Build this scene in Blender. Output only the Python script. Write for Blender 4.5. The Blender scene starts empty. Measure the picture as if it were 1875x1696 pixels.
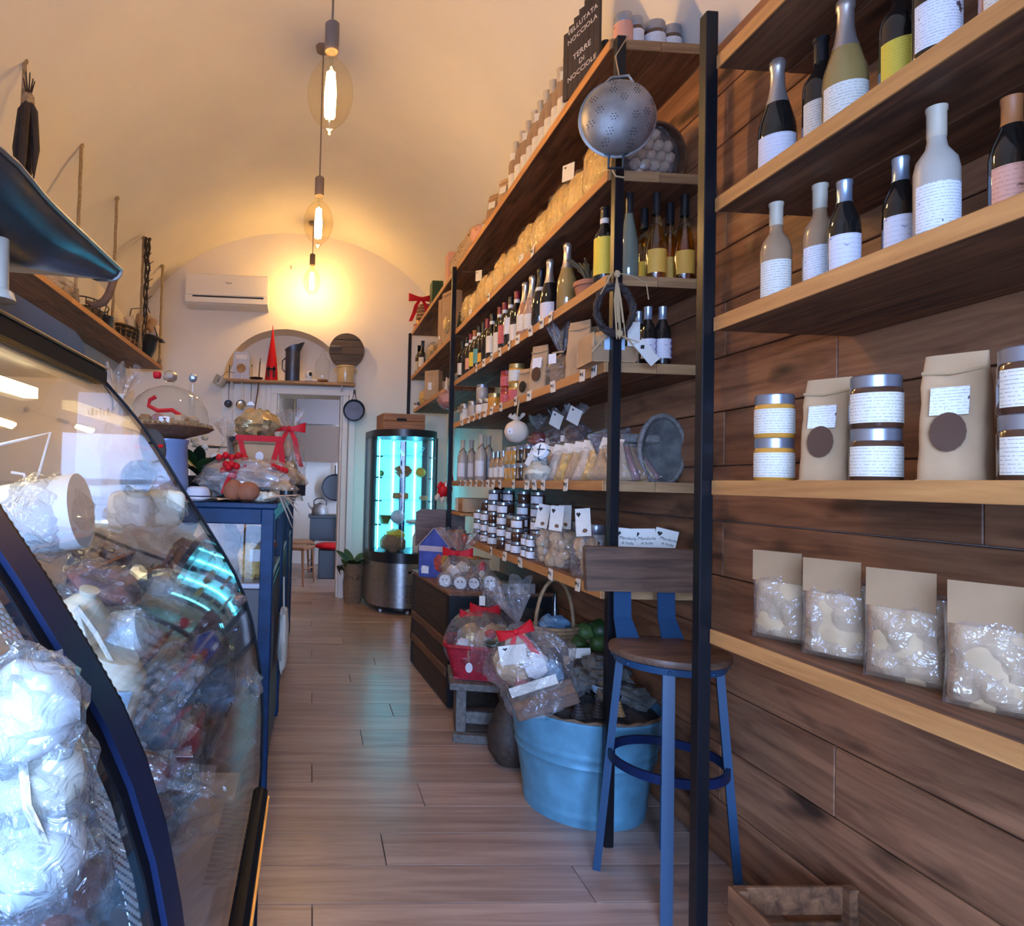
import bpy, bmesh, math, random
from mathutils import Vector, Matrix, noise as mnoise
random.seed(7)
S = bpy.context.scene
COL = S.collection
R = math.radians
PI = math.pi

# ---------------------------------------------------------------- camera
FPX, CX, CY, W, H = 1200.0, 636.0, 848.0, 1875.0, 1696.0
CAM = Vector((0, 0, 1.28))
ROT = Matrix.Rotation(R(-3.1), 3, 'Z') @ Matrix.Rotation(R(91.65), 3, 'X') @ Matrix.Rotation(R(1.6), 3, 'Z')
cd = bpy.data.cameras.new('camera')
cd.sensor_fit = 'HORIZONTAL'; cd.sensor_width = 36.0
cd.lens = FPX / W * 36.0
cd.shift_x = (W / 2 - CX) / W
cd.shift_y = (CY - H / 2) / W
cd.clip_start = 0.02; cd.clip_end = 200
cam = bpy.data.objects.new('camera', cd)
cam.matrix_world = Matrix.Translation(CAM) @ ROT.to_4x4()
COL.objects.link(cam); S.camera = cam

# ---------------------------------------------------------------- world, daylight, exposure
wd = bpy.data.worlds.new('overcast_sky'); S.world = wd; wd.use_nodes = True
bg = wd.node_tree.nodes['Background']
bg.inputs[0].default_value = (0.35, 0.54, 1.0, 1); bg.inputs[1].default_value = 33.0
pl = bpy.data.lights.new('door_portal', 'AREA'); pl.shape = 'RECTANGLE'; pl.size = 2.2; pl.size_y = 2.2
pl.cycles.is_portal = True
po = bpy.data.objects.new('door_portal', pl); po.location = (-0.60, -1.25, 1.1); po.rotation_euler = (R(90), 0, 0)
COL.objects.link(po)
S.view_settings.view_transform = 'Standard'; S.view_settings.look = 'None'
S.view_settings.gamma = 1.0; S.view_settings.use_curve_mapping = False
S.view_settings.exposure = 0.16
BULB, LED, CASELAMP = 335.0, 20.0, 16.0
BULBCOL = (1.0, 0.60, 0.22)
cy = S.cycles
cy.transparent_max_bounces = 20; cy.max_bounces = 6; cy.diffuse_bounces = 4; cy.glossy_bounces = 3; cy.adaptive_threshold = 0.02
cy.sample_clamp_indirect = 6.0; cy.caustics_reflective = False; cy.caustics_refractive = False
try:
    cy.use_denoising = True; cy.denoiser = 'OPENIMAGEDENOISE'
except Exception: pass

# ---------------------------------------------------------------- measuring helpers (points at a real depth / height)
def ray(px, py): return ROT @ Vector(((px - CX) / FPX, -(py - CY) / FPX, -1.0))
def at(px, py, D):
    d = ray(px, py); return CAM + d * (D / d.y)
def proj(P):
    v = ROT.transposed() @ (Vector(P) - CAM); return CX + FPX * v.x / -v.z, CY - FPX * v.y / -v.z
def Dpx(px, x, z):                     # depth at which a point of that x and height stands
    lo, hi = 0.2, 14.0
    for _ in range(50):
        m = (lo + hi) / 2
        if (proj((x, m, z))[0] > px) == (x > 0): lo = m
        else: hi = m
    return (lo + hi) / 2
def Xpx(px, D, z):
    lo, hi = -6.0, 6.0
    for _ in range(50):
        m = (lo + hi) / 2
        if proj((m, D, z))[0] < px: lo = m
        else: hi = m
    return (lo + hi) / 2

# ---------------------------------------------------------------- materials
def _new(name):
    m = bpy.data.materials.new(name); m.use_nodes = True
    nt = m.node_tree; return m, nt, nt.nodes, nt.links, nt.nodes['Principled BSDF']
def rgb(c): return (c[0], c[1], c[2], 1)
def srgb(r, g, b):
    f = lambda v: (v / 255 / 12.92) if v / 255 <= 0.04045 else ((v / 255 + 0.055) / 1.055) ** 2.4
    return (f(r), f(g), f(b))
def mat(name, c, rough=0.6, metal=0.0, vary=0.0, vs=8.0, bump=0.0, bs=60.0, emit=None, es=0, coat=0.0, c2=None, spec=0.5):
    m, nt, N, L, P = _new(name)
    P.inputs['Base Color'].default_value = rgb(c); P.inputs['Roughness'].default_value = rough
    P.inputs['Metallic'].default_value = metal; P.inputs['Specular IOR Level'].default_value = spec; P.inputs['Coat Weight'].default_value = coat
    if vary or c2 or bump:
        tc = N.new('ShaderNodeTexCoord')
    if vary or c2:
        n = N.new('ShaderNodeTexNoise'); n.inputs['Scale'].default_value = vs; n.inputs['Detail'].default_value = 5
        L.new(tc.outputs['Object'], n.inputs['Vector'])
        r = N.new('ShaderNodeValToRGB'); L.new(n.outputs[0], r.inputs[0])
        e = r.color_ramp.elements; e[0].position = 0.35; e[1].position = 0.65
        d = c2 if c2 else tuple(v * (1 - vary) for v in c)
        e[0].color = rgb(d); e[1].color = rgb(c); L.new(r.outputs[0], P.inputs['Base Color'])
    if bump:
        n2 = N.new('ShaderNodeTexNoise'); n2.inputs['Scale'].default_value = bs; n2.inputs['Detail'].default_value = 4
        L.new(tc.outputs['Object'], n2.inputs['Vector'])
        b = N.new('ShaderNodeBump'); b.inputs['Strength'].default_value = bump; b.inputs['Distance'].default_value = 0.01
        L.new(n2.outputs[0], b.inputs['Height']); L.new(b.outputs[0], P.inputs['Normal'])
    if emit:
        P.inputs['Emission Color'].default_value = rgb(emit); P.inputs['Emission Strength'].default_value = es
    return m
def wood(name, c1, c2, axis=1, sc=2.0, rough=0.6, knots=0.0, bump=0.15, vary=0.25, coat=0.0, str_=14):
    m, nt, N, L, P = _new(name)
    tc = N.new('ShaderNodeTexCoord'); oi = N.new('ShaderNodeObjectInfo')
    mp = N.new('ShaderNodeMapping'); v = [sc * str_] * 3; v[axis] = sc; mp.inputs['Scale'].default_value = v
    cm = N.new('ShaderNodeCombineXYZ'); ml = N.new('ShaderNodeMath'); ml.operation = 'MULTIPLY'; ml.inputs[1].default_value = 40
    L.new(oi.outputs['Random'], ml.inputs[0])
    for i in range(3): L.new(ml.outputs[0], cm.inputs[i])
    L.new(cm.outputs[0], mp.inputs['Location']); L.new(tc.outputs['Object'], mp.inputs['Vector'])
    n = N.new('ShaderNodeTexNoise'); n.inputs['Scale'].default_value = 1; n.inputs['Detail'].default_value = 7
    n.inputs['Roughness'].default_value = 0.65; n.inputs['Distortion'].default_value = 0.6
    L.new(mp.outputs[0], n.inputs['Vector'])
    r = N.new('ShaderNodeValToRGB'); e = r.color_ramp.elements; e[0].position = 0.32; e[1].position = 0.68
    e[0].color = rgb(c1); e[1].color = rgb(c2); L.new(n.outputs[0], r.inputs[0])
    out = r.outputs[0]
    if knots:
        mk = N.new('ShaderNodeMapping'); v = [9.0] * 3; v[axis] = 3.2; mk.inputs['Scale'].default_value = v
        L.new(cm.outputs[0], mk.inputs['Location']); L.new(tc.outputs['Object'], mk.inputs['Vector'])
        k = N.new('ShaderNodeTexNoise'); k.inputs['Scale'].default_value = 1.0; k.inputs['Detail'].default_value = 2
        L.new(mk.outputs[0], k.inputs['Vector'])
        kr = N.new('ShaderNodeValToRGB'); ke = kr.color_ramp.elements; ke[0].position = 0.60; ke[1].position = 0.74
        ke[0].color = (1, 1, 1, 1); ke[1].color = rgb((1 - knots,) * 3); L.new(k.outputs[0], kr.inputs[0])
        mx = N.new('ShaderNodeMixRGB'); mx.blend_type = 'MULTIPLY'; mx.inputs[0].default_value = 1
        L.new(out, mx.inputs[1]); L.new(kr.outputs[0], mx.inputs[2]); out = mx.outputs[0]
    hs = N.new('ShaderNodeHueSaturation'); mr = N.new('ShaderNodeMapRange')
    mr.inputs['To Min'].default_value = 1 - vary; mr.inputs['To Max'].default_value = 1 + vary
    L.new(oi.outputs['Random'], mr.inputs['Value']); L.new(mr.outputs[0], hs.inputs['Value']); L.new(out, hs.inputs['Color'])
    L.new(hs.outputs[0], P.inputs['Base Color']); P.inputs['Roughness'].default_value = rough; P.inputs['Coat Weight'].default_value = coat
    b = N.new('ShaderNodeBump'); b.inputs['Strength'].default_value = bump; b.inputs['Distance'].default_value = 0.004
    L.new(n.outputs[0], b.inputs['Height']); L.new(b.outputs[0], P.inputs['Normal'])
    return m
def film(name, tint=(1, 1, 1), base=0.06, top=0.75, rough=0.05, power=3.0, bump=0.0, bs=40, milky=0.0, mc=(0.9, 0.92, 0.95)):
    """thin clear sheet: lets light through, mirrors more at grazing angles"""
    m, nt, N, L, P = _new(name); N.remove(P)
    o = N['Material Output']; t = N.new('ShaderNodeBsdfTransparent'); t.inputs[0].default_value = rgb(tint)
    g = N.new('ShaderNodeBsdfGlossy'); g.inputs['Roughness'].default_value = rough
    lw = N.new('ShaderNodeLayerWeight'); lw.inputs['Blend'].default_value = 0.5
    pw = N.new('ShaderNodeMath'); pw.operation = 'POWER'; pw.inputs[1].default_value = power
    ma = N.new('ShaderNodeMath'); ma.operation = 'MULTIPLY_ADD'; ma.inputs[1].default_value = top; ma.inputs[2].default_value = base
    L.new(lw.outputs['Facing'], pw.inputs[0]); L.new(pw.outputs[0], ma.inputs[0])
    mx = N.new('ShaderNodeMixShader'); L.new(ma.outputs[0], mx.inputs[0]); L.new(t.outputs[0], mx.inputs[1]); L.new(g.outputs[0], mx.inputs[2])
    res = mx.outputs[0]
    if bump:
        tc = N.new('ShaderNodeTexCoord'); n = N.new('ShaderNodeTexNoise'); n.inputs['Scale'].default_value = bs; n.inputs['Detail'].default_value = 3
        n.inputs['Distortion'].default_value = 1.5
        L.new(tc.outputs['Object'], n.inputs['Vector']); b = N.new('ShaderNodeBump'); b.inputs['Strength'].default_value = bump
        b.inputs['Distance'].default_value = 0.02; L.new(n.outputs[0], b.inputs['Height'])
        L.new(b.outputs[0], g.inputs['Normal']); L.new(b.outputs[0], lw.inputs['Normal'])
    if milky:
        df = N.new('ShaderNodeBsdfDiffuse'); df.inputs[0].default_value = rgb(mc)
        m2 = N.new('ShaderNodeMixShader'); m2.inputs[0].default_value = milky; L.new(res, m2.inputs[1]); L.new(df.outputs[0], m2.inputs[2]); res = m2.outputs[0]
    L.new(res, o.inputs['Surface']); return m
def printed(name, paper, ink, rows=70.0, ink_amt=0.5, rough=0.6, mark=None):
    """paper with lines of small print and one soft printed motif"""
    m, nt, N, L, P = _new(name)
    tc = N.new('ShaderNodeTexCoord')
    sp = N.new('ShaderNodeSeparateXYZ'); L.new(tc.outputs['Object'], sp.inputs[0])
    wv = N.new('ShaderNodeMath'); wv.operation = 'MULTIPLY'; wv.inputs[1].default_value = rows * 6.283
    L.new(sp.outputs['Z'], wv.inputs[0]); sn = N.new('ShaderNodeMath'); sn.operation = 'SINE'; L.new(wv.outputs[0], sn.inputs[0])
    n = N.new('ShaderNodeTexNoise'); n.inputs['Scale'].default_value = rows * 1.6; n.inputs['Detail'].default_value = 1
    L.new(tc.outputs['Object'], n.inputs['Vector'])
    ml = N.new('ShaderNodeMath'); ml.operation = 'MULTIPLY'; L.new(sn.outputs[0], ml.inputs[0]); L.new(n.outputs[0], ml.inputs[1])
    rp = N.new('ShaderNodeValToRGB'); e = rp.color_ramp.elements; e[0].position = 0.36; e[1].position = 0.48
    e[0].color = rgb(paper); e[1].color = rgb(tuple(paper[i] * (1 - ink_amt) + ink[i] * ink_amt for i in range(3)))
    L.new(ml.outputs[0], rp.inputs[0]); out = rp.outputs[0]
    if mark:
        n2 = N.new('ShaderNodeTexNoise'); n2.inputs['Scale'].default_value = rows * 0.33; L.new(tc.outputs['Object'], n2.inputs['Vector'])
        r2 = N.new('ShaderNodeValToRGB'); f = r2.color_ramp.elements; f[0].position = 0.67; f[1].position = 0.70
        f[0].color = (0, 0, 0, 1); f[1].color = (1, 1, 1, 1); L.new(n2.outputs[0], r2.inputs[0])
        mx = N.new('ShaderNodeMixRGB'); L.new(r2.outputs[0], mx.inputs[0]); L.new(out, mx.inputs[1]); mx.inputs[2].default_value = rgb(mark); out = mx.outputs[0]
    L.new(out, P.inputs['Base Color']); P.inputs['Roughness'].default_value = rough
    return m

M = {}
M['plaster'] = mat('cream_plaster', (0.80, 0.735, 0.64), 0.85, vary=0.05, vs=2.0, bump=0.05, bs=25)
M['white'] = mat('white_paint', (0.80, 0.77, 0.72), 0.5, vary=0.04)
M['ac_white'] = mat('white_plastic', (0.80, 0.76, 0.70), 0.35)
M['floor_wood'] = wood('laminate_oak', srgb(148, 120, 106), srgb(192, 166, 150), axis=0, sc=1.3, rough=0.30, bump=0.04, vary=0.14, str_=16)
M['joint'] = mat('floor_joint', (0.07, 0.05, 0.04), 0.8)
M['shelf'] = wood('burnt_pine', (0.055, 0.022, 0.010), (0.27, 0.115, 0.048), axis=1, sc=2.2, rough=0.62, knots=0.7, vary=0.12)
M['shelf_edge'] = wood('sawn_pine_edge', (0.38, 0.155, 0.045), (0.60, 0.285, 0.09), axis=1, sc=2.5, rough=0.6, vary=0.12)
M['shelf_edge_x'] = wood('sawn_pine_end', (0.22, 0.11, 0.045), (0.46, 0.26, 0.11), axis=0, sc=2.5, rough=0.6, vary=0.12)
M['panel'] = wood('brown_pine_panel', (0.125, 0.047, 0.021), (0.37, 0.165, 0.078), axis=1, sc=1.6, rough=0.55, knots=0.85, vary=0.18)
M['black_metal'] = mat('black_iron', (0.012, 0.013, 0.017), 0.32, 0.5)
M['navy'] = mat('navy_paint', (0.008, 0.042, 0.125), 0.45, vary=0.35, vs=14, bump=0.1, spec=0.2)
M['navy_dark'] = mat('dark_navy_trim', (0.006, 0.014, 0.050), 0.4, spec=0.15)
M['case_black'] = mat('case_black_rail', (0.005, 0.006, 0.009), 0.5, spec=0.1)
M['steel_blue'] = mat('stool_blue_steel', (0.014, 0.048, 0.105), 0.42, 0.0, spec=0.3)
M['steel'] = mat('brushed_steel', (0.42, 0.41, 0.40), 0.32, 1.0, vary=0.2, vs=30)
M['alu'] = mat('worn_aluminium', (0.40, 0.38, 0.36), 0.5, 0.55, vary=0.45, vs=9, bump=0.35, bs=16)
M['zinc'] = mat('galvanised_zinc', (0.13, 0.35, 0.49), 0.5, 0.15, vary=0.28, vs=11, bump=0.05)
M['stool_wood'] = wood('dark_stool_wood', (0.050, 0.026, 0.016), (0.17, 0.088, 0.05), axis=0, sc=3, rough=0.5, vary=0.1)
M['glass'] = film('clear_glass', (0.97, 0.985, 0.98), 0.035, 0.7, 0.01, 4)
M['case_glass'] = film('curved_case_glass', (0.95, 0.97, 0.975), 0.03, 0.70, 0.015, 3.8)
M['bulb_glass'] = film('amber_bulb_glass', (1.0, 0.96, 0.84), 0.03, 0.30, 0.02, 3)
M['cello'] = film('crinkled_cellophane', (0.97, 0.95, 0.93), 0.09, 0.65, 0.10, 2.2, bump=0.7, bs=28, milky=0.05)
M['vac'] = film('vacuum_plastic', (0.90, 0.95, 0.98), 0.10, 0.6, 0.12, 2.0, bump=0.8, bs=35, milky=0.05, mc=(0.75, 0.85, 0.95))
M['red'] = mat('red_ribbon', (0.56, 0.008, 0.014), 0.5, spec=0.2)
M['redbasket'] = mat('red_woven', (0.50, 0.012, 0.03), 0.5, vary=0.4, vs=40, bump=0.3, bs=70)
M['kraft'] = mat('kraft_paper', (0.50, 0.31, 0.16), 0.75, vary=0.15, vs=12, bump=0.12, bs=30)
M['kraft_dark'] = mat('kraft_dark', (0.33, 0.19, 0.09), 0.75, vary=0.15, vs=12)
M['card'] = printed('printed_card', (0.74, 0.69, 0.60), (0.05, 0.03, 0.02), 260, 0.55)
M['paper'] = mat('plain_card', (0.76, 0.70, 0.60), 0.7)
M['label'] = printed('cream_label', (0.72, 0.66, 0.55), (0.08, 0.05, 0.03), 150, 0.5)
M['label_w'] = printed('white_label', (0.74, 0.72, 0.72), (0.06, 0.05, 0.06), 170, 0.5, mark=(0.10, 0.06, 0.06))
M['label_y'] = printed('yellow_label', (0.72, 0.52, 0.05), (0.35, 0.2, 0.02), 150, 0.35)
M['label_o'] = printed('orange_label', (0.80, 0.42, 0.06), (0.3, 0.1, 0.02), 150, 0.3)
M['label_r'] = printed('red_label', (0.50, 0.05, 0.06), (0.8, 0.7, 0.6), 130, 0.5)
M['label_t'] = mat('teal_label', (0.10, 0.32, 0.30), 0.6)
M['label_g'] = printed('grape_print_label', (0.66, 0.62, 0.64), (0.3, 0.25, 0.35), 100, 0.3, mark=(0.22, 0.15, 0.26))
M['label_p'] = printed('pink_label', (0.70, 0.33, 0.22), (0.3, 0.1, 0.05), 120, 0.4, mark=(0.2, 0.08, 0.04))
M['grape'] = mat('printed_grapes', (0.16, 0.10, 0.20), 0.6)
M['ink'] = mat('black_ink', (0.012, 0.010, 0.010), 0.7)
M['chalk'] = mat('chalk', (0.66, 0.60, 0.53), 0.9)
M['slate'] = mat('chalkboard', (0.045, 0.030, 0.024), 0.7, vary=0.3)
M['wine'] = mat('dark_wine_glass', (0.010, 0.009, 0.008), 0.06, coat=0.5)
M['rose'] = mat('rose_glass', (0.45, 0.20, 0.10), 0.08, coat=0.5)
M['gold_glass'] = mat('golden_wine_glass', (0.30, 0.19, 0.06), 0.06, coat=0.5)
M['brown_glass'] = mat('kraft_toned_glass', (0.33, 0.20, 0.11), 0.25, coat=0.3)
M['frost'] = mat('frosted_grey_glass', (0.42, 0.36, 0.29), 0.35)
M['green_glass'] = mat('green_clear_glass', (0.14, 0.16, 0.12), 0.06, coat=0.6)
M['foil'] = mat('silver_foil', (0.62, 0.56, 0.50), 0.3, 0.8)
M['foil_blue'] = mat('blue_silver_foil', (0.42, 0.52, 0.66), 0.28, 0.8)
M['caps_k'] = mat('black_capsule', (0.012, 0.012, 0.014), 0.35)
M['caps_r'] = mat('red_capsule', (0.25, 0.02, 0.03), 0.35)
M['caps_c'] = mat('cream_capsule', (0.52, 0.43, 0.31), 0.5)
M['caps_w'] = mat('white_band', (0.70, 0.67, 0.60), 0.5)
M['caps_o'] = mat('orange_capsule', (0.40, 0.14, 0.04), 0.5)
M['yellow_liq'] = film('yellow_liquor', (0.92, 0.66, 0.22), 0.04, 0.3, 0.03, 3)
M['cabinet_grey'] = mat('cabinet_grey_board', (0.085, 0.08, 0.085), 0.5)
M['blue_cover'] = mat('blue_acrylic_cover', (0.06, 0.15, 0.25), 0.3)
M['lamp_show'] = mat('showcase_strip_light', (1, 0.9, 0.7), 0.4, emit=(1.0, 0.72, 0.36), es=60)
M['bottle_glass'] = film('pale_bottle_glass', (0.86, 0.90, 0.80), 0.10, 0.6, 0.03, 2.5)
M['pasta_film'] = film('glossy_pasta_film', (1, 0.98, 0.94), 0.05, 0.5, 0.12, 2.2, bump=0.6, bs=24)
M['backlit'] = mat('backlit_fridge_panel', (0.5, 0.8, 0.85), 0.4, emit=(0.10, 0.66, 0.92), es=1.0)  # added cyan glow stands in for LED light on the back panel
M['pearl'] = mat('pearl_beaded_rose', (0.62, 0.36, 0.25), 0.25, vary=0.6, vs=160)
M['honey'] = mat('honey_jam', (0.62, 0.27, 0.04), 0.15, coat=0.5)
M['choco'] = mat('hazelnut_cream', (0.075, 0.032, 0.018), 0.15, coat=0.5)
M['jam_red'] = mat('red_sauce', (0.36, 0.03, 0.015), 0.15, coat=0.5)
M['lid'] = mat('pewter_lid', (0.33, 0.36, 0.42), 0.3, 0.75)
M['lid_gold'] = mat('gold_lid', (0.55, 0.40, 0.16), 0.3, 0.8)
M['lid_w'] = mat('white_lid', (0.75, 0.74, 0.72), 0.4)
M['pasta'] = mat('dry_pasta', (0.72, 0.46, 0.14), 0.5, vary=0.3, vs=30, bump=0.5, bs=35)
M['taralli'] = mat('baked_taralli', (0.56, 0.37, 0.20), 0.7, vary=0.25, vs=14)
M['rope'] = mat('jute_rope', (0.42, 0.29, 0.16), 0.9, vary=0.4, vs=60, bump=0.6, bs=90)
M['raffia'] = mat('raffia_string', (0.46, 0.30, 0.15), 0.8)
M['twig'] = mat('dark_twig', (0.035, 0.022, 0.018), 0.75, vary=0.4, vs=25, bump=0.4)
M['wicker'] = mat('brown_wicker', (0.20, 0.09, 0.04), 0.65, vary=0.4, vs=45, bump=0.3)
M['wicker_light'] = mat('light_wicker', (0.42, 0.25, 0.12), 0.65, vary=0.4, vs=45, bump=0.3)
M['iron_dark'] = mat('black_enamel', (0.012, 0.014, 0.018), 0.3)
M['enamel_blue'] = mat('blue_enamel', (0.22, 0.30, 0.52), 0.3, vary=0.1, coat=0.4)
M['enamel_white'] = mat('white_enamel', (0.68, 0.74, 0.86), 0.2, coat=0.4)
M['terracotta'] = mat('terracotta', (0.36, 0.12, 0.055), 0.75, vary=0.15, vs=20)
M['cork'] = mat('light_bark', (0.17, 0.10, 0.06), 0.85, vary=0.4, vs=20, bump=0.5)
M['leaf'] = mat('green_leaf', (0.025, 0.075, 0.018), 0.45, vary=0.4, vs=10)
M['leaf_dark'] = mat('dark_leaf', (0.012, 0.022, 0.012), 0.5, vary=0.4, vs=10)
M['thyme'] = mat('thyme_twig', (0.10, 0.085, 0.045), 0.8)
M['burlap'] = mat('burlap', (0.26, 0.17, 0.10), 0.9, vary=0.3, vs=60, bump=0.5, bs=90)
M['cheese'] = mat('pale_cheese', (0.74, 0.68, 0.52), 0.45, vary=0.10, vs=8)
M['cheese_w'] = mat('white_ricotta', (0.80, 0.82, 0.80), 0.5)
M['salami'] = mat('cured_salami', (0.22, 0.075, 0.055), 0.4, vary=0.55, vs=28, bump=0.3, bs=40)
M['meat'] = mat('dark_cured_meat', (0.13, 0.045, 0.03), 0.4, vary=0.6, vs=18, bump=0.3)
M['meat_pink'] = mat('pink_ham', (0.42, 0.19, 0.16), 0.4, vary=0.35, vs=12)
M['bluewrap'] = mat('blue_net_wrap', (0.16, 0.28, 0.40), 0.35, vary=0.5, vs=26, bump=0.5, bs=45)
M['cotton'] = mat('cotton_cord', (0.72, 0.68, 0.56), 0.9, bump=0.4, bs=120)
M['case_in'] = mat('case_cream_lining', (0.62, 0.52, 0.40), 0.45)
M['case_shelf'] = mat('case_grey_deck', (0.30, 0.28, 0.30), 0.35, 0.3)
M['bread'] = mat('bread_crust', (0.42, 0.22, 0.08), 0.7, vary=0.5, vs=12, bump=0.4)
M['trunk'] = wood('dark_trunk_wood', (0.020, 0.014, 0.010), (0.075, 0.045, 0.03), axis=1, sc=3, rough=0.6, vary=0.1)
M['trunk_iron'] = mat('trunk_black_iron', (0.012, 0.014, 0.017), 0.5, 0.3, vary=0.3, vs=20)
M['trunk_slat'] = wood('reddish_slat', (0.10, 0.04, 0.02), (0.22, 0.10, 0.05), axis=1, sc=3, rough=0.5, vary=0.1)
M['greywood'] = wood('weathered_grey_wood', (0.09, 0.08, 0.07), (0.20, 0.18, 0.16), axis=1, sc=3, rough=0.8, vary=0.15)
M['crate'] = wood('crate_wood', (0.20, 0.085, 0.035), (0.42, 0.20, 0.09), axis=0, sc=4, rough=0.55, vary=0.1)
M['darkboard'] = wood('dark_round_board', (0.028, 0.018, 0.012), (0.085, 0.055, 0.038), axis=0, sc=3, rough=0.6, vary=0.2)
M['earth'] = mat('dark_bark_earth', (0.045, 0.038, 0.032), 0.95, vary=0.6, vs=18, bump=0.9, bs=22)
M['stone'] = mat('grey_bark', (0.13, 0.125, 0.11), 0.9, vary=0.5, vs=22, bump=0.8, bs=30)
M['clay_pot'] = mat('orange_clay', (0.42, 0.16, 0.08), 0.7, vary=0.1)
M['stoneware'] = mat('cream_stoneware', (0.62, 0.44, 0.20), 0.3, coat=0.4)
M['pan'] = mat('blue_grey_pan', (0.075, 0.09, 0.125), 0.4, 0.5, vary=0.3, vs=12)
M['curtain'] = mat('grey_roller_blind', (0.30, 0.26, 0.25), 0.8)
M['curtain2'] = mat('brown_blind_hem', (0.24, 0.17, 0.125), 0.8)
M['log_end'] = mat('split_log', (0.38, 0.24, 0.13), 0.8, vary=0.3, vs=20)
M['potato'] = mat('white_figs', (0.62, 0.51, 0.38), 0.7, vary=0.15, vs=20)
M['scale_metal'] = mat('tinned_scale_metal', (0.10, 0.16, 0.23), 0.28, 0.85, vary=0.4, vs=7)
M['scale_cream'] = mat('cream_scale_body', (0.40, 0.36, 0.29), 0.4)
M['horn'] = mat('bent_branch', (0.20, 0.12, 0.08), 0.8, vary=0.3, vs=20, bump=0.4)
M['box_blue'] = mat('printed_blue_box', (0.06, 0.09, 0.36), 0.4, vary=0.4, vs=14)
M['box_lilac'] = mat('lilac_box_card', (0.52, 0.42, 0.46), 0.45, vary=0.15)
M['flower_red'] = mat('printed_red_flowers', (0.50, 0.06, 0.04), 0.5, vary=0.5, vs=60)
M['flower_yel'] = mat('printed_yellow_flowers', (0.46, 0.24, 0.03), 0.5, vary=0.4, vs=60)
M['photo_box'] = printed('photo_printed_box', (0.45, 0.48, 0.58), (0.5, 0.2, 0.05), 30, 0.3, mark=(0.50, 0.20, 0.06))
M['cyan_led'] = mat('cyan_led', (0.1, 0.6, 0.8), 0.4, emit=(0.10, 0.72, 1.0), es=LED)
M['bulb_on'] = mat('glowing_filament', (1, 0.8, 0.5), 0.4, emit=BULBCOL, es=BULB)
M['lamp_warm'] = mat('warm_case_lamp', (1, 0.9, 0.7), 0.4, emit=(1.0, 0.78, 0.45), es=CASELAMP)
M['back_fill'] = mat('back_room_fill_globe', (1, 0.9, 0.7), 0.4, emit=(1.0, 0.68, 0.36), es=60)
M['socket'] = mat('taupe_lamp_socket', (0.20, 0.135, 0.10), 0.5)
M['gold'] = mat('gold_trim', (0.55, 0.36, 0.14), 0.35, 0.7)
M['fruit_y'] = mat('yellow_fruit', (0.60, 0.48, 0.05), 0.4)
M['fruit_g'] = mat('green_squash', (0.09, 0.16, 0.035), 0.5, vary=0.5, vs=12)
M['bluepack'] = mat('pale_blue_tray', (0.42, 0.55, 0.68), 0.4)
M['santa_skin'] = mat('soft_toy_cream', (0.62, 0.50, 0.38), 0.9)
M['copper'] = mat('coppery_pot', (0.30, 0.12, 0.05), 0.4, 0.4)
M['pavement'] = mat('street_pavement', (0.30, 0.30, 0.31), 0.9, vary=0.2)
M['gold_foil'] = mat('gold_cello_foil', (0.62, 0.45, 0.22), 0.28, 0.6, vary=0.35, vs=22, bump=0.6, bs=30)
M['white_foil'] = mat('white_silver_wrap', (0.62, 0.57, 0.55), 0.3, 0.35, vary=0.35, vs=14, bump=0.8, bs=22)
M['blue_screen'] = mat('blue_indicator', (0.05, 0.1, 0.6), 0.4, emit=(0.15, 0.3, 1.0), es=6)

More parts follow.
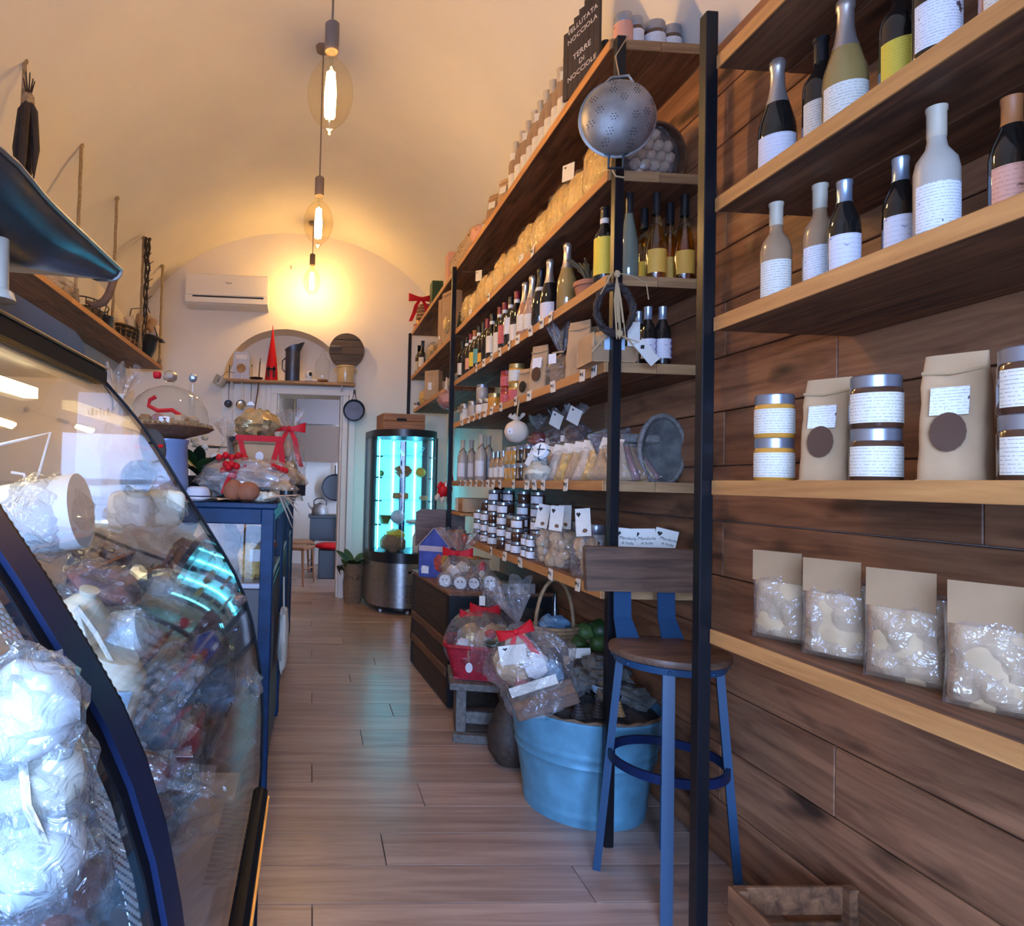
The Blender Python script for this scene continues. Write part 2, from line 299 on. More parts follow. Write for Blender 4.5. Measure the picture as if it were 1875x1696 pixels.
# ---------------------------------------------------------------- mesh builder
class MB:
    def __init__(s): s.v = []; s.f = []
    def add(s, vs, fs):
        o = len(s.v); s.v += [tuple(v) for v in vs]; s.f += [tuple(i + o for i in f) for f in fs]; return s
    def box(s, c, d, rz=0.0, ch=0.0):
        x, y, z = d[0] / 2, d[1] / 2, d[2] / 2; m = Matrix.Rotation(rz, 3, 'Z'); C = Vector(c)
        if ch <= 0:
            vs = [C + m @ Vector((sx * x, sy * y, sz * z)) for sz in (-1, 1) for sx, sy in ((-1, -1), (1, -1), (1, 1), (-1, 1))]
            return s.add(vs, [(3, 2, 1, 0), (4, 5, 6, 7), (0, 1, 5, 4), (1, 2, 6, 5), (2, 3, 7, 6), (3, 0, 4, 7)])
        ch = min(ch, x * .9, y * .9, z * .9); vs = []
        for zz, k in ((-z, ch), (-z + ch, 0), (z - ch, 0), (z, ch)):
            X, Y = x - k, y - k; e = ch * .7
            for px_, py_ in ((-X, -Y + e), (-X + e, -Y), (X - e, -Y), (X, -Y + e), (X, Y - e), (X - e, Y), (-X + e, Y), (-X, Y - e)):
                vs.append(C + m @ Vector((px_, py_, zz)))
        fs = [tuple(range(7, -1, -1)), tuple(range(24, 32))]
        for r_ in range(3):
            for i in range(8):
                j = (i + 1) % 8; fs.append((r_ * 8 + i, r_ * 8 + j, r_ * 8 + 8 + j, r_ * 8 + 8 + i))
        return s.add(vs, fs)
    def lathe(s, prof, seg=20, c=(0, 0, 0), a0=0.0, a1=2 * PI, sx=1.0, sy=1.0):
        full = abs(a1 - a0 - 2 * PI) < 1e-6; n = seg if full else seg + 1; vs = []; fs = []
        for r, z in prof:
            for i in range(n):
                a = a0 + (a1 - a0) * i / seg
                vs.append((c[0] + r * math.cos(a) * sx, c[1] + r * math.sin(a) * sy, c[2] + z))
        for k in range(len(prof) - 1):
            for i in range(seg):
                j = (i + 1) % n
                fs.append((k * n + i, k * n + j, (k + 1) * n + j, (k + 1) * n + i))
        return s.add(vs, fs)
    def tube(s, path, r, seg=8, closed=False, flat=1.0):
        P = [Vector(p) for p in path]; n = len(P); vs = []; fs = []; up = Vector((0, 0, 1)); prev = None
        for i in range(n):
            a = P[(i - 1) % n] if (closed or i > 0) else P[i]; b = P[(i + 1) % n] if (closed or i < n - 1) else P[i]
            t = (b - a); t = t.normalized() if t.length > 1e-9 else Vector((0, 0, 1))
            if prev is None: u = t.cross(up) if abs(t.z) < 0.95 else t.cross(Vector((1, 0, 0)))
            else: u = prev - t * prev.dot(t)
            u.normalize(); prev = u; w = t.cross(u); rr = r[i] if isinstance(r, (list, tuple)) else r
            for k in range(seg):
                an = 2 * PI * k / seg; vs.append(P[i] + u * rr * math.cos(an) + w * rr * flat * math.sin(an))
        for i in range(n if closed else n - 1):
            for k in range(seg):
                a, b = i * seg, ((i + 1) % n) * seg; j = (k + 1) % seg; fs.append((a + k, a + j, b + j, b + k))
        if not closed: fs += [tuple(range(seg - 1, -1, -1)), tuple(range((n - 1) * seg, n * seg))]
        return s.add(vs, fs)
    def prism(s, poly, axis, a, b):
        n = len(poly)
        def mk(p, h):
            return (h, p[0], p[1]) if axis == 0 else (p[0], h, p[1]) if axis == 1 else (p[0], p[1], h)
        vs = [mk(p, a) for p in poly] + [mk(p, b) for p in poly]
        return s.add(vs, [tuple(range(n - 1, -1, -1)), tuple(range(n, 2 * n))] + [(i, (i + 1) % n, (i + 1) % n + n, i + n) for i in range(n)])
    def grid(s, fn, nu, nv, cu=False):
        vs = [fn(i / nu, j / nv) for j in range(nv + 1) for i in range(nu + (0 if cu else 1))]; w = nu + (0 if cu else 1)
        return s.add(vs, [(j * w + i, j * w + (i + 1) % w, (j + 1) * w + (i + 1) % w, (j + 1) * w + i) for j in range(nv) for i in range(nu)])
    def blob(s, c, r, seg=16, rings=10, amp=0.1, fr=3.0, seed=0, sq=1.0):
        C = Vector(c); o = Vector((seed * 3.7, seed * 1.3, seed * 7.1)); vs = []; fs = []
        pw = lambda v: math.copysign(abs(v) ** sq, v)
        for j in range(rings + 1):
            th = PI * j / rings
            for i in range(seg):
                ph = 2 * PI * i / seg
                d = Vector((pw(math.sin(th)) * pw(math.cos(ph)), pw(math.sin(th)) * pw(math.sin(ph)), pw(math.cos(th))))
                k = 1 + amp * mnoise.noise(d * fr + o) * 1.6
                vs.append(C + Vector((d.x * r[0], d.y * r[1], d.z * r[2])) * k)
        for j in range(rings):
            for i in range(seg):
                k = (i + 1) % seg; fs.append((j * seg + i, (j + 1) * seg + i, (j + 1) * seg + k, j * seg + k))
        return s.add(vs, fs)
    def xf(s, m):
        s.v = [tuple(m @ Vector(v)) for v in s.v]; return s
    def mesh(s, name, m, smooth=True):
        me = bpy.data.meshes.new(name); me.from_pydata(s.v, [], s.f); me.materials.append(M[m] if isinstance(m, str) else m)
        bm = bmesh.new(); bm.from_mesh(me); bmesh.ops.remove_doubles(bm, verts=bm.verts, dist=1e-6)
        bmesh.ops.recalc_face_normals(bm, faces=bm.faces); bm.to_mesh(me); bm.free()
        if smooth:
            me.polygons.foreach_set('use_smooth', [True] * len(me.polygons))
            try: me.set_sharp_from_angle(angle=R(38))
            except Exception: pass
        me.update(); return me
    def build(s, name, m, parent=None, smooth=True, loc=(0, 0, 0), rot=(0, 0, 0)):
        return link(name, s.mesh(name, m, smooth), parent, loc, rot)
def link(name, me, parent=None, loc=(0, 0, 0), rot=(0, 0, 0)):
    o = bpy.data.objects.new(name, me); COL.objects.link(o); o.parent = parent; o.location = loc; o.rotation_euler = rot; return o
CACHE = {}
def shared(key, m, fn, smooth=True):
    k = (key, m)
    if k not in CACHE: CACHE[k] = fn().mesh(key, m, smooth)
    return CACHE[k]
def tag(o, label, cat, group=None):
    o['label'] = label; o['category'] = cat
    if group: o['group'] = group
    return o
def thing(name, label, cat, loc=(0, 0, 0), rz=0.0, group=None, rot=None):
    o = bpy.data.objects.new(name, None); COL.objects.link(o); o.location = loc; o.rotation_euler = rot if rot else (0, 0, rz)
    o.empty_display_size = 0.05
    return tag(o, label, cat, group)
def struct(name, mb, m, label=None, smooth=False, parent=None):
    o = mb.build(name, m, parent, smooth)
    if parent is None:
        o['kind'] = 'structure'
        if label: o['label'] = label
    return o
ORD = 'first second third fourth fifth sixth seventh eighth ninth tenth eleventh twelfth thirteenth fourteenth fifteenth sixteenth seventeenth eighteenth nineteenth twentieth'.split()
def text(name, s, size, m, parent, loc, rot, shear=0.0, ext=0.0006):
    c = bpy.data.curves.new(name, 'FONT'); c.body = s; c.size = size; c.align_x = 'CENTER'; c.align_y = 'CENTER'; c.shear = shear; c.extrude = ext; c.resolution_u = 2
    t = bpy.data.objects.new(name, c); COL.objects.link(t); bpy.context.view_layer.update()
    me = bpy.data.meshes.new_from_object(t.evaluated_get(bpy.context.evaluated_depsgraph_get()))
    bpy.data.objects.remove(t); me.materials.clear(); me.materials.append(M[m])
    return link(name, me, parent, loc, rot)
def arc(cx, cz, rx, rz_, a0, a1, n):
    return [(cx + rx * math.cos(a0 + (a1 - a0) * i / n), cz + rz_ * math.sin(a0 + (a1 - a0) * i / n)) for i in range(n + 1)]
# ================================================================ the room
XL, XR, YB, YF = -1.97, 1.50, 7.30, -1.30
XF, XB = 1.075, 1.46                       # front edge of the shelves, face of the plank panelling
ZS, ZC = 2.60, 4.05                        # vault springing and crown
def vault(x, y):
    u = (x - (XL + XR) / 2) / ((XR - XL) / 2 + 0.02); u = max(-1, min(1, u))
    zb = ZS + (ZC - ZS) * math.sqrt(max(0, 1 - u * u))
    v = ((y + 0.35) % 2.45) / 2.45 * 2 - 1
    zl = ZS + 0.40 * math.sqrt(max(0, 1 - (v / 0.93) ** 2)) if abs(v) < 0.93 else 0
    zl += (abs(u) - 1) * 0.15
    k = 0.16; d = (zb - zl) / k
    return zb if d > 1 else zl if d < -1 else (zb + zl) / 2 + k * (d * d + 1) / 4
fl = struct('floor', MB().box(((XL + XR) / 2, (YF + 10.2) / 2, -0.05), (XR - XL + 0.2, 10.2 - YF, 0.076)), 'joint', 'oak laminate plank floor running the length of the shop')
random.seed(3)
PLK = {}
def plank_mesh(L_):
    k = round(L_, 2)
    if k not in PLK: PLK[k] = MB().box((0, 0, 0), (k - 0.003, 0.197, 0.014), ch=0.0012).mesh('plank', 'floor_wood', False)
    return PLK[k]
y = 0.622; row = 0
while y < 10.1:
    x = XL - [0.1, 0.55, 0.95, 0.3, 0.75][row % 5]
    while x < XR:
        a, b = max(x, XL), min(x + 1.28, XR)
        if b - a > 0.05 and b > -1.4: link('plank', plank_mesh(b - a), fl, ((a + b) / 2, y + 0.1, -0.007))
        x += 1.28
    y += 0.2; row += 1
struct('wall_left', MB().box((XL - 0.05, (YF + YB) / 2, 1.9), (0.1, YB - YF + .7, 3.8)), 'plaster', 'cream plastered wall behind the hanging rope shelf')
wr = struct('wall_right', MB().box((XR + 0.05, (YF + YB) / 2, 1.9), (0.1, YB - YF + .7, 3.8)), 'plaster', 'cream plastered wall lined with brown pine planks behind the shelving')
for r_ in range(15):
    ys = [-0.6 + 0.4 * (r_ % 3), 1.9 + 0.35 * (r_ % 2), 4.98] if r_ % 2 else [-0.6, 1.35 + 0.2 * (r_ % 3), 3.2 + 0.25 * (r_ % 4), 4.98]
    for a, b in zip(ys, ys[1:]):
        MB().box((0, 0, 0), (0.038, b - a - 0.003, 0.192), ch=0.003).build('wall_plank', 'panel', wr, False, (XB + 0.02, (a + b) / 2, 0.1 + r_ * 0.196))
NX, NW, NZ, NT = -0.33, 0.68, 2.36, 2.965          # arched niche
DL, DR, DT = -0.405, 0.325, 2.235                    # doorway
wb = MB()
def rect(x0, x1, z0, z1): wb.prism([(x0, z0), (x1, z0), (x1, z1), (x0, z1)], 1, YB, YB + 0.34)
rect(XL, NX - NW, 0, 4.15); rect(NX + NW, XR, 0, 4.15); rect(NX - NW, DL, 0, NZ); rect(DL, DR, DT, NZ); rect(DR, NX + NW, 0, NZ)
la = arc(NX, NZ, NW, NT - NZ, PI, PI / 2, 12); ra = arc(NX, NZ, NW, NT - NZ, PI / 2, 0, 12)
wb.prism(la + [(NX, 4.15), (NX - NW, 4.15)], 1, YB, YB + 0.34); wb.prism(ra + [(NX + NW, 4.15), (NX, 4.15)], 1, YB, YB + 0.34)
wb.box((NX, YB + 0.36, 2.66), (1.5, 0.05, 0.75))
wb.prism(arc(NX, NZ, 0.52, 0.36, PI, 0, 16), 1, YB + 0.31, YB + 0.34)
struct('wall_back', wb, 'plaster', 'cream plastered end wall with an arched niche above the doorway')
struct('ceiling', MB().grid(lambda u, v: (XL - .02 + u * (XR - XL + .04), YF - .1 + v * (YB - YF + .2), vault(XL + u * (XR - XL), YF + v * (YB - YF))), 72, 170), 'plaster', 'cream plastered barrel vault with soft side lunettes', True)
ff = MB(); ff.box((-1.85, YF - .05, 2), (0.32, .1, 4.2)); ff.box((1.02, YF - .05, 2), (1.06, .1, 4.2)); ff.box((-0.6, YF - .05, 3.2), (2.3, .1, 2.0))
struct('wall_front', ff, 'plaster', 'cream wall around the open shop front')
struct('ground_outside', MB().box((0, -8, -0.03), (24, 13.3, 0.05)), 'pavement', 'grey street paving outside the open shop front')
t1 = MB().box((NX - .38, YB - 0.006, 1.18), (0.60, 0.012, 2.36)).build('trim_1', 'white', None, False); t1['kind'] = 'structure'; t1['label'] = 'white boarded panel beside the doorway under the niche shelf'
for i in range(5): MB().box((0, 0, 0), (0.112, 0.012, 2.33), ch=.003).build('panel_board', 'white', t1, False, (NX - .38 - .24 + i * .12, YB - 0.017, 1.18))
t2 = MB().box((DL - .035, YB - 0.02, DT / 2), (0.07, 0.04, DT), ch=.004).build('trim_2', 'white', None, False); t2['kind'] = 'structure'; t2['label'] = 'white painted casing around the doorway'
MB().box(((DL + DR) / 2 + .03, YB - 0.02, DT + .05), (DR - DL + .2, 0.045, 0.1), ch=.004).build('header', 'white', t2, False)
MB().box((DR + .03, YB - 0.03, DT / 2), (0.06, 0.07, DT), ch=.004).build('jamb', 'white', t2, False)
MB().box((DR + .105, YB - 0.045, DT / 2), (0.07, 0.09, DT + .1), ch=.004).build('jamb', 'white', t2, False)
MB().box((DR - .012, YB + .17, DT / 2), (0.02, 0.34, DT)).build('reveal', 'white', t2, False)
MB().box((DL + .012, YB + .17, DT / 2), (0.02, 0.34, DT)).build('reveal', 'white', t2, False)
# the room behind
bk = MB(); bk.box((0, 10.25, 1.35), (4.2, .1, 2.7)); bk.box((-2.02, 8.9, 1.35), (.1, 2.6, 2.7)); bk.box((2.02, 8.9, 1.35), (.1, 2.6, 2.7))
struct('wall_far', bk, 'plaster', 'beige wall of the back room seen through the doorway')
struct('ceiling_far', MB().box((0, 8.95, 2.75), (4.2, 2.6, .1)), 'plaster', 'flat ceiling of the back room')
struct('floor_far', MB().box((1.75, 8.95, -0.05), (.6, 2.6, .09)), 'joint', 'edge of the back room floor')

# ================================================================ shelving
SZ = [2.97, 2.47, 2.075, 1.75, 1.31, 0.915]      # tops of the boards
TH = 0.036
def bay(name, label, y0, y1, zs, posts, x0=XF, near=True, ph=2.96, cuts=None):
    t = thing(name, label, 'shelving', ((x0 + XB) / 2, (y0 + y1) / 2, 0))
    o = Vector(t.location)
    for i, z in enumerate(zs):
        a, b = (cuts or {}).get(i, (y0, y1)); hw = (XB - x0) / 2
        for k in (0, 1):
            bd = MB().box((0, 0, 0), (hw - 0.002, b - a, TH), ch=0.003).build('shelf_board', 'shelf', t, False, Vector((x0 + hw * (k + .5), (a + b) / 2, z - TH / 2)) - o)
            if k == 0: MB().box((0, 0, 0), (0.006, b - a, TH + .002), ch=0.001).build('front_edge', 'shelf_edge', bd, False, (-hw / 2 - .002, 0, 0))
            if near: MB().box((0, 0, 0), (hw - .002, 0.006, TH + .002), ch=0.001).build('end_edge', 'shelf_edge_x', bd, False, (0, -(b - a) / 2 - .002, 0))
    for (px_, py_, z0) in posts:
        MB().box((0, 0, 0), (0.034, 0.034, ph - z0), ch=0.003).build('post', 'black_metal', t, False, Vector((px_, py_, (ph + z0) / 2)) - o)
    return t
bay('shelving_unit', 'long pine shelving of six boards on black posts beside the aisle', 2.36, 4.95, SZ, [(1.098, 2.335, 0), (1.055, 4.965, 0), (1.44, 2.335, 0)])
bay('shelving_unit', 'short pine shelving of three boards above the round glass fridge', 4.99, 7.22, SZ[:3], [(1.055, 7.24, 2.0)], near=False, cuts={2: (5.2, 6.95)})
bay('shelving_unit', 'pine shelving on black posts in front of the bar stool', 0.42, 1.70, SZ[1:], [(1.06, 1.72, 0), (1.06, 0.40, 0)], near=False, ph=2.6)

# left shelf on ropes
ls = thing('rope_shelf', 'brown plank shelf hung from jute ropes on the wall', 'shelf', (-1.785, 4.8, 2.42))
for a, b in ((2.3, 4.35), (4.352, 5.45), (5.452, 6.95)):
    for k, hx in ((0, -0.275), (1, -0.09), (2, 0.09)):
        bd = MB().box((0, 0, 0), (0.183 if k else 0.18, b - a, 0.035), ch=.003).build('shelf_board', 'shelf', ls, False, ((-1.97 + .095 if k == 0 else -1.785 + .0 if k == 1 else -1.785 + .09) + 1.785, (a + b) / 2 - 4.8, 0)) if k != 1 else None
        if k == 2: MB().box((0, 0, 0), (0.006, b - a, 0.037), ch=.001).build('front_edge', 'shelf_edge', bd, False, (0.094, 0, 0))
RP = [3.59, 4.47, 5.28, 6.12, 6.90]
for i, ry in enumerate(RP):
    zt = 3.52 - .01 * i
    P = [(0.165 + .002 * math.sin(j * 2.1 + i), ry - 4.8 + .002 * math.cos(j * 1.7 + i), 0.02 + (zt - 2.44) * j / 14) for j in range(15)]
    rp = MB(); rp.tube(P, 0.0125, 8)
    for k in range(4): rp.blob((0.165, ry - 4.8, 0.03 + .016 * k), (0.024, 0.024, 0.014), 8, 5, .2, 3, k)
    rp.blob((P[-1][0], P[-1][1], P[-1][2]), (0.02, 0.02, 0.022), 8, 6, .15, 3, i)
    ro = rp.build('rope', 'rope', ls)
    vx, vy = -1.62, ry
    MB().tube([(P[-1][0], P[-1][1], P[-1][2]), (P[-1][0] - .02, P[-1][1], vault(vx, vy) - 2.42 + .01)], 0.004, 6).build('hook', 'black_metal', ro)
def ribbon(path, w, th=.002, wd=(1, 0, 0)):
    P = [Vector(p) for p in path]; W_ = Vector(wd); mb = MB(); vs = []; n = len(P)
    for i, p_ in enumerate(P):
        t_ = (P[min(n - 1, i + 1)] - P[max(0, i - 1)]).normalized(); nn = t_.cross(W_); nn = nn.normalized() if nn.length > 1e-6 else Vector((0, 1, 0)); ww = w[i] if isinstance(w, (list, tuple)) else w
        vs += [p_ - W_ * ww / 2 - nn * th / 2, p_ + W_ * ww / 2 - nn * th / 2, p_ + W_ * ww / 2 + nn * th / 2, p_ - W_ * ww / 2 + nn * th / 2]
    fs = [(3, 2, 1, 0), tuple(range(4 * n - 4, 4 * n))]
    for i in range(n - 1):
        for k in range(4): fs.append((4 * i + k, 4 * i + (k + 1) % 4, 4 * i + 4 + (k + 1) % 4, 4 * i + 4 + k))
    return mb.add(vs, fs)
# ================================================================ hanging lamps
def pendant(px, py, D, label):
    c = at(px, py, D); zt = vault(c.x, c.y)
    t = thing('pendant_lamp', label, 'lamp', (c.x, c.y, c.z), 0, 'bare bulb pendants along the vault')
    prof = [(0.0, -0.165), (0.012, -0.163), (0.016, -0.150), (0.024, -0.142), (0.028, -0.128)]
    for i in range(17):
        a = -PI / 2 + 0.38 + (PI - 0.66) * i / 16; prof.append((0.0925 * math.cos(a), 0.137 * math.sin(a)))
    prof += [(0.026, 0.150), (0.024, 0.175)]
    MB().lathe(prof, 28).build('glass_bulb', 'bulb_glass', t)
    f = MB()
    for k in range(8):
        a = 2 * PI * k / 8; f.tube([(0.017 * math.cos(a), 0.017 * math.sin(a), -0.095), (0.020 * math.cos(a + .2), 0.020 * math.sin(a + .2), 0), (0.014 * math.cos(a + .4), 0.014 * math.sin(a + .4), 0.085)], 0.0046, 6)
    fo = f.build('filament', 'bulb_on', t)
    MB().tube([(0, 0, -0.15), (0, 0, -0.1), (0, 0, 0.1), (0, 0, 0.175)], [0.004, 0.006, 0.006, 0.012], 8).build('glass_stem', 'glass', t)
    MB().lathe([(0.0, 0.178), (0.024, 0.178), (0.026, 0.172), (0.029, 0.178), (0.029, 0.285), (0.024, 0.29), (0.010, 0.30), (0.0, 0.302)], 20).build('socket', 'socket', t)
    MB().tube([(0, 0, 0.295), (0, 0, zt - c.z + 0.01)], 0.0045, 8).build('cord', 'socket', t)
    MB().lathe([(0.0, 0), (0.05, 0.0), (0.045, -0.025), (0.0, -0.028)], 20, (0, 0, zt - c.z + .004)).build('ceiling_rose', 'socket', t)
pendant(605, 172, 2.6, 'large bare oval filament bulb hanging closest to the chalkboard')
pendant(583, 408, 4.1, 'middle one of three oval filament bulbs hanging in a line')
pendant(571, 515, 6.95, 'small-looking oval filament bulb hanging in front of the end wall')
BR = thing('ceiling_lamp', 'added warm globe lamp, out of view on the back room ceiling', 'lamp', (1.2, 9.0, 2.42))  # unseen lamp, added to warm the back room light
MB().blob((0, 0, 0), (.07, .07, .07), 16, 10, 0).build('globe', 'back_fill', BR); MB().tube([(0, 0, .06), (0, 0, .29)], .01, 8).build('stem', 'socket', BR)

# ================================================================ end wall
a0, a1 = at(341, 500, 7.08), at(490, 563, 7.08)
ac = thing('air_conditioner', 'white wall air conditioner beside the arched niche', 'air conditioner', ((a0.x + a1.x) / 2, 7.18, a1.z))
aw, ah = a1.x - a0.x, a0.z - a1.z
MB().prism([(-.11, .03), (-.10, ah), (.115, ah), (.115, 0), (.02, 0), (-.06, 0.01)], 0, -aw / 2, aw / 2).xf(Matrix.Identity(3)).build('body', 'ac_white', ac, False)
MB().prism([(-.118, ah * .32), (-.112, ah * .98), (-.102, ah), (-.102, ah * .32)], 0, -aw / 2 + .012, aw / 2 - .012).build('front_panel', 'ac_white', ac, False)
fp = MB().box((0.015, -.107, ah * .27), (aw * .86, .012, .016)).build('air_slot', 'iron_dark', ac, False)
MB().prism([(-.114, ah * .08), (-.116, ah * .235), (-.105, ah * .235), (-.100, ah * .08)], 0, -aw / 2 + .07, aw / 2 - .04).build('louvre', 'ac_white', ac, False)
text('logo', 'Haier', 0.030, 'ink', ac, (0.02, -.118, ah * .72), (R(88), 0, 0))

ns = at(400, 694, 7.16); ne = at(650, 704, 7.16)
nsf = thing('niche_shelf', 'orange-brown wooden shelf above the doorway', 'shelf', ((ns.x + ne.x) / 2, 7.2, 2.345))
MB().box((0, 0, 0), (ne.x - ns.x, 0.2, 0.03), ch=.004).build('board', 'shelf_edge_x', nsf, False)
for s_ in (-1, 1): MB().prism([(0.1, -0.015), (-.06, -0.015), (0.1, -0.09)], 0, s_ * .6 - .012, s_ * .6 + .012).build('bracket', 'white', nsf, False)
ZN = 2.36
def onn(px, D=7.2): return Xpx(px, D, ZN)
# printed box
b = thing('printed_box', 'tall carton printed with baked rolls on the niche shelf', 'box', (onn(442), 7.18, ZN))
MB().prism([(-.09, 0), (.09, 0), (.09, .24), (.075, .30), (-.075, .30), (-.09, .24)], 1, -.045, .045).build('carton', 'photo_box', b, False)
MB().lathe([(0, 0), (.048, 0), (.05, .002), (0, .003)], 18).xf(Matrix.Rotation(R(90), 3, 'X')).build('printed_rolls', 'bread', b, True, (0, -.046, .12))
MB().box((0, -.0465, .245), (.12, .003, .05)).build('printed_title', 'label_w', b, False)
# red cone
c = thing('red_cone', 'tall glossy red cone with black print on the niche shelf', 'cone', (onn(497), 7.17, ZN))
MB().lathe([(0, 0), (.073, 0), (.073, .004), (.058, .17), (.036, .34), (.015, .49), (.005, .57), (.003, .61), (0, .612)], 24).build('cone', 'redgloss' if 'redgloss' in M else 'red', c)
cp = MB()
for dx in (-.03, .03): cp.box((dx, -.064, .09), (.022, .008, .12))
cp.box((0, -.064, .12), (.10, .008, .02)); cp.build('black_print', 'ink', c, False)
# dark pitcher
p = thing('metal_pitcher', 'dark tall metal measuring jug with slanted spout on the niche shelf', 'pitcher', (onn(535), 7.17, ZN))
MB().lathe([(0, 0), (.078, 0), (.08, .01), (.080, .33), (.074, .335), (.074, .02), (0, .02)], 24).build('body', 'pan', p)
MB().grid(lambda u, v: ((.080 + .012 * v) * math.cos(2 * PI * u) + (.035 * v if math.cos(2 * PI * u) > 0 else 0), (.080 + .01 * v) * math.sin(2 * PI * u), .33 + v * (.06 + .045 * math.cos(2 * PI * u))), 24, 3, True).build('spout', 'pan', p)
MB().tube([(-.08, -.02, .1), (-.11, -.03, .13), (-.11, -.03, .22), (-.08, -.02, .25)], .007, 8).build('handle', 'iron_dark', p)
# white ornament
w = thing('white_figurine', 'small round white figurine with a dark opening on the niche shelf', 'figurine', (onn(566), 7.14, ZN))
MB().blob((0, 0, .075), (.045, .04, .045), 16, 10, .02).build('head', 'lid_w', w); MB().blob((0, 0, .02), (.05, .035, .022), 14, 8, .05).build('base', 'lid_w', w)
MB().blob((0.012, -.036, .08), (.018, .008, .024), 12, 8, 0).build('opening', 'ink', w)
for s_ in (-1, 1): MB().blob((s_ * .07, 0, .013), (.035, .02, .013), 12, 6, .1).build('wing', 'lid_w', w)
# carafe
g = thing('glass_carafe', 'clear glass carafe with stopper on the niche shelf', 'carafe', (onn(590), 7.16, ZN))
MB().lathe([(0, .004), (.07, .004), (.075, .02), (.085, .18), (.07, .24), (.035, .275), (.03, .30), (.04, .315), (.02, .32), (.016, .34), (.03, .35), (0, .352)], 24).build('glass', 'glass', g)
MB().lathe([(0, .008), (.066, .008), (.06, .03), (0, .035)], 20).build('base_liquid', 'copper', g)
# round board leaning
rb = thing('round_board', 'dark round slatted wooden board hanging beside the niche', 'board', (Xpx(635, 7.22, 2.74), 7.24, 2.735))
rr = .195
for i in range(5):
    z0, z1 = -rr + .08 * i, min(rr, -rr + .08 * (i + 1) - .003); pts = []
    for k in range(9):
        z = z0 + (z1 - z0) * k / 8; pts.append((math.sqrt(max(0, rr * rr - z * z)), z))
    MB().prism(pts + [(-x, z) for x, z in reversed(pts)], 1, -.018 + .004 * (i % 2), .018).build('slat', 'darkboard', rb, False)
MB().box((-.13, -.03, .04), (.12, .02, .02)).build('latch', 'greywood', rb, False)
# crock
ck = thing('stoneware_crock', 'cream glazed two-handled crock at the end of the niche shelf', 'crock', (onn(632), 7.17, ZN))
MB().lathe([(0, 0), (.085, 0), (.092, .015), (.092, .17), (.10, .175), (.10, .19), (.088, .19), (.086, .02), (0, .02)], 26).build('body', 'stoneware', ck)
for s_ in (-1, 1): MB().tube([(s_ * .09, 0, .12), (s_ * .12, 0, .125), (s_ * .12, 0, .155), (s_ * .09, 0, .16)], .009, 8).build('handle', 'stoneware', ck)
# small dark dish
MBd = MB().lathe([(0, .004), (.05, 0), (.075, .025), (.07, .028), (0, .012)], 18).build('dark_dish', 'iron_dark', None, True, (onn(470), 7.16, ZN)); tag(MBd, 'small black dish between the printed carton and the red cone', 'dish')
# ladles hanging below shelf
def ladle(px, pyc, r, m, m2, label, ptop=672, hemi=True, D=7.14):
    c = at(px, pyc, D); tz = at(px + 3, ptop, D).z - c.z
    t = thing('ladle', label, 'ladle', (c.x, c.y, c.z), 0, 'utensils hanging under the niche shelf')
    MB().tube([(0, 0, r * .8), (0.002, -.004, tz * .5), (0, 0.0, tz)], [.006, .009, .008], 8, flat=.5).build('handle', m, t)
    if hemi: MB().lathe([(0, -.035), (r * .5, -.028), (r * .87, -.01), (r, .01), (r * .93, .01), (r * .8, -.006), (0, -.022)], 20).xf(Matrix.Rotation(R(75), 3, 'X')).build('bowl', m2, t)
    else: MB().prism([(-.0, .05), (.05, .0), (-.05, .0)], 1, -.004, .004).build('blade', m2, t, False)
    MB().tube([(0, 0, tz), (0, -.012, tz + .02), (0, .03, tz + .01)], .004, 6).build('hook', 'iron_dark', t)
ladle(418, 740, .044, 'iron_dark', 'pan', 'black iron ladle hanging under the niche shelf beside the tin cup')
ladle(441, 741, .054, 'white', 'steel', 'steel ladle with white handle hanging under the niche shelf')
ladle(459, 742, .03, 'steel', 'steel', 'thin steel spatula hanging under the niche shelf', hemi=False)
sk = thing('iron_skewer', 'long thin rusty skewer hanging below the red cone', 'skewer', tuple(at(470, 700, 7.12)))
MB().tube([(0.03, 0, .22), (0.015, 0, -.1), (-.02, 0, -.36)], [.008, .009, .006], 6).build('rod', 'wicker', sk); MB().tube([(0.03, 0, .2), (0.035, 0, .26), (.02, .03, .2)], .004, 6).build('hook', 'iron_dark', sk)
cu = at(402, 698, 7.1)
cup = thing('tin_cup', 'small tin cup hanging at the end of the niche shelf', 'cup', (cu.x, cu.y, cu.z), rot=(0, R(28), 0))
MB().lathe([(0, -.05), (.06, -.05), (.065, .05), (.06, .05), (.055, -.04), (0, -.04)], 20).build('body', 'scale_cream', cup); MB().tube([(0, -.06, -.02), (0, -.1, 0), (0, -.06, .03)], .006, 6).build('handle', 'steel', cup)
MB().tube([(0, 0, .05), (0.02, 0, .13), (0.09, 0.02, .16)], .003, 6).build('wire', 'iron_dark', cup)
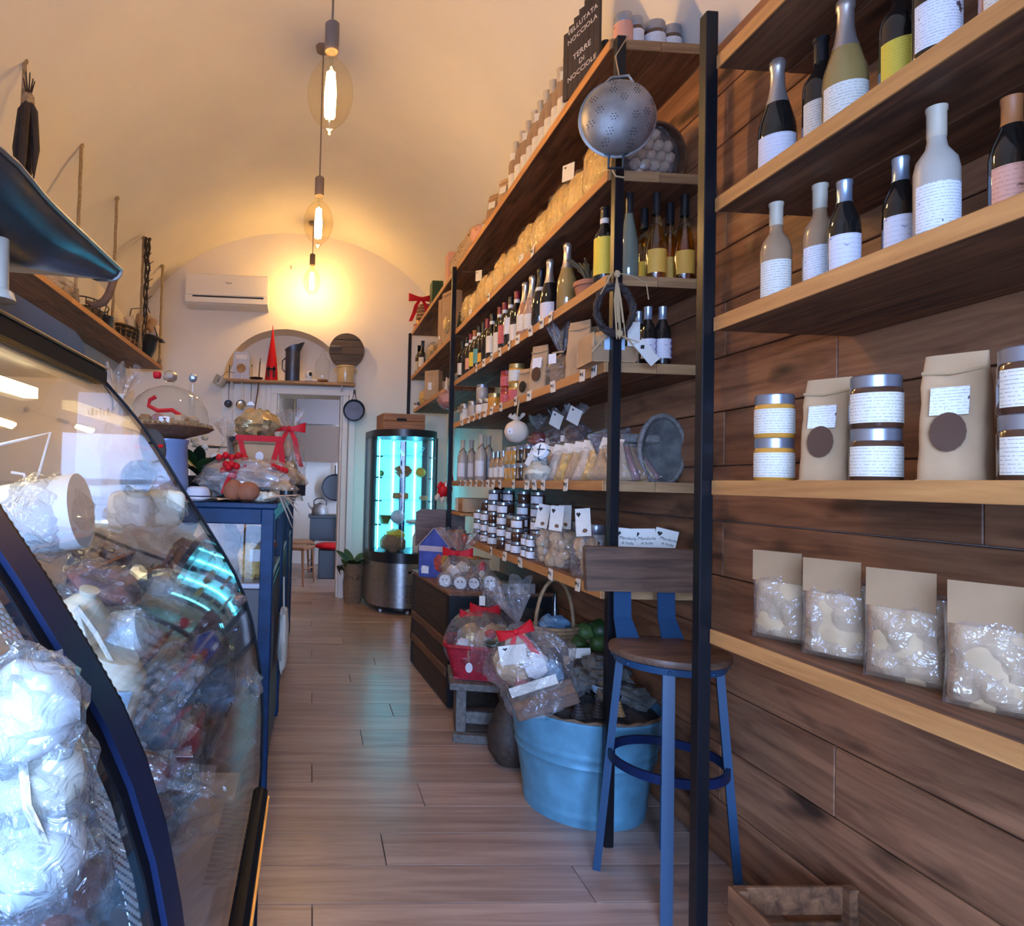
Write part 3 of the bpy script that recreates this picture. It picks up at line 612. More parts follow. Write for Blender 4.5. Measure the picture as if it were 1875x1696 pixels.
# frying pan on the wall
pn = at(648, 752, 7.12)
fp = thing('frying_pan', 'round blue-grey frying pan hanging on the wall beside the doorway', 'frying pan', (pn.x, pn.y, pn.z))
MB().lathe([(0, -.01), (.10, -.01), (.118, .03), (.122, .03), (.104, -.018), (0, -.02)], 28).xf(Matrix.Rotation(R(90), 3, 'X') ).build('dish', 'pan', fp)
for s_ in (-1, 1): MB().tube([(s_ * .04, 0, .10), (s_ * .012, -.005, .15), (s_ * .008, -.005, .22)], .006, 6, flat=.6).build('handle_rod', 'iron_dark', fp)
MB().box((0, .0, .205), (.022, .012, .05), ch=.003).build('handle', 'iron_dark', fp, False)
hk = at(533, 491, 7.27); MBh = MB().tube([(0, .03, 0), (0, -.02, 0), (0, -.03, .02)], .006, 6).build('wall_hook', 'socket', None, True, hk); tag(MBh, 'tiny bare hook in the end wall above the niche', 'hook')

# ================================================================ round glass fridge
FC = Vector((0.935, 6.66, 0))
fr = thing('display_fridge', 'tall round glass display fridge with cyan lights', 'fridge', FC, R(8))
def dshape(r, back=.30, n=20): return [(r * math.cos(a), r * math.sin(a)) for a in [PI + PI * i / n for i in range(n + 1)]] + [(r, back), (-r, back)]
RR = .335
MB().prism(dshape(RR - .03, .29), 2, .04, .07).build('plinth', 'iron_dark', fr, False)
MB().prism(dshape(RR - .004), 2, .07, .50).build('steel_base', 'steel', fr)
vt = MB()
for k in range(9):
    for i in range(7):
        a = PI * 1.5 + (i - 3) * .11 + .25; vt.box((RR * math.cos(a), RR * math.sin(a), .13 + .02 * k), (.028, .006, .006), a + PI / 2)
vt.build('vent_slots', 'iron_dark', fr, False)['kind'] = 'stuff'
MB().prism(dshape(RR), 2, .50, .60).build('black_band', 'iron_dark', fr)
MB().prism(dshape(RR), 2, 1.74, 1.81).build('top_cap', 'iron_dark', fr)
a = PI * 1.5 + .1; MB().box((RR * math.cos(a) * 1.003, RR * math.sin(a) * 1.003, .42), (.11, .006, .022), a + PI / 2).build('control_panel', 'iron_dark', fr, False)
MB().box((RR * math.cos(a) * 1.01, RR * math.sin(a) * 1.01, .42), (.03, .006, .008), a + PI / 2).build('indicator', 'blue_screen', fr, False)
for ang in (PI + .12, 2 * PI - .12): MB().box((RR * .965 * math.cos(ang), RR * .965 * math.sin(ang), 1.17), (.05, .05, 1.16), ang).build('frame_post', 'iron_dark', fr, False)
for x in (-.31, .31): MB().box((x, .28, 1.17), (.05, .05, 1.16)).build('frame_post', 'iron_dark', fr, False)
MB().grid(lambda u, v: (RR * .985 * math.cos(PI + .2 + (PI - .4) * u), RR * .985 * math.sin(PI + .2 + (PI - .4) * u), .6 + 1.14 * v), 24, 1).build('curved_glass', 'glass', fr)
for s_ in (-1, 1): MB().box((s_ * .325, .12, 1.17), (.006, .28, 1.14)).build('side_glass', 'glass', fr, False)
MB().box((0, .29, 1.17), (.58, .01, 1.14)).build('back_panel', 'backlit', fr, False)
led = MB()
for x in (-.22, -.03, .21):
    led.box((x, .275, 1.17), (.012, .012, 1.1))
led.build('led_strip', 'cyan_led', fr, False)
for ang in (PI + .32, 2 * PI - .32): MB().box((.29 * math.cos(ang), .29 * math.sin(ang), 1.17), (.008, .008, 1.1)).build('led_strip', 'cyan_led', fr, False)
MB().box((0.07, .262, 1.17), (.06, .015, 1.12)).build('rear_column', 'navy', fr, False)
FS = [.875, 1.114, 1.346, 1.557]
for z in FS:
    so = MB().prism(dshape(RR - .035, .25), 2, z - .006, z).build('glass_shelf', 'glass', fr)
    for ang in (PI + .3, 2 * PI - .3): MB().box((.29 * math.cos(ang), .29 * math.sin(ang), z - .012), (.07, .02, .014), ang).build('bracket', 'iron_dark', so, False)
for ang in (PI + .5, 1.5 * PI, 2 * PI - .5, PI / 2 + .5): MB().blob((.27 * math.cos(ang), .27 * math.sin(ang) , .022), (.018, .018, .022), 10, 6, 0).build('caster', 'lid_w', fr)
def fi(name, label, cat, lx, ly, z, parts):
    c_, s_ = math.cos(R(8)), math.sin(R(8)); t = thing(name, label, cat, (FC.x + lx * c_ - ly * s_, FC.y + lx * s_ + ly * c_, z))
    for n, mb, m in parts: mb.build(n, m, t)
bowl = lambda r, h: MB().lathe([(0, .003), (r * .5, 0), (r, h), (r * .95, h), (r * .45, .006), (0, .008)], 22)
fi('glass_bowl', 'clear glass bowl on the top shelf of the fridge', 'bowl', .06, -.05, FS[3], [('bowl', bowl(.15, .09), 'glass')])
fi('fruit_basket', 'small round basket of pastries in the fridge beside the lemon', 'basket', -.02, -.08, FS[2], [('basket', bowl(.09, .05), 'wicker_light'), ('pastry', MB().blob((0, 0, .07), (.085, .085, .045), 16, 8, .25, 5), 'bread')])
fi('lemon', 'yellow citron on the middle shelf of the fridge', 'lemon', .16, -.08, FS[2], [('fruit', MB().blob((0, 0, .05), (.055, .055, .05), 14, 8, .05), 'fruit_y')])
fi('lime', 'small green lime at the edge of the fridge shelf', 'lime', -.24, -.03, FS[2], [('fruit', MB().blob((0, 0, .03), (.03, .03, .03), 12, 8, .05), 'fruit_g')])
fi('cake', 'brown cake on a glass stand inside the fridge', 'cake', -.04, -.06, FS[1], [('stand', bowl(.10, .012), 'glass'), ('sponge', MB().lathe([(0, .012), (.08, .012), (.08, .065), (.07, .07), (0, .07)], 20), 'bread')])
fi('glass_jug', 'small clear glass flask beside the cake in the fridge', 'flask', .11, -.12, FS[1], [('glass', MB().lathe([(0, 0), (.04, 0), (.045, .05), (.018, .09), (.018, .13), (0, .13)], 16), 'glass')])
fi('pastry', 'pale pastry roll next to the flask in the fridge', 'pastry', .2, -.08, FS[1], [('roll', MB().blob((0, 0, .025), (.05, .035, .025), 12, 8, .1), 'taralli')])
fi('green_glass_bowl', 'green glass bowl on the lowest glass shelf of the fridge', 'bowl', -.2, -.08, FS[0], [('bowl', bowl(.07, .08), 'fruit_g')])
fi('blue_glass_bowl', 'blue glass globe on the lowest glass shelf of the fridge', 'bowl', -.08, -.12, FS[0], [('bowl', MB().blob((0, 0, .07), (.075, .07, .07), 16, 10, 0), 'bluepack')])
fi('cream_dessert', 'white piped dessert plate on the lowest glass shelf of the fridge', 'dessert', .09, -.15, FS[0], [('plate', bowl(.10, .02), 'lid_w'), ('cream', MB().blob((0, 0, .03), (.085, .08, .02), 16, 8, .3, 6), 'cheese_w')])
fi('paper_sack', 'greyish paper sack with yellow fruit at the bottom of the fridge', 'sack', -.12, -.10, .60, [('sack', MB().blob((0, 0, .08), (.13, .10, .09), 16, 10, .15, 3), 'burlap'), ('fruit', MB().blob((.03, 0, .17), (.09, .08, .05), 14, 8, .3, 5), 'fruit_y')])
for k, lx in enumerate((.10, .19)):
    fi('milk_bottle', 'white labelled bottle at the bottom of the fridge, ' + ('beside the sack' if k == 0 else 'beside the door frame'), 'bottle', lx, -.17, .60, [('bottle', MB().lathe([(0, 0), (.036, 0), (.036, .15), (.014, .20), (.014, .28), (0, .28)], 16), 'label_w')])

# wooden crate on top of the fridge
cr = thing('wooden_crate', 'small wooden crate with hand hole on top of the round fridge', 'crate', (FC.x - .05, FC.y - .06, 1.81), R(6))
MB().box((0, 0, .008), (.42, .36, .016)).build('bottom', 'crate', cr, False)
for y_ in (-.17, .17):
    for z_ in (.05, .125): MB().box((0, y_, z_), (.42, .014, .068), ch=.003).build('side_board', 'crate', cr, False)
for x_ in (-.205, .205): MB().box((x_, 0, .085), (.014, .33, .15), ch=.003).build('end_board', 'crate', cr, False)
MB().box((-.03, -.1785, .10), (.10, .003, .028), ch=.001).build('hand_hole', 'iron_dark', cr, False)
# plant in burlap
pp = thing('potted_plant', 'leafy green plant in a burlap-wrapped pot beside the doorway', 'plant', (Xpx(646, 6.98, 0.1), 6.98, 0))
MB().lathe([(0, 0), (.085, 0), (.10, .08), (.105, .22), (.09, .30), (.11, .36), (.095, .42), (.08, .41), (.08, .3), (0, .3)], 18).build('burlap_wrap', 'burlap', pp)
MB().blob((0, -.05, .30), (.09, .07, .06), 14, 8, .3, 4).build('burlap_bow', 'burlap', pp)
def leaf(L_, Wd, bend):
    return MB().grid(lambda u, v: ((u - .5) * Wd * math.sin(PI * min(1, v * .95 + .05)) ** .8, L_ * v * math.cos(bend * v), L_ * v * math.sin(1.2 - bend * v) + .25 * Wd * abs(u - .5)), 4, 7)
random.seed(5)
for i in range(9):
    a = i * 2.4; l = leaf(random.uniform(.20, .32), random.uniform(.09, .13), random.uniform(.5, 1.2)); l.build('leaf', 'leaf', pp, True, (0, 0, .36), (0, 0, a))
for i in range(5):
    l = leaf(.22, .035, 1.4); l.build('leaf', 'leaf_dark', pp, True, (-.05 - .02 * i, -.03, .34), (0, 0, R(60 + 25 * i)))

# ================================================================ back room seen through the door
bl = thing('roller_blind', 'grey and brown fabric blind on the back room wall', 'blind', (Xpx(585, 9.9, 2.0), 9.95, 1.55))
bw = at(622, 760, 9.9).x - at(535, 760, 9.9).x
z1, z0 = at(585, 725, 9.9).z, at(585, 846, 9.9).z
MB().box((0, 0, (z1 + .3 + z0 + .6 * (z1 - z0)) / 2 - 1.55), (bw, .012, (z1 + .3 - z0 - .55 * (z1 - z0)))).build('upper_cloth', 'curtain', bl, False)
MB().box((0, -.002, (z0 + z0 + .55 * (z1 - z0)) / 2 - 1.55), (bw, .014, .55 * (z1 - z0))).build('lower_cloth', 'curtain2', bl, False)
for s_ in (-1, 1): MB().tube([(s_ * (bw / 2 + .03), -.02, 1.0), (s_ * (bw / 2 + .03), -.02, -.2)], .012, 8).build('beaded_cord', 'rope', bl)
sx = Xpx(600, 9.4, .8)
st = thing('black_stove', 'low black stove carrying a kettle in the back room', 'stove', (sx + .2, 9.45, 0))
MB().box((0, 0, .78), (.95, .5, .04), ch=.006).build('top', 'iron_dark', st, False); MB().box((0, .02, .60), (.9, .42, .32), ch=.005).build('body', 'iron_dark', st, False)
for x in (-.4, .4):
    for y_ in (-.18, .2): MB().box((x, y_, .22), (.05, .05, .44)).build('leg', 'iron_dark', st, False)
kt = thing('kettle', 'grey metal kettle on the black stove', 'kettle', (Xpx(586, 9.35, .85), 9.35, .80))
MB().lathe([(0, 0), (.11, 0), (.12, .02), (.115, .09), (.08, .15), (.03, .165), (.012, .18), (0, .182)], 22).build('body', 'alu', kt)
MB().tube([(-.10, 0, .08), (-.15, 0, .12), (-.17, 0, .17)], [.022, .016, .012], 8).build('spout', 'alu', kt)
MB().tube([(-.09, 0, .13), (-.09, 0, .20), (-.04, 0, .235), (.04, 0, .235), (.09, 0, .2), (.09, 0, .13)], .008, 8).build('handle', 'iron_dark', kt)
kp = at(614, 893, 9.9); big = thing('wall_pan', 'large black round pan hanging behind the kettle', 'pan', (kp.x, 10.1, kp.z))
MB().lathe([(0, 0), (.19, 0), (.21, .06), (.20, .06), (.185, .012), (0, .01)], 28).xf(Matrix.Rotation(R(90), 3, 'X')).build('dish', 'iron_dark', big); MB().tube([(0, 0, .2), (0, 0, .34)], .01, 6).build('hanger', 'iron_dark', big)
rc = thing('red_cushion', 'shiny red cushion on a low seat before the stove', 'cushion', (Xpx(592, 8.75, .42) + .12, 8.75, .38)); MB().blob((0, 0, .04), (.24, .16, .05), 18, 8, .12, 3).build('cover', 'red', rc); MB().box((0, 0, -.19), (.36, .26, .38), ch=.01).build('stool_base', 'iron_dark', rc, False)
for k, (dx, dz) in enumerate(((-.07, .06), (.06, .06), (0, .17))):
    lg = thing('log', 'split firewood log ' + ('on top of the small pile under the stove', 'at the bottom of the small pile nearest the doorway', 'at the bottom of the small pile nearest the jamb')[(2 - k + 1) % 3 if False else [1, 2, 0][k]], 'log', (Xpx(602, 9.0, .2) + dx + .03, 8.95, dz), 0, 'firewood under the stove')
    MB().tube([(0, -.15, 0), (0, .15, 0)], .062, 7).build('bark', 'cork', lg); MB().lathe([(0, 0), (.055, 0), (.055, .004), (0, .004)], 7).xf(Matrix.Rotation(R(90), 3, 'X')).build('cut_face', 'log_end', lg, False, (0, -.152, 0))
def chair(px, D, rz, label):
    t = thing('wooden_chair', label, 'chair', (Xpx(px, D, .5), D, 0), rz)
    MB().box((0, 0, .45), (.40, .40, .035), ch=.01).build('seat', 'crate', t, False)
    for sx_, sy_ in ((-1, -1), (1, -1), (-1, 1), (1, 1)): MB().tube([(sx_ * .20, sy_ * .20, 0), (sx_ * .17, sy_ * .17, .44)], [.013, .02], 8).build('leg', 'crate', t)
    for s_ in (-1, 1): MB().tube([(s_ * .17, .18, .45), (s_ * .18, .24, .92)], .015, 8).build('back_post', 'crate', t)
    for z_ in (.62, .75, .88): MB().box((0, .2 + .13 * (z_ - .45), z_), (.36, .016, .06), ch=.004).build('back_slat', 'crate', t, False)
    MB().tube([(-.18, -.18, .2), (.18, -.18, .2)], .01, 6).build('stretcher', 'crate', t)
chair(540, 8.2, R(70), 'slim wooden chair standing just inside the doorway')
chair(545, 8.95, R(100), 'wooden chair further inside the back room')

# ================================================================ blue counter cabinet with glass upper case
CX0, CX1, CY0, CY1, CZ = -0.95, -0.145, 2.64, 5.55, 1.185
cb = thing('blue_cabinet', 'navy painted counter cabinet with glazed showcase along the aisle', 'cabinet', ((CX0 + CX1) / 2, (CY0 + CY1) / 2, 0))
CO = Vector(cb.location)
def cbox(n, x0, x1, y0, y1, z0, z1, m='navy', ch=.004): return MB().box((0, 0, 0), (x1 - x0, y1 - y0, z1 - z0), ch=ch).build(n, m, cb, False, Vector(((x0 + x1) / 2, (y0 + y1) / 2, (z0 + z1) / 2)) - CO)
cbox('top_board', CX0 - .01, CX1 + .012, CY0 - .012, CY1, CZ - .022, CZ)
cbox('lower_body', CX0 + .02, CX1 - .02, CY0 + .02, CY1 - .02, .03, .84, 'cabinet_grey')
cbox('showcase_floor', CX0 + .01, CX1 - .012, CY0 + .01, CY1 - .01, .84, .865, 'case_shelf')
cbox('rear_panel', CX0, CX0 + .02, CY0, CY1, .0, CZ - .03)
n_b = 4
for i in range(n_b):
    yy = CY0 + (CY1 - .05 - CY0) * i / (n_b - 1)
    p_ = cbox('corner_post' if i in (0, n_b - 1) else 'mullion', CX1 - .05, CX1, yy, yy + .055, 0, CZ - .022)
    MB().box((.002, 0, 0), (.052, .014, CZ - .06)).build('moulding', 'navy_dark', p_, False)
    if i < n_b - 1:
        y2 = CY0 + (CY1 - .05 - CY0) * (i + 1) / (n_b - 1)
        cbox('side_pane', CX1 - .026, CX1 - .02, yy + .055, y2, .87, CZ - .06, 'glass', 0)
        cbox('lower_panel', CX1 - .03, CX1 - .01, yy + .055, y2, .06, .82, 'navy_dark')
cbox('corner_post', CX0, CX0 + .05, CY0, CY0 + .05, 0, CZ - .022)
cbox('top_rail', CX0 + .05, CX1 - .05, CY0, CY0 + .05, CZ - .085, CZ - .022)
cbox('side_rail', CX1 - .05, CX1, CY0 + .05, CY1, CZ - .075, CZ - .022)
cbox('front_pane', CX0 + .05, CX1 - .05, CY0 + .02, CY0 + .026, .865, CZ - .085, 'glass', 0)
cbox('base_rail', CX0 + .05, CX1 - .05, CY0, CY0 + .05, 0, .09)
cbox('showcase_lamp', CX0 + .1, CX0 + .13, CY0 + .1, CY0 + 1.2, CZ - .10, CZ - .085, 'lamp_show', 0)
# goods in the showcase
def cxy(px, D, z): return (Xpx(px, D, z), D, z)
def one(name, label, cat, loc, mb, m, group=None, smooth=True, rot=(0, 0, 0)):
    return tag(mb.build(name, m, None, smooth, loc, rot), label, cat, group)
SF = .866
lf = [((405, 2.85), (.10, .07, .075), 'round golden loaf in the blue showcase against the glass', 0), ((440, 3.05), (.09, .12, .06), 'crusty loaf lying behind the golden loaf in the showcase', 1), ((462, 3.3), (.11, .10, .09), 'flat loaf at the back of the blue showcase', 2), ((395, 3.15), (.12, .1, .11), 'tall rounded loaf at the back of the blue showcase', 3)]
for (px_, D), r_, lb, sd in lf:
    t = thing('bread_loaf', lb, 'bread', cxy(px_, D, SF), 0, 'loaves in the blue showcase'); MB().blob((0, 0, r_[2]), r_, 18, 12, .12, 3, sd).build('crust', 'bread', t)
wp = thing('wrapped_parcel', 'pale parcel with a printed tag lit inside the blue showcase', 'parcel', cxy(458, 2.78, SF), R(15))
MB().blob((0, 0, .07), (.055, .05, .075), 14, 10, .2, 4, 2).build('wrap', 'pasta', wp, False); MB().box((.012, -.05, .10), (.05, .003, .05)).build('tag', 'label_w', wp, False)
# white cloth sack hanging at the side of the cabinet
sk = thing('cloth_sack', 'off-white cloth sack hanging against the side of the blue cabinet', 'sack', (CX1 + .028, 3.28, .50))
MB().blob((0, 0, 0), (.028, .10, .16), 16, 12, .12, 2.5, 4, .8).build('cloth', 'cotton', sk); MB().tube([(0, 0, .15), (-.005, 0, .3)], .004, 6).build('loop', 'cotton', sk)

# ================================================================ on the blue cabinet
jg = at(308, 790, 2.85)
jug = thing('enamel_jug', 'tall pale blue enamel jug carrying the cake stand', 'jug', (jg.x, 2.85, CZ))
MB().lathe([(0, 0), (.095, 0), (.098, .01), (.090, .10), (.084, .235), (.09, .245), (.09, .255), (0, .255)], 28).build('body', 'enamel_blue', jug)
MB().tube([(-.045, -.075, .21), (-.05, -.115, .20), (-.052, -.12, .13), (-.045, -.08, .09)], .012, 8, flat=.6).build('handle', 'enamel_blue', jug)
ck_ = thing('cake_stand', 'cake under a clear glass dome on a ridged stand', 'cake stand', (jg.x, 2.85, CZ + .255))
pr = [(0, 0), (.06, 0), (.09, .012), (.17, .035), (.195, .05), (.19, .055), (.16, .045), (0, .04)]
MB().lathe(pr, 40).build('plate', 'wicker', ck_)
rg = MB()
for k in range(52):
    a = 2 * PI * k / 52; rg.box((.181 * math.cos(a), .181 * math.sin(a), .058), (.012, .008, .014), a)
rg.build('ridged_rim', 'wicker_light', ck_, False)
MB().lathe([(0, .048), (.155, .048), (.16, .06), (.155, .072), (0, .076)], 30).build('tart', 'bread', ck_)
for k in range(7):
    a = k * .9; MB().blob((.10 * math.cos(a), .10 * math.sin(a), .085), (.03, .03, .018), 10, 6, .2, 3, k).build('topping', ['taralli', 'bread', 'meat_pink'][k % 3], ck_)
dm = [(.168, .06), (.17, .09), (.162, .13), (.135, .175), (.09, .21), (.04, .228), (.018, .232), (.016, .245), (.03, .262), (.028, .285), (.012, .297), (0, .298)]
MB().lathe(dm, 36).build('glass_dome', 'glass', ck_)
MB().blob((0, 0, .272), (.03, .03, .024), 12, 8, .1, 4).build('knob', 'foil', ck_, False)
MB().tube([(-.05, -.03, .18), (-.075, -.03, .165), (-.08, -.03, .14), (-.04, -.03, .12), (0.02, -.03, .125), (.06, -.02, .10)], .009, 8).build('red_ribbon', 'red', ck_)
one('red_ornament', 'small dark red ornament beside the glass knob of the cake dome', 'ornament', tuple(at(288, 687, 3.05)), MB().blob((0, 0, 0), (.018, .018, .016), 10, 6, .05, 2, 1, .5), 'red')
one('crystal_stopper', 'lilac crystal stopper behind the cake dome', 'stopper', tuple(at(353, 692, 3.4)), MB().blob((0, 0, 0), (.022, .02, .024), 7, 5, .1, 2, 1), 'foil_blue', None, False)
bt = at(353, 692, 3.4); cv = thing('cut_glass_decanter', 'slim glass decanter standing behind the cake dome', 'decanter', (bt.x, 3.4, CZ)); MB().lathe([(0, 0), (.05, 0), (.055, .1), (.05, .26), (.02, .33), (.016, bt.z - CZ - .02), (0, bt.z - CZ - .02)], 16).build('glass', 'glass', cv)
# white bowl upside down
wbw = thing('white_bowl', 'upturned white enamel bowl with a dark blue line', 'bowl', cxy(362, 2.78, CZ))
MB().lathe([(.055, 0), (.052, .028), (.044, .052), (.032, .058), (.030, .055), (0, .055)], 26).build('bowl', 'enamel_white', wbw); MB().lathe([(.0535, .016), (.0535, .021)], 26, (0, 0, 0)).build('line', 'navy_dark', wbw)
one('paper_sheet', 'creased cream paper sheet on the blue cabinet under the clay heart', 'paper', (Xpx(385, 2.76, CZ), 2.76, CZ + .004), MB().grid(lambda u, v: ((u - .5) * .26, (v - .5) * .2, .006 * math.sin(9 * u + 3 * v) * u + .004), 10, 8), 'paper')
one('newspaper', 'folded navy printed cloth along the cabinet edge', 'cloth', (Xpx(440, 2.70, CZ), 2.71, CZ + .004), MB().grid(lambda u, v: ((u - .5) * .30, (v - .5) * .11, .005 * math.sin(14 * u) + .003), 14, 4), 'navy_dark')
th = thing('terracotta_heart', 'terracotta heart-shaped mould at the front of the blue cabinet', 'mould', cxy(440, 2.74, CZ), R(-6))
for s_ in (-1, 1): pass
MB().grid(lambda u, v: ((lambda a, k: (.0042 * 16 * math.sin(a) ** 3 * k, -.01 + .03 * math.cos(v * PI / 1) * 0 + .02 * (1 - v), .048 + .0040 * (13 * math.cos(a) - 5 * math.cos(2 * a) - 2 * math.cos(3 * a)) * k * .75))(2 * PI * u, math.cos(v * PI / 2) ** .6)), 36, 6, True).xf(Matrix.Diagonal((1, 1, 1))).build('heart', 'terracotta', th)
MB().blob((-.030, .0, .046), (.042, .042, .045), 20, 12, .04, 2).blob((.030, .0, .043), (.050, .042, .042), 20, 12, .04, 2, 3).build('heart_body', 'terracotta', th)
# feathers / garlic
ft = thing('feather_bunch', 'bunch of pale feathery dried stalks drooping over the cabinet corner', 'dried stalks', (CX1 + .005, 2.73, CZ), 0)
random.seed(11)
for k in range(16):
    a = random.uniform(-.9, 1.4); L_ = random.uniform(.06, .13); dz = random.uniform(-.12, .03)
    MB().tube([(-.05, 0, .012), (-.05 + .5 * L_ * math.cos(a) + .03, L_ * .3 * math.sin(a), .03), (-.02 + L_ * math.cos(a * .5), L_ * .5 * math.sin(a), .012 + (dz if L_ > .09 else 0))], [.007, .010, .002], 5, flat=.4).build('stalk', 'santa_skin', ft)
gs = thing('white_bulb', 'pale garlic braid lying beside the clay heart', 'garlic', cxy(480, 2.76, CZ)); 
for k in range(4): MB().blob((.025 * k - .04, .01 * (k % 2), .022), (.024, .022, .022), 10, 8, .15, 3, k).build('bulb', 'cheese', gs)
# silver hamper with berries
hm = thing('silver_hamper', 'silver-wrapped food hamper topped with shiny red berries', 'hamper', cxy(448, 3.02, CZ), R(-10))
MB().blob((0, 0, .085), (.22, .12, .085), 26, 14, .22, 3.2, 3).build('foil_wrap', 'white_foil', hm, False)
MB().blob((0, 0, .10), (.23, .13, .085), 22, 12, .25, 3.5, 5).build('film', 'cello', hm, False)
random.seed(2)
for k in range(11): MB().blob((-.03 + random.uniform(-.05, .05), -.09 + random.uniform(-.03, .03), .14 + random.uniform(-.035, .04)), (.016,) * 3, 10, 8, 0).build('berry', 'red', hm)
for k in range(5): MB().blob((-.12 + .03 * k, -.02, .19 + .01 * (k % 2)), (.017,) * 3, 10, 8, 0).build('berry', 'red', hm)
for k in range(4): MB().blob((.14 + .018 * k, -.04, .155 - .006 * k), (.014,) * 3, 10, 8, 0).build('berry', 'red', hm)
ribbon([(-.03, -.12, .12), (-.05, -.13, .07), (-.06, -.135, .03)], .02).build('ribbon_tail', 'red', hm, False)
# gift makers ----------------------------------------------------------------
def bow(parent, loc, s, m='red', tails=True, rz=0.0, tail_len=1.0):
    b_ = MB().blob((0, -.04 * s, .0), (.17 * s, .13 * s, .17 * s), 10, 8, .05)
    for sg in (-1, 1):
        lp = [(sg * (.10 + .80 * math.sin(PI * i / 12) ** .8) * s, -.04 * s + .16 * s * math.cos(PI * i / 12), (.10 * math.sin(PI * i / 12)) * s) for i in range(13)]
        b_.add(*[(q.v, q.f) for q in [ribbon(lp, [(.20 + .38 * math.sin(PI * i / 12)) * s for i in range(13)], .004 * 1, (0, 0, 1))]][0])
    o = b_.build('bow', m, parent, False, loc, (0, 0, rz))
    if tails:
        for sg in (-1, 1):
            ribbon([(sg * .05 * s, -.06 * s, 0), (sg * .35 * s, -.16 * s, -.5 * s * tail_len), (sg * .5 * s, -.10 * s, -1.1 * s * tail_len), (sg * .75 * s, -.14 * s, -1.7 * s * tail_len)], [.22 * s, .30 * s, .30 * s, .26 * s], .003).build('bow_tail', m, o, False)
    return o
def ruffle(parent, loc, r, h, m='cello', seed=0, tilt=(0, 0, 0)):
    return MB().grid(lambda u, v: ((.12 + .88 * v ** .8) * r * (1 + .35 * math.sin(u * 2 * PI * 7 + seed) * v) * math.cos(u * 2 * PI), (.12 + .88 * v ** .8) * r * (1 + .3 * math.cos(u * 2 * PI * 9 + seed) * v) * math.sin(u * 2 * PI), h * v * (1 + .22 * math.sin(u * 2 * PI * 5 + seed * 2))), 48, 4, True).build('gathered_top', m, parent, False, loc, tilt)
def filmbody(parent, rx, ry, h, seed=0, m='cello', name='film', amp=.16):
    o = Vector((seed * 2.3, 1.7, seed))
    def f(u, v):
        a = 2 * PI * u; k = (1.0 - .12 * (1 - v)) if v < .45 else 1.0 * (1 - ((v - .45) / .55) ** 1.8) + .10
        d = Vector((math.cos(a), math.sin(a), v * 2)); n = 1 + amp * mnoise.noise(d * 2.6 + o) * 2
        return (rx * k * n * math.cos(a), ry * k * n * math.sin(a), h * v)
    return MB().grid(f, 26, 12, True).build(name, m, parent, False)

# kraft panettone box with red ribbon
kb = thing('ribboned_box', 'kraft gift box tied with wide red ribbons on the cabinet', 'gift box', cxy(467, 3.35, CZ), R(12)); kb.scale = (1.12, 1.12, 1.30)
MB().box((0, 0, .11), (.19, .19, .20), ch=.006).build('box', 'kraft', kb, False); MB().box((0, 0, .215), (.20, .20, .016), ch=.003).build('lid', 'kraft_dark', kb, False)
MB().blob((0, 0, .285), (.10, .09, .06), 26, 14, .22, 4, 3).build('wrapped_cake', 'gold_foil', kb, True)
MB().box((-.0, -.098, .228), (.21, .012, .022)).build('ribbon_band', 'red', kb, False)
for s_ in (-1, 1): ribbon([(s_ * .085, -.1, .22), (s_ * .055, -.112, .12), (s_ * .02, -.115, .01)], [.022, .026, .022]).build('ribbon', 'red', kb, False)
ribbon([(.09, -.1, .22), (.11, -.10, .1), (.08, -.11, .01)], [.024, .03, .024]).build('ribbon', 'red', kb, False)
MB().lathe([(0, 0), (.018, 0), (.018, .003), (0, .003)], 16).xf(Matrix.Rotation(R(90), 3, 'X')).build('seal', 'label_w', kb, True, (0, -.103, .16))
# cello bag with red bow
cbw = thing('gift_bag', 'tall clear cellophane gift bag with a big red bow at the cabinet end', 'gift bag', cxy(526, 3.55, CZ))
filmbody(cbw, .09, .08, .37, 3); MB().blob((0, 0, .07), (.065, .06, .065), 14, 10, .15, 4, 3).build('biscuits', 'taralli', cbw); MB().blob((0.01, 0, .16), (.045, .04, .05), 12, 8, .15, 4, 5).build('biscuits', 'gold_foil', cbw, False)
MB().blob((-.01, 0, .26), (.035, .035, .05), 12, 8, .15, 4, 6).build('biscuits', 'taralli', cbw); ruffle(cbw, (0, 0, .37), .075, .10, seed=3); bow(cbw, (0, -.03, .37), .095, tail_len=1.25)
# gold and black packs
gp = thing('gold_pack', 'gold and black wrapped biscuit pack below the red bow', 'biscuit pack', cxy(522, 3.1, CZ), R(20))
MB().blob((0, 0, .075), (.085, .06, .07), 16, 10, .22, 4, 8).build('biscuits', 'gold_foil', gp, False); filmbody(gp, .10, .075, .17, 8); MB().box((.05, -.062, .05), (.05, .02, .05), .3).build('tin', 'iron_dark', gp, False)
g2 = thing('honey_jar_pack', 'black-lidded jar pack lying at the corner of the cabinet', 'jar pack', cxy(515, 2.9, CZ), R(-15))
MB().blob((0, 0, .045), (.055, .05, .045), 14, 10, .15, 4, 9).build('contents', 'taralli', g2); MB().lathe([(0, 0), (.03, 0), (.03, .03), (0, .03)], 14).build('lid', 'iron_dark', g2, True, (.035, -.04, .02)); filmbody(g2, .07, .06, .11, 11)
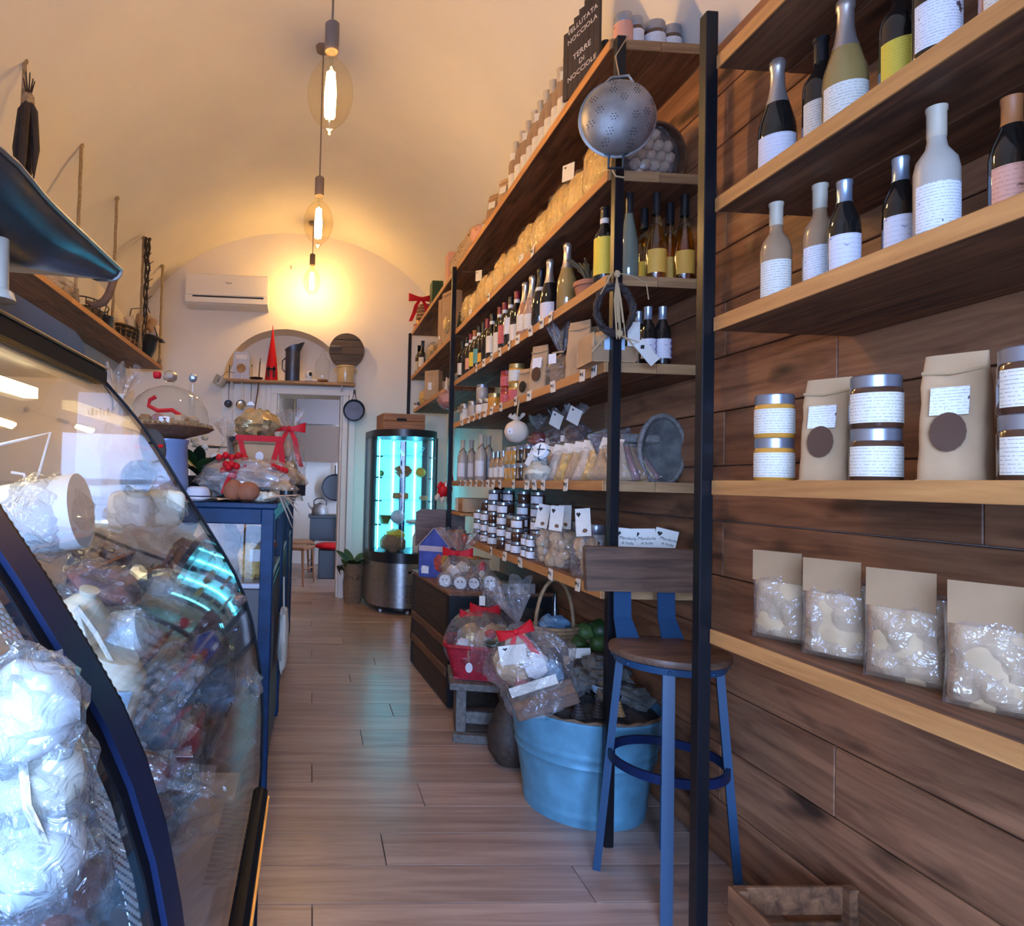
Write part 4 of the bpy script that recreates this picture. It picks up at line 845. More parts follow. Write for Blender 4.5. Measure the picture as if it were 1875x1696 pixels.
# dark plant behind the jug
dp = thing('houseplant', 'dark leafy houseplant with pale flowers behind the blue jug', 'plant', cxy(362, 3.15, CZ))
MB().lathe([(0, 0), (.05, 0), (.065, .10), (.06, .105), (0, .09)], 16).build('pot', 'iron_dark', dp)
for i in range(14): leaf(random.uniform(.10, .17), .06, random.uniform(.2, 1.0)).build('leaf', 'leaf_dark' if i % 3 else 'leaf', dp, True, (0, 0, .09 + .01 * (i % 5)), (0, 0, i * 2.4))
for i in range(4): MB().blob((.03 * math.cos(i * 2), -.03, .24 + .015 * i), (.018, .012, .014), 8, 6, .2, 3, i).build('flower', 'cheese', dp)
# small chalk frame
sf = thing('small_blackboard', 'small curved black sign clipped behind the hampers', 'sign', cxy(434, 3.5, CZ)); MB().grid(lambda u, v: ((u - .5) * .10 * (1 + .25 * v), -.01 * math.cos((u - .5) * 3), .22 + .10 * v), 8, 4).build('board', 'iron_dark', sf)
for s_ in (-1, 1): MB().tube([(s_ * .05, 0, .215), (s_ * .064, 0, .325)], .005, 6).build('edge', 'foil', sf)
MB().tube([(0, 0.01, 0), (0, 0.01, .25)], .006, 6).build('stand', 'iron_dark', sf)
# small metal pan / lid behind dome
one('tin_plate', 'thin tin plate lying behind the cake stand', 'plate', cxy(385, 3.6, CZ + .262), MB().lathe([(0, .012), (.10, 0), (.105, .004), (0, .018)], 24), 'foil')
gk = thing('tag_pouch', 'cream pouch with a flower-shaped tag behind the silver hamper', 'pouch', cxy(398, 3.25, CZ), R(8)); MB().blob((0, 0, .11), (.05, .035, .11), 14, 10, .12, 3, 4, .8).build('pouch', 'santa_skin', gk); MB().box((0, -.04, .19), (.07, .003, .05), .1).build('tag', 'label', gk, False)
one('brass_tin', 'slim metal canister under the pouch tag on the cabinet', 'canister', cxy(379, 3.0, CZ), MB().lathe([(0, 0), (.022, 0), (.022, .07), (.018, .075), (0, .076)], 16), 'wicker_light')
hk2 = thing('cellophane_cone', 'empty clear cellophane cone standing above the tin canister', 'cellophane', cxy(412, 3.4, CZ)); filmbody(hk2, .07, .06, .30, 21); ruffle(hk2, (0, 0, .30), .07, .09, seed=5); MB().blob((0, 0, .08), (.055, .05, .075), 14, 9, .2, 4, 3).build('biscuits', 'taralli', hk2)
# ================================================================ bottles, jars, bags
PROF = {
 'bordeaux': [(0, 0), (.035, 0), (.0375, .004), (.0375, .185), (.035, .202), (.019, .228), (.0148, .242), (.0145, .298), (.0162, .30), (.0162, .308), (0, .309)],
 'champagne': [(0, 0), (.040, 0), (.0435, .005), (.0435, .13), (.041, .155), (.030, .195), (.020, .228), (.016, .255), (.015, .295), (.0175, .30), (.0175, .318), (.012, .325), (0, .326)],
 'flute': [(0, 0), (.034, 0), (.037, .005), (.038, .10), (.034, .155), (.024, .21), (.0165, .25), (.0145, .30), (.0145, .345), (0, .346)],
 'beer': [(0, 0), (.029, 0), (.031, .004), (.031, .125), (.028, .145), (.0165, .175), (.0135, .19), (.0135, .222), (.0145, .224), (.0145, .232), (0, .233)],
 'liqueur': [(0, 0), (.033, 0), (.035, .004), (.035, .15), (.031, .172), (.017, .195), (.0145, .21), (.0145, .265), (.016, .267), (.016, .275), (0, .276)],
 'small': [(0, 0), (.022, 0), (.024, .003), (.024, .085), (.021, .10), (.011, .118), (.010, .128), (.010, .155), (0, .156)],
}
CAPZ = {'bordeaux': .246, 'champagne': .205, 'flute': .262, 'beer': .182, 'liqueur': .215, 'small': .125}
LABZ = {'bordeaux': (.055, .145), 'champagne': (.035, .115), 'flute': (.03, .12), 'beer': (.03, .105), 'liqueur': (.03, .12), 'small': (.02, .07)}
def rat(kind, z):
    P = PROF[kind]
    for (r0, z0), (r1, z1) in zip(P, P[1:]):
        if z0 <= z <= z1 and z1 > z0: return r0 + (r1 - r0) * (z - z0) / (z1 - z0)
    return .01
def bottle(kind, loc, glass, caps, lab, label, group, face=R(215), band=None, sc=1.0, ltall=None, cat='bottle', name=None, liq=None):
    t = thing(name or 'bottle', label, cat, loc, 0, group); t.scale = (sc, sc, sc)
    link('glass', shared('b_' + kind, glass, lambda: MB().lathe(PROF[kind], 20)), t)
    if liq: link('liquid', shared('liq_' + kind, liq, lambda: MB().lathe([(0, .004)] + [(r * .9, z + .003) for r, z in PROF[kind] if .003 < z < CAPZ[kind] - .03] + [(0, CAPZ[kind] - .03)], 18)), t)
    if caps:
        z0 = CAPZ[kind]; zt = PROF[kind][-1][1]
        def cf():
            pts = [(rat(kind, z0) + .0006, z0)] + [(r + .0008, z) for r, z in PROF[kind] if z > z0 and r > 0] + [(0, zt + .001)]
            return MB().lathe(pts, 18)
        link('capsule', shared('c_' + kind, caps, cf), t)
    if band: link('neck_band', shared('n_' + kind, band, lambda: MB().lathe([(rat(kind, CAPZ[kind]) + .0012, CAPZ[kind] - .002), (rat(kind, CAPZ[kind] + .018) + .0018, CAPZ[kind] + .018)], 16)), t)
    if lab:
        z0, z1 = ltall or LABZ[kind]; r = rat(kind, (z0 + z1) / 2)
        link('paper_label', shared('l_%s_%.3f' % (kind, z1), lab, lambda: MB().lathe([(r + .0008, z0), (r + .0008, z1)], 14, a0=-1.15, a1=1.15)), t, (0, 0, 0), (0, 0, face))
    return t
def jar(loc, r, h, fill, lid, lab, label, group, face=R(215), name='jar'):
    t = thing(name, label, 'jar', loc, 0, group); k = '%.3f_%.3f' % (r, h)
    link('glass', shared('jar_' + k, fill, lambda: MB().lathe([(0, 0), (r * .93, 0), (r, .004), (r, h * .72), (r * .9, h * .8), (0, h * .8)], 20)), t)
    link('lid', shared('lid_' + k, lid, lambda: MB().lathe([(r * .93, h * .76), (r * .96, h * .77), (r * .96, h * .98), (r * .92, h), (0, h)], 20)), t)
    if lab: link('paper_label', shared('jl_' + k, lab, lambda: MB().lathe([(r + .0008, h * .1), (r + .0008, h * .66)], 14, a0=-1.3, a1=1.3)), t, (0, 0, 0), (0, 0, face))
    return t
def pillow(w, h, t_, seed=0, amp=.12, nu=12, nv=12):
    o = Vector((seed * 3.1, seed * 1.7, 0)); mb = MB()
    for sg in (1, -1):
        mb.grid(lambda u, v: ((u - .5) * w * (1 - .06 * math.sin(PI * v)), sg * t_ / 2 * ((1 - abs(2 * u - 1) ** 3) * (1 - abs(2 * v - 1) ** 4)) ** .6 * (1 + amp * mnoise.noise(Vector((u * 4, v * 4, sg)) + o) * 2), v * h), nu, nv)
    return mb
def kraftbag(loc, w, d, h, label, group, face, window=None, lab=None, m='kraft', name='paper_bag', cat='paper bag', tie=True):
    t = thing(name, label, cat, loc, face, group); sd = len(label)
    def f(u, v):
        a = 2 * PI * u; k = v ** 2; x = math.copysign(abs(math.cos(a)) ** .35, math.cos(a)) * w / 2 * (1 - .08 * k); y_ = math.copysign(abs(math.sin(a)) ** .35, math.sin(a)) * d / 2 * (1 - .94 * k)
        n = .004 * mnoise.noise(Vector((x * 30, y_ * 30, v * 5 + sd)))
        return (x + n, y_ + n, v * h)
    MB().grid(f, 24, 8, True).build('paper', m, t)
    MB().box((0, 0, .002), (w * .96, d * .96, .004)).build('base', m, t, False)
    tilt = -math.atan2(d * .3, h * .6)
    if window: MB().lathe([(0, 0), (w * .26, 0), (w * .26, .003), (0, .003)], 16, sy=1.4).xf(Matrix.Rotation(R(90), 3, 'X')).build('window', window, t, True, (0, -d * .5 - .001, h * .38), (tilt * .6, 0, 0))
    if lab: MB().box((0, 0, 0), (w * .55, .002, h * .22)).build('paper_label', lab, t, False, (0, -d * .42, h * .62), (tilt, 0, 0))
    if tie: MB().tube([(-w * .45, -.012, h * .86), (0, -.022, h * .84), (w * .45, -.012, h * .87)], .0035, 6).build('tie', 'raffia', t)
    return t
def tagcard(parent, loc, rot, w=.05, h=.07, m='card'):
    o = MB().box((0, 0, 0), (w, .0015, h)).build('card', m, parent, False, loc, rot)
    hrt = MB()
    for sg in (-1, 1): hrt.lathe([(0, 0), (w * .09, 0), (w * .09, .001), (0, .001)], 10).xf(Matrix.Identity(3))
    MB().prism([(-.1 * w, .04 * h), (-.05 * w, .09 * h), (0, .05 * h), (.05 * w, .09 * h), (.1 * w, .04 * h), (0, -.08 * h)], 1, -.0014, -.0008).build('heart_mark', 'ink', o, False, (-w * .25, 0, h * .3))
    return o
FACE = R(-55)           # fronts turned to the aisle and a little to the shop entrance (object front = -y)
def S1(px, i, x=1.15): return (x, Dpx(px, x, SZ[i]), SZ[i])

# ---- top shelf
g_ = 'brown liqueur bottles on the top shelf'
for k, px in enumerate([1036, 1024.5, 1011, 999.5, 988, 977, 966, 954.5, 943]):
    t = bottle('liqueur', S1(px, 0, 1.13), 'brown_glass', 'caps_c', 'label', 'brown liqueur bottle with cream label on the top shelf, %s from the chalkboard' % ORD[k], g_, sc=1.12, ltall=(.02, .10))
    if k in (0, 4, 6, 8): MB().box((0, 0, 0), (.03, .0015, .04)).build('neck_tag', 'card', t, False, (-.022, -.022, .185), (0.3, 0.2, R(-45)))
for k, px in enumerate([1106, 1090]):
    bottle('liqueur', S1(px, 0, 1.25 if k == 0 else 1.33), 'wine', 'caps_k', 'label_p' if k == 0 else 'label', ('black-capped bottle with pink label on the top shelf corner', 'black-capped bottle with cream label behind the chalkboard')[k], 'dark bottles behind the chalkboard', sc=1.1)
cbp = S1(1064, 0, 1.10)
cbd = thing('chalkboard', 'dark chalkboard with ragged top and chalk writing on the top shelf', 'chalkboard', cbp, R(-62))
for k in range(7):
    MB().box((0, 0, 0), (.0265, .014, .30 + .022 * k - (0.03 if k == 6 else 0)), ch=.002).build('board_slat', 'slate', cbd, False, (-.081 + .027 * k, .0005 * (k % 2), (.30 + .022 * k - (0.03 if k == 6 else 0)) / 2))
for k, (s_, zz, sz) in enumerate((('VELLUTATA', .305, .030), ('NOCCIOLA', .262, .030), ('TERRE', .175, .034), ('DI', .135, .030), ('NOCCIOLE', .095, .030))):
    text('chalk_writing', s_, sz, 'chalk', cbd, (0.005, -.0085, zz), (R(90), R(-14), 0), .2)
for k, (px, lm) in enumerate([(1140, 'label_p'), (1165, 'label_w'), (1205, 'label_w'), (1240, 'label_w')]):
    x = Xpx(px, 2.45, SZ[0]); jar((x, 2.45 + .02 * k, SZ[0]), .036 if k < 2 else .046, .16, 'choco' if k else 'label_p', 'lid', lm, '%s jar with %s wrapper standing over the colander on the top shelf' % (('pink labelled', 'slim white', 'wide white', 'outermost white')[k], ('coral', 'printed', 'lettered', 'plain')[k]), 'jars over the colander', R(268))
kraftbag(S1(925, 0, 1.14), .09, .06, .20, 'brown paper bag with dark tie ending the top shelf bottle row', 'bags on the top shelf', FACE, None, 'card')
kraftbag(S1(905, 0, 1.14), .10, .07, .21, 'crumpled brown paper bag next to the pink bundle on the top shelf', 'bags on the top shelf', FACE, None, 'label', 'kraft_dark')
kraftbag(S1(892, 0, 1.16), .09, .06, .15, 'small tagged paper bag beside the pink bundle on the top shelf', 'bags on the top shelf', FACE, None, 'card')
one('pink_bundle', 'rounded pink paper bundle on the top shelf', 'bundle', S1(880, 0, 1.14), MB().blob((0, 0, .07), (.07, .07, .075), 16, 10, .12, 3, 2), 'label_p')
for k, px in enumerate([868, 853, 839]):
    t = thing('round_loaf', 'round seeded %s on the top shelf, %s from the pink bundle' % ('flatbread standing upright', ORD[k]), 'bread', S1(px, 0, 1.13), R(-70), 'round flatbreads on the top shelf')
    MB().lathe([(0, 0), (.085, 0), (.10, .012), (.09, .028), (0, .034)], 24).xf(Matrix.Rotation(R(80), 3, 'X')).build('crust', 'taralli', t, True, (0, 0, .10))
    sd = MB(); random.seed(k)
    for _ in range(18): sd.box((random.uniform(-.06, .06), -.033, .10 + random.uniform(-.06, .06)), (.008, .006, .004))
    sd.build('seed_holes', 'bread', t, False)['kind'] = 'stuff'
# ---- pasta shelf
g_ = 'bags of dry pasta on the second shelf'
for k, px in enumerate([1100, 1062, 1030, 998, 968, 945, 922, 905, 889, 873, 859]):
    t = thing('pasta_bag', 'clear bag of yellow dry pasta on the second shelf, %s from the colander' % ORD[k], 'pasta', S1(px, 1, 1.15), 0, g_)
    L_, hh = (.30, .23) if k % 2 == 0 else (.28, .20)
    if k == 0: L_, hh = .24, .25
    MB().blob((0, 0, hh / 2), (.05, L_ / 2, hh / 2), 18, 12, .10, 2.5, k, .8).build('pasta', 'pasta', t)
    MB().blob((0, 0, hh / 2 + .004), (.055, L_ / 2 + .006, hh / 2 + .004), 16, 11, .14, 3.5, k + 20, .8).build('film', 'pasta_film', t, False)
    if k in (1, 8): tagcard(t, (-.045, .03, hh + .02), (0.1, .2, R(-75)), .085, .07)
    if k in (4, 9): tagcard(t, (-.062, -.06, .03), (0, 0, R(-80)), .05, .05)
t = kraftbag(S1(847, 1, 1.13), .085, .07, .15, 'dark cellophane bag of green sweets beside the far black post', 'bags on the second shelf', FACE, None, None, 'leaf_dark', 'sweet_bag', 'bag')
# round sieve of white figs at the near end of the second shelf
sv = thing('round_sieve', 'dark-rimmed round sieve full of pale dried figs behind the colander', 'sieve', (1.305, 2.52, SZ[1] + .125), rot=(R(14), 0, R(6)))
MB().lathe([(.135, -.05), (.138, .05), (.130, .05), (.128, -.045), (0, -.045), (0, -.05), (.135, -.05)], 32).xf(Matrix.Rotation(R(90), 3, 'X')).build('rim', 'wicker', sv)
MB().blob((0, 0, 0), (.134, .055, .132), 24, 12, .12, 3, 3).build('film', 'cello', sv, False)
random.seed(4)
sp = [(i * .042 - .105 + (.021 if j % 2 else 0), j * .037 - .092) for j in range(6) for i in range(6)]
k = 0
for (a, b_) in sp:
    if a * a + b_ * b_ < .1 ** 2:
        MB().blob((0, 0, 0), (.023, .021, .022), 12, 8, .1, 3, k).build('fig', 'potato', sv, True, (a, -.012 - random.uniform(0, .012), b_), (0, k, 0)); k += 1
# ---- wine shelf
g_ = 'wine bottles on the wine shelf'
W_ = [(1105, 'bordeaux', 'wine', 'caps_k', 'label_y', (.04, .185), 'caps_w', 'dark bottle with tall yellow label beside the black post'),
 (1037, 'champagne', 'gold_glass', 'foil', None, None, None, 'golden sparkling wine bottle with silver foil neck'),
 (1005, 'champagne', 'wine', 'foil', 'label_g', (.02, .105), None, 'dark sparkling bottle with a grey grape-print label'),
 (988, 'champagne', 'wine', 'caps_k', None, None, 'caps_w', 'unlabelled dark bottle with a white neck band'),
 (973, 'champagne', 'pearl', 'foil', 'label', None, None, 'bead-textured rosé bottle with silver foil neck'),
 (960, 'champagne', 'rose', 'foil', 'label', (.05, .14), None, 'salmon rosé bottle with a narrow white label'),
 (945, 'bordeaux', 'wine', 'caps_r', 'label', (.03, .12), 'caps_w', 'dark bottle with a low cream label next to the rosé bottles'),
 (934, 'bordeaux', 'wine', 'caps_k', 'label_w', (.09, .185), 'caps_w', 'tall dark bottle with white label and black capsule'),
 (923, 'bordeaux', 'wine', 'caps_r', 'label_r', (.06, .17), 'caps_w', 'dark bottle with a slim red label'),
 (914, 'bordeaux', 'wine', 'caps_r', 'label', (.01, .15), 'caps_w', 'dark bottle with the longest cream label'),
 (900, 'bordeaux', 'wine', 'caps_k', 'label', (.06, .165), 'caps_w', 'dark bottle with cream label before the orange-label bottle'),
 (891, 'bordeaux', 'wine', 'caps_r', None, None, None, 'plain dark bottle with dark red capsule'),
 (884, 'bordeaux', 'wine', 'caps_k', 'label_o', (.04, .10), None, 'dark bottle with a round orange label'),
 (876, 'bordeaux', 'wine', 'caps_k', 'label_t', (.05, .15), 'caps_w', 'dark bottle with a teal label'),
 (868, 'bordeaux', 'wine', 'caps_o', 'label_y', (.05, .15), 'caps_w', 'dark bottle with yellow label and orange capsule'),
 (861, 'bordeaux', 'wine', 'caps_r', 'label_p', (.05, .13), 'caps_w', 'dark bottle with a coral label'),
 (854, 'bordeaux', 'wine', 'caps_k', None, None, 'caps_w', 'plain dark bottle second from the far post'),
 (846, 'bordeaux', 'wine', 'caps_k', 'label', (.05, .14), None, 'dark bottle with cream label against the far post')]
for k, (px, kd, gl, cp, lb, lt, bd, des) in enumerate(W_):
    bottle(kd, S1(px, 2, 1.14 if k else 1.125), gl, cp, lb, des + ' on the wine shelf', g_, ltall=lt, band=bd, sc=1.0 if kd == 'champagne' else 1.02)
for k, (px, y_, kd, gl, lq, cp, lb, des) in enumerate([(1150, 2.43, 'flute', 'green_glass', None, 'caps_k', None, 'tall greenish clear bottle with black capsule beside the black post'),
  (1200, 2.42, 'flute', 'bottle_glass', 'yellow_liq', 'caps_k', 'label_o', 'clear bottle of pale liqueur with round yellow label at the shelf end'),
  (1225, 2.50, 'flute', 'bottle_glass', 'yellow_liq', 'caps_k', 'label_o', 'amber liqueur bottle third in the shelf-end row'),
  (1252, 2.42, 'flute', 'bottle_glass', 'yellow_liq', 'caps_k', 'label_o', 'amber liqueur bottle outermost at the shelf end'),
  (1178, 2.56, 'flute', 'bottle_glass', 'yellow_liq', 'caps_k', 'label_y', 'amber liqueur bottle standing behind the greenish bottle')]):
    bottle(kd, (Xpx(px, y_, SZ[2]), y_, SZ[2]), gl, cp, lb, des, 'liqueur bottles at the wine shelf end', R(262), liq=lq, sc=1.0)
pot = thing('thyme_pot', 'terracotta pot of dry thyme behind the yellow-label bottle', 'potted herb', (1.17, Dpx(1078, 1.17, SZ[2]), SZ[2]))
MB().lathe([(0, 0), (.045, 0), (.06, .07), (.066, .072), (.066, .092), (.055, .092), (.05, .02), (0, .02)], 20).build('pot', 'clay_pot', pot)
random.seed(8)
for k in range(20):
    a = random.uniform(0, 6.28); l = random.uniform(.05, .11); MB().tube([(0, 0, .08), (.4 * l * math.cos(a), .4 * l * math.sin(a), .1 + l * .6), (l * .9 * math.cos(a), l * .9 * math.sin(a), .1 + l)], [.003, .006, .004], 4).build('twig', 'thyme', pot, False)
# ---- fourth shelf
g_ = 'jars on the fourth shelf'
J4 = [(945, .045, .11, 'honey', 'lid_gold', 'label_r', 'honey jar with red label at the bottom of the two-jar stack', 0), (945, .045, .11, 'honey', 'lid_gold', 'label', 'honey jar stacked on top of the red-label jar', .11), (928, .04, .11, 'jam_red', 'caps_r', 'label_r', 'red-labelled sauce jar beside the honey jar stack', 0), (928, .04, .10, 'jam_red', 'caps_r', 'label_r', 'red-labelled sauce jar stacked above its twin', .11),
 (906, .045, .11, 'honey', 'lid_gold', None, 'amber jar without label in the middle of the fourth shelf', 0), (893, .038, .10, 'choco', 'lid', 'label', 'small dark jar with cream label beside the amber jar', 0), (882, .04, .115, 'choco', 'lid', 'label_w', 'grey-lidded jar with white label under another jar', 0), (882, .04, .10, 'frost', 'lid', None, 'grey jar stacked on top of the white-label jar', .115), (866, .038, .13, 'frost', 'lid', None, 'tall grey jar beside the daisy-tied jar', 0)]
for px, r_, h_, fi_, li_, la_, des, dz in J4:
    p_ = S1(px, 3, 1.14); jar((p_[0], p_[1], p_[2] + dz), r_, h_, fi_, li_, la_, des, g_)
dj = jar(S1(851, 3, 1.12), .036, .13, 'frost', 'lid', 'label', 'pale jar tied with a daisy-shaped straw rosette near the far post', g_)
for i in range(12): MB().blob((-.035, -.02, .09), (.004, .010, .024), 6, 4, 0).xf(Matrix.Translation((-.036, -.02, .085)).to_3x3()).build('straw_petal', 'raffia', dj, True, (0, 0, 0)) if i == 0 else MB().tube([(-.042, -.028, .085), (-.042 + .02 * math.cos(i * .524), -.028 - .02 * math.cos(i * .524), .085 + .03 * math.sin(i * .524))], [.003, .006], 5, flat=.4).build('straw_petal', 'raffia', dj)
kraftbag(S1(1062, 3, 1.14), .11, .08, .25, 'tall kraft bag tied with string beside the small carton', 'kraft bags on the fourth shelf', FACE, None, None)
kraftbag(S1(1080, 3, 1.26), .12, .08, .27, 'dark kraft bag standing behind the string-tied bag', 'kraft bags on the fourth shelf', FACE, None, None, 'kraft_dark')
kraftbag(S1(989, 3, 1.13), .10, .07, .24, 'kraft bag with a dark fruit window on the fourth shelf', 'kraft bags on the fourth shelf', FACE, 'choco', 'label_w')
kraftbag(S1(963, 3, 1.13), .085, .06, .16, 'small kraft pouch leaning on the honey jars', 'kraft bags on the fourth shelf', FACE, 'wine', None)
cl = thing('biscuit_bag', 'clear bag of brown biscuits with a round tag between the kraft bags', 'biscuit bag', S1(1028, 3, 1.14), FACE)
MB().blob((0, 0, .07), (.055, .045, .07), 16, 10, .2, 4, 2).build('biscuits', 'bread', cl); filmbody(cl, .07, .055, .15, 5); ruffle(cl, (0, 0, .15), .06, .12, seed=2); MB().box((-.01, -.06, .12), (.04, .002, .045)).build('tag', 'label_w', cl, False); MB().tube([(-.03, -.03, .152), (.0, -.04, .15), (.03, -.03, .152)], .004, 6).build('tie', 'raffia', cl)
bx4 = thing('tagged_carton', 'open kraft carton tied with straw at the shelf corner by the post', 'carton', (1.105, 2.43, SZ[3]), R(-4))
MB().box((0, 0, .004), (.16, .17, .008)).build('base', 'kraft', bx4, False); MB().box((-.075, 0, .055), (.006, .17, .11), ch=.001).build('side', 'kraft', bx4, False); MB().box((.075, 0, .03), (.006, .17, .055), ch=.001).build('side', 'kraft', bx4, False); MB().box((0, -.084, .03), (.16, .004, .055)).build('front', 'kraft_dark', bx4, False); MB().box((0, .083, .055), (.16, .004, .11)).build('rear', 'kraft', bx4, False)
MB().blob((-.01, .0, .075), (.06, .07, .055), 14, 9, .15, 4, 5).build('wrapped_goods', 'taralli', bx4); MB().box((0, -.089, .07), (.075, .002, .055)).build('blue_label', 'bluepack', bx4, False)
MB().box((.065, -.10, .10), (.045, .0016, .09)).xf(Matrix.Identity(3)).build('hang_tag', 'card', bx4, False, (0, 0, 0), (0, 0, 0))
for s_ in (-1, 1): MB().tube([(0, -.09, .11), (s_ * .05, -.1, .075), (s_ * .085, -.095, .03)], .0035, 6).build('straw', 'raffia', bx4)
MB().tube([(-.06, -.09, .125), (-.02, -.1, .118), (.02, -.1, .10), (.03, -.1, .085)], [.018, .012, .012, .018], 7, flat=.4).build('straw_bow', 'raffia', bx4)
for k, (px, y_) in enumerate([(1185, 2.43), (1212, 2.42), (1168, 2.50)]):
    bottle('beer', (Xpx(px, y_, SZ[3]), y_, SZ[3]), 'wine', 'foil_blue', 'label_g', 'dark grape-print beer bottle with silver cap, %s' % ('beside the straw-tied carton', 'outermost at the shelf end', 'half hidden behind the wreath')[k], 'beer bottles at the shelf end', R(262), sc=1.0)
for t in [o_ for o_ in COL.objects if o_.parent is None and o_.get('group') == 'beer bottles at the shelf end']:
    gr = MB()
    for q in range(7):
        a = R(262) + (.75 if q % 2 else .95); gr.blob((.0318 * math.cos(a), .0318 * math.sin(a), .035 + .0105 * q), (.004, .004, .0055), 8, 6, .1, 3, q)
    gr.build('grape_print', 'grape', t)
# wreath hanging from the corner of the wine shelf
wrt = thing('twig_wreath', 'dark twisted wreath tied with straw hanging from the wine shelf corner', 'wreath', (Xpx(1122, 2.30, 1.93), 2.285, 1.925))
for k in range(5):
    MB().tube([((.067 + .007 * math.sin(j * 1.3 + k)) * math.cos(j * PI / 14), .009 * math.cos(j * 1.7 + k * 2), (.085 + .008 * math.cos(j * 1.1 + k)) * math.sin(j * PI / 14)) for j in range(28)], .008, 6, True).build('twig_ring', 'twig', wrt)
for k in range(7):
    x = -.05 + .017 * k; MB().tube([(0, -.012, .12), (x * .25, -.022, .03), (x * (.2 + .12 * (k % 4)) + .01, -.02, -.11 + .03 * (k % 3))], .0020, 5).build('straw', 'raffia', wrt)
MB().tube([(-.06, -.015, .05), (-.02, -.02, .13), (.05, -.02, .12), (.11, -.01, .10), (.12, -.01, .04)], .0022, 5).build('straw', 'raffia', wrt)
MB().blob((0, -.015, .125), (.011, .009, .013), 8, 6, .2).build('knot', 'raffia', wrt); MB().blob((0.01, -.018, -.09), (.013, .010, .013), 8, 6, .2).build('knot', 'raffia', wrt)
wt = MB().box((0, 0, 0), (.042, .0016, .095)).build('hang_tag', 'card', wrt, False, (.105, -.03, -.155), (0, R(-42), 0)); MB().prism([(-.01, .0), (0, .008), (.01, .0), (0, -.01)], 1, -.002, -.0012).build('heart_mark', 'ink', wt, False, (0, 0, .025))
MB().tube([(.02, -.02, -.1), (.06, -.028, -.115), (.078, -.03, -.122)], .002, 5).build('tag_string', 'raffia', wrt)
# ---- fifth shelf (eye level)
g_ = 'cream-capped bottles on the fifth shelf'
for k, px in enumerate([846, 862, 880, 893]):
    t = bottle('liqueur', S1(px, 4, 1.15 if k % 2 == 0 else 1.22), 'frost', 'caps_c', 'label_w', 'frosted bottle with cream cap on the eye-level shelf, %s from the far post' % ORD[k], g_, sc=1.15); MB().tube([(-.03, -.03, .19), (0, -.02, .22), (.03, .02, .19)], .004, 5).build('neck_cord', 'kraft_dark', t)
for k, px in enumerate([903, 911, 921]):
    bottle('small', S1(px, 4, 1.12), 'brown_glass', 'lid', 'label', 'small brown oil bottle with dangling tag, %s in its short row' % ORD[k], 'small oil bottles', sc=1.15)
for k, (px, dz) in enumerate([(934, 0), (943, 0), (955, 0), (967, 0), (934, .095), (943, .095), (955, .095), (967, .095)]):
    p_ = S1(px, 4, 1.12); t = jar((p_[0], p_[1], p_[2] + dz), .034, .095, 'honey' if k % 4 < 2 else 'choco', 'lid', None, 'brown jar with tied wooden spoon, %s layer, %s from the hanging ball' % ('upper' if dz else 'lower', ORD[k % 4]), 'spoon jars on the eye-level shelf'); MB().tube([(-.03, -.028, .015), (-.032, -.03, .06), (-.032, -.03, .07)], [.008, .003, .003], 6).build('wooden_spoon', 'raffia', t)
hb = thing('hanging_cheese', 'round pale cheese in cloth hanging from the fourth shelf edge', 'cheese', (1.055, Dpx(945, 1.055, 1.5), 1.565)); MB().blob((0, 0, 0), (.062, .062, .06), 20, 14, .04, 2, 1).build('cheese', 'santa_skin', hb); MB().grid(lambda u, v: ((.010 + .028 * v) * (1 + .35 * math.sin(12 * u * PI) * v) * math.cos(2 * PI * u), (.010 + .028 * v) * math.sin(2 * PI * u), .055 + .03 * v * (1 + .4 * math.sin(10 * u * PI))), 36, 3, True).build('cloth_top', 'santa_skin', hb); MB().tube([(0, 0, .06), (.005, 0, .12), (0.012, 0, .168)], .004, 6).build('string', 'raffia', hb); MB().box((-.045, -.043, 0), (.03, .002, .03), R(-45)).build('printed_seal', 'label_w', hb, False)
pk = S1(1000, 4, 1.16)
rs = thing('rough_plank', 'rough grey plank riser bridging the goods on the eye-level shelf', 'plank', (1.30, 3.0, SZ[4])); MB().box((0, 0, .175), (.16, .95, .035), ch=.006).build('plank', 'greywood', rs, False)
for y_ in (-.42, .42): MB().box((0, y_, .078), (.14, .05, .156), ch=.004).build('block', 'greywood', rs, False)
ZP = SZ[4] + .1925
for k, (px, m_, des) in enumerate([(985, 'jam_red', 'red fruit pouch with a lilac cellophane top on the rough plank'), (1022, 'meat', 'dark fruit pouch on the rough plank'), (1055, 'meat', 'dark berry pouch with a slanted card on the rough plank')]):
    x = 1.26; t = thing('fruit_pouch', des, 'pouch', (x, Dpx(px, x, ZP), ZP), FACE, 'pouches on the rough plank'); MB().blob((0, 0, .045), (.055, .04, .045), 14, 9, .2, 4, k).build('fruit', m_, t); filmbody(t, .065, .05, .10, k + 30); ruffle(t, (0, 0, .10), .05, .07, seed=k)
    if k: tagcard(t, (.02, -.05, .12), (.2, .5, 0), .07, .075)
for k in range(3):
    p_ = S1(1020 + 12 * k, 4, 1.22); jar((1.26, Dpx(1008 + 14 * k, 1.26, ZP) , ZP), .026, .06, 'choco', 'lid', 'label_w', 'tiny dark jar on the rough plank, %s from the lilac pouch' % ORD[k], 'tiny jars on the plank')
g_ = 'flat packs of ribbon pasta on the eye-level shelf'
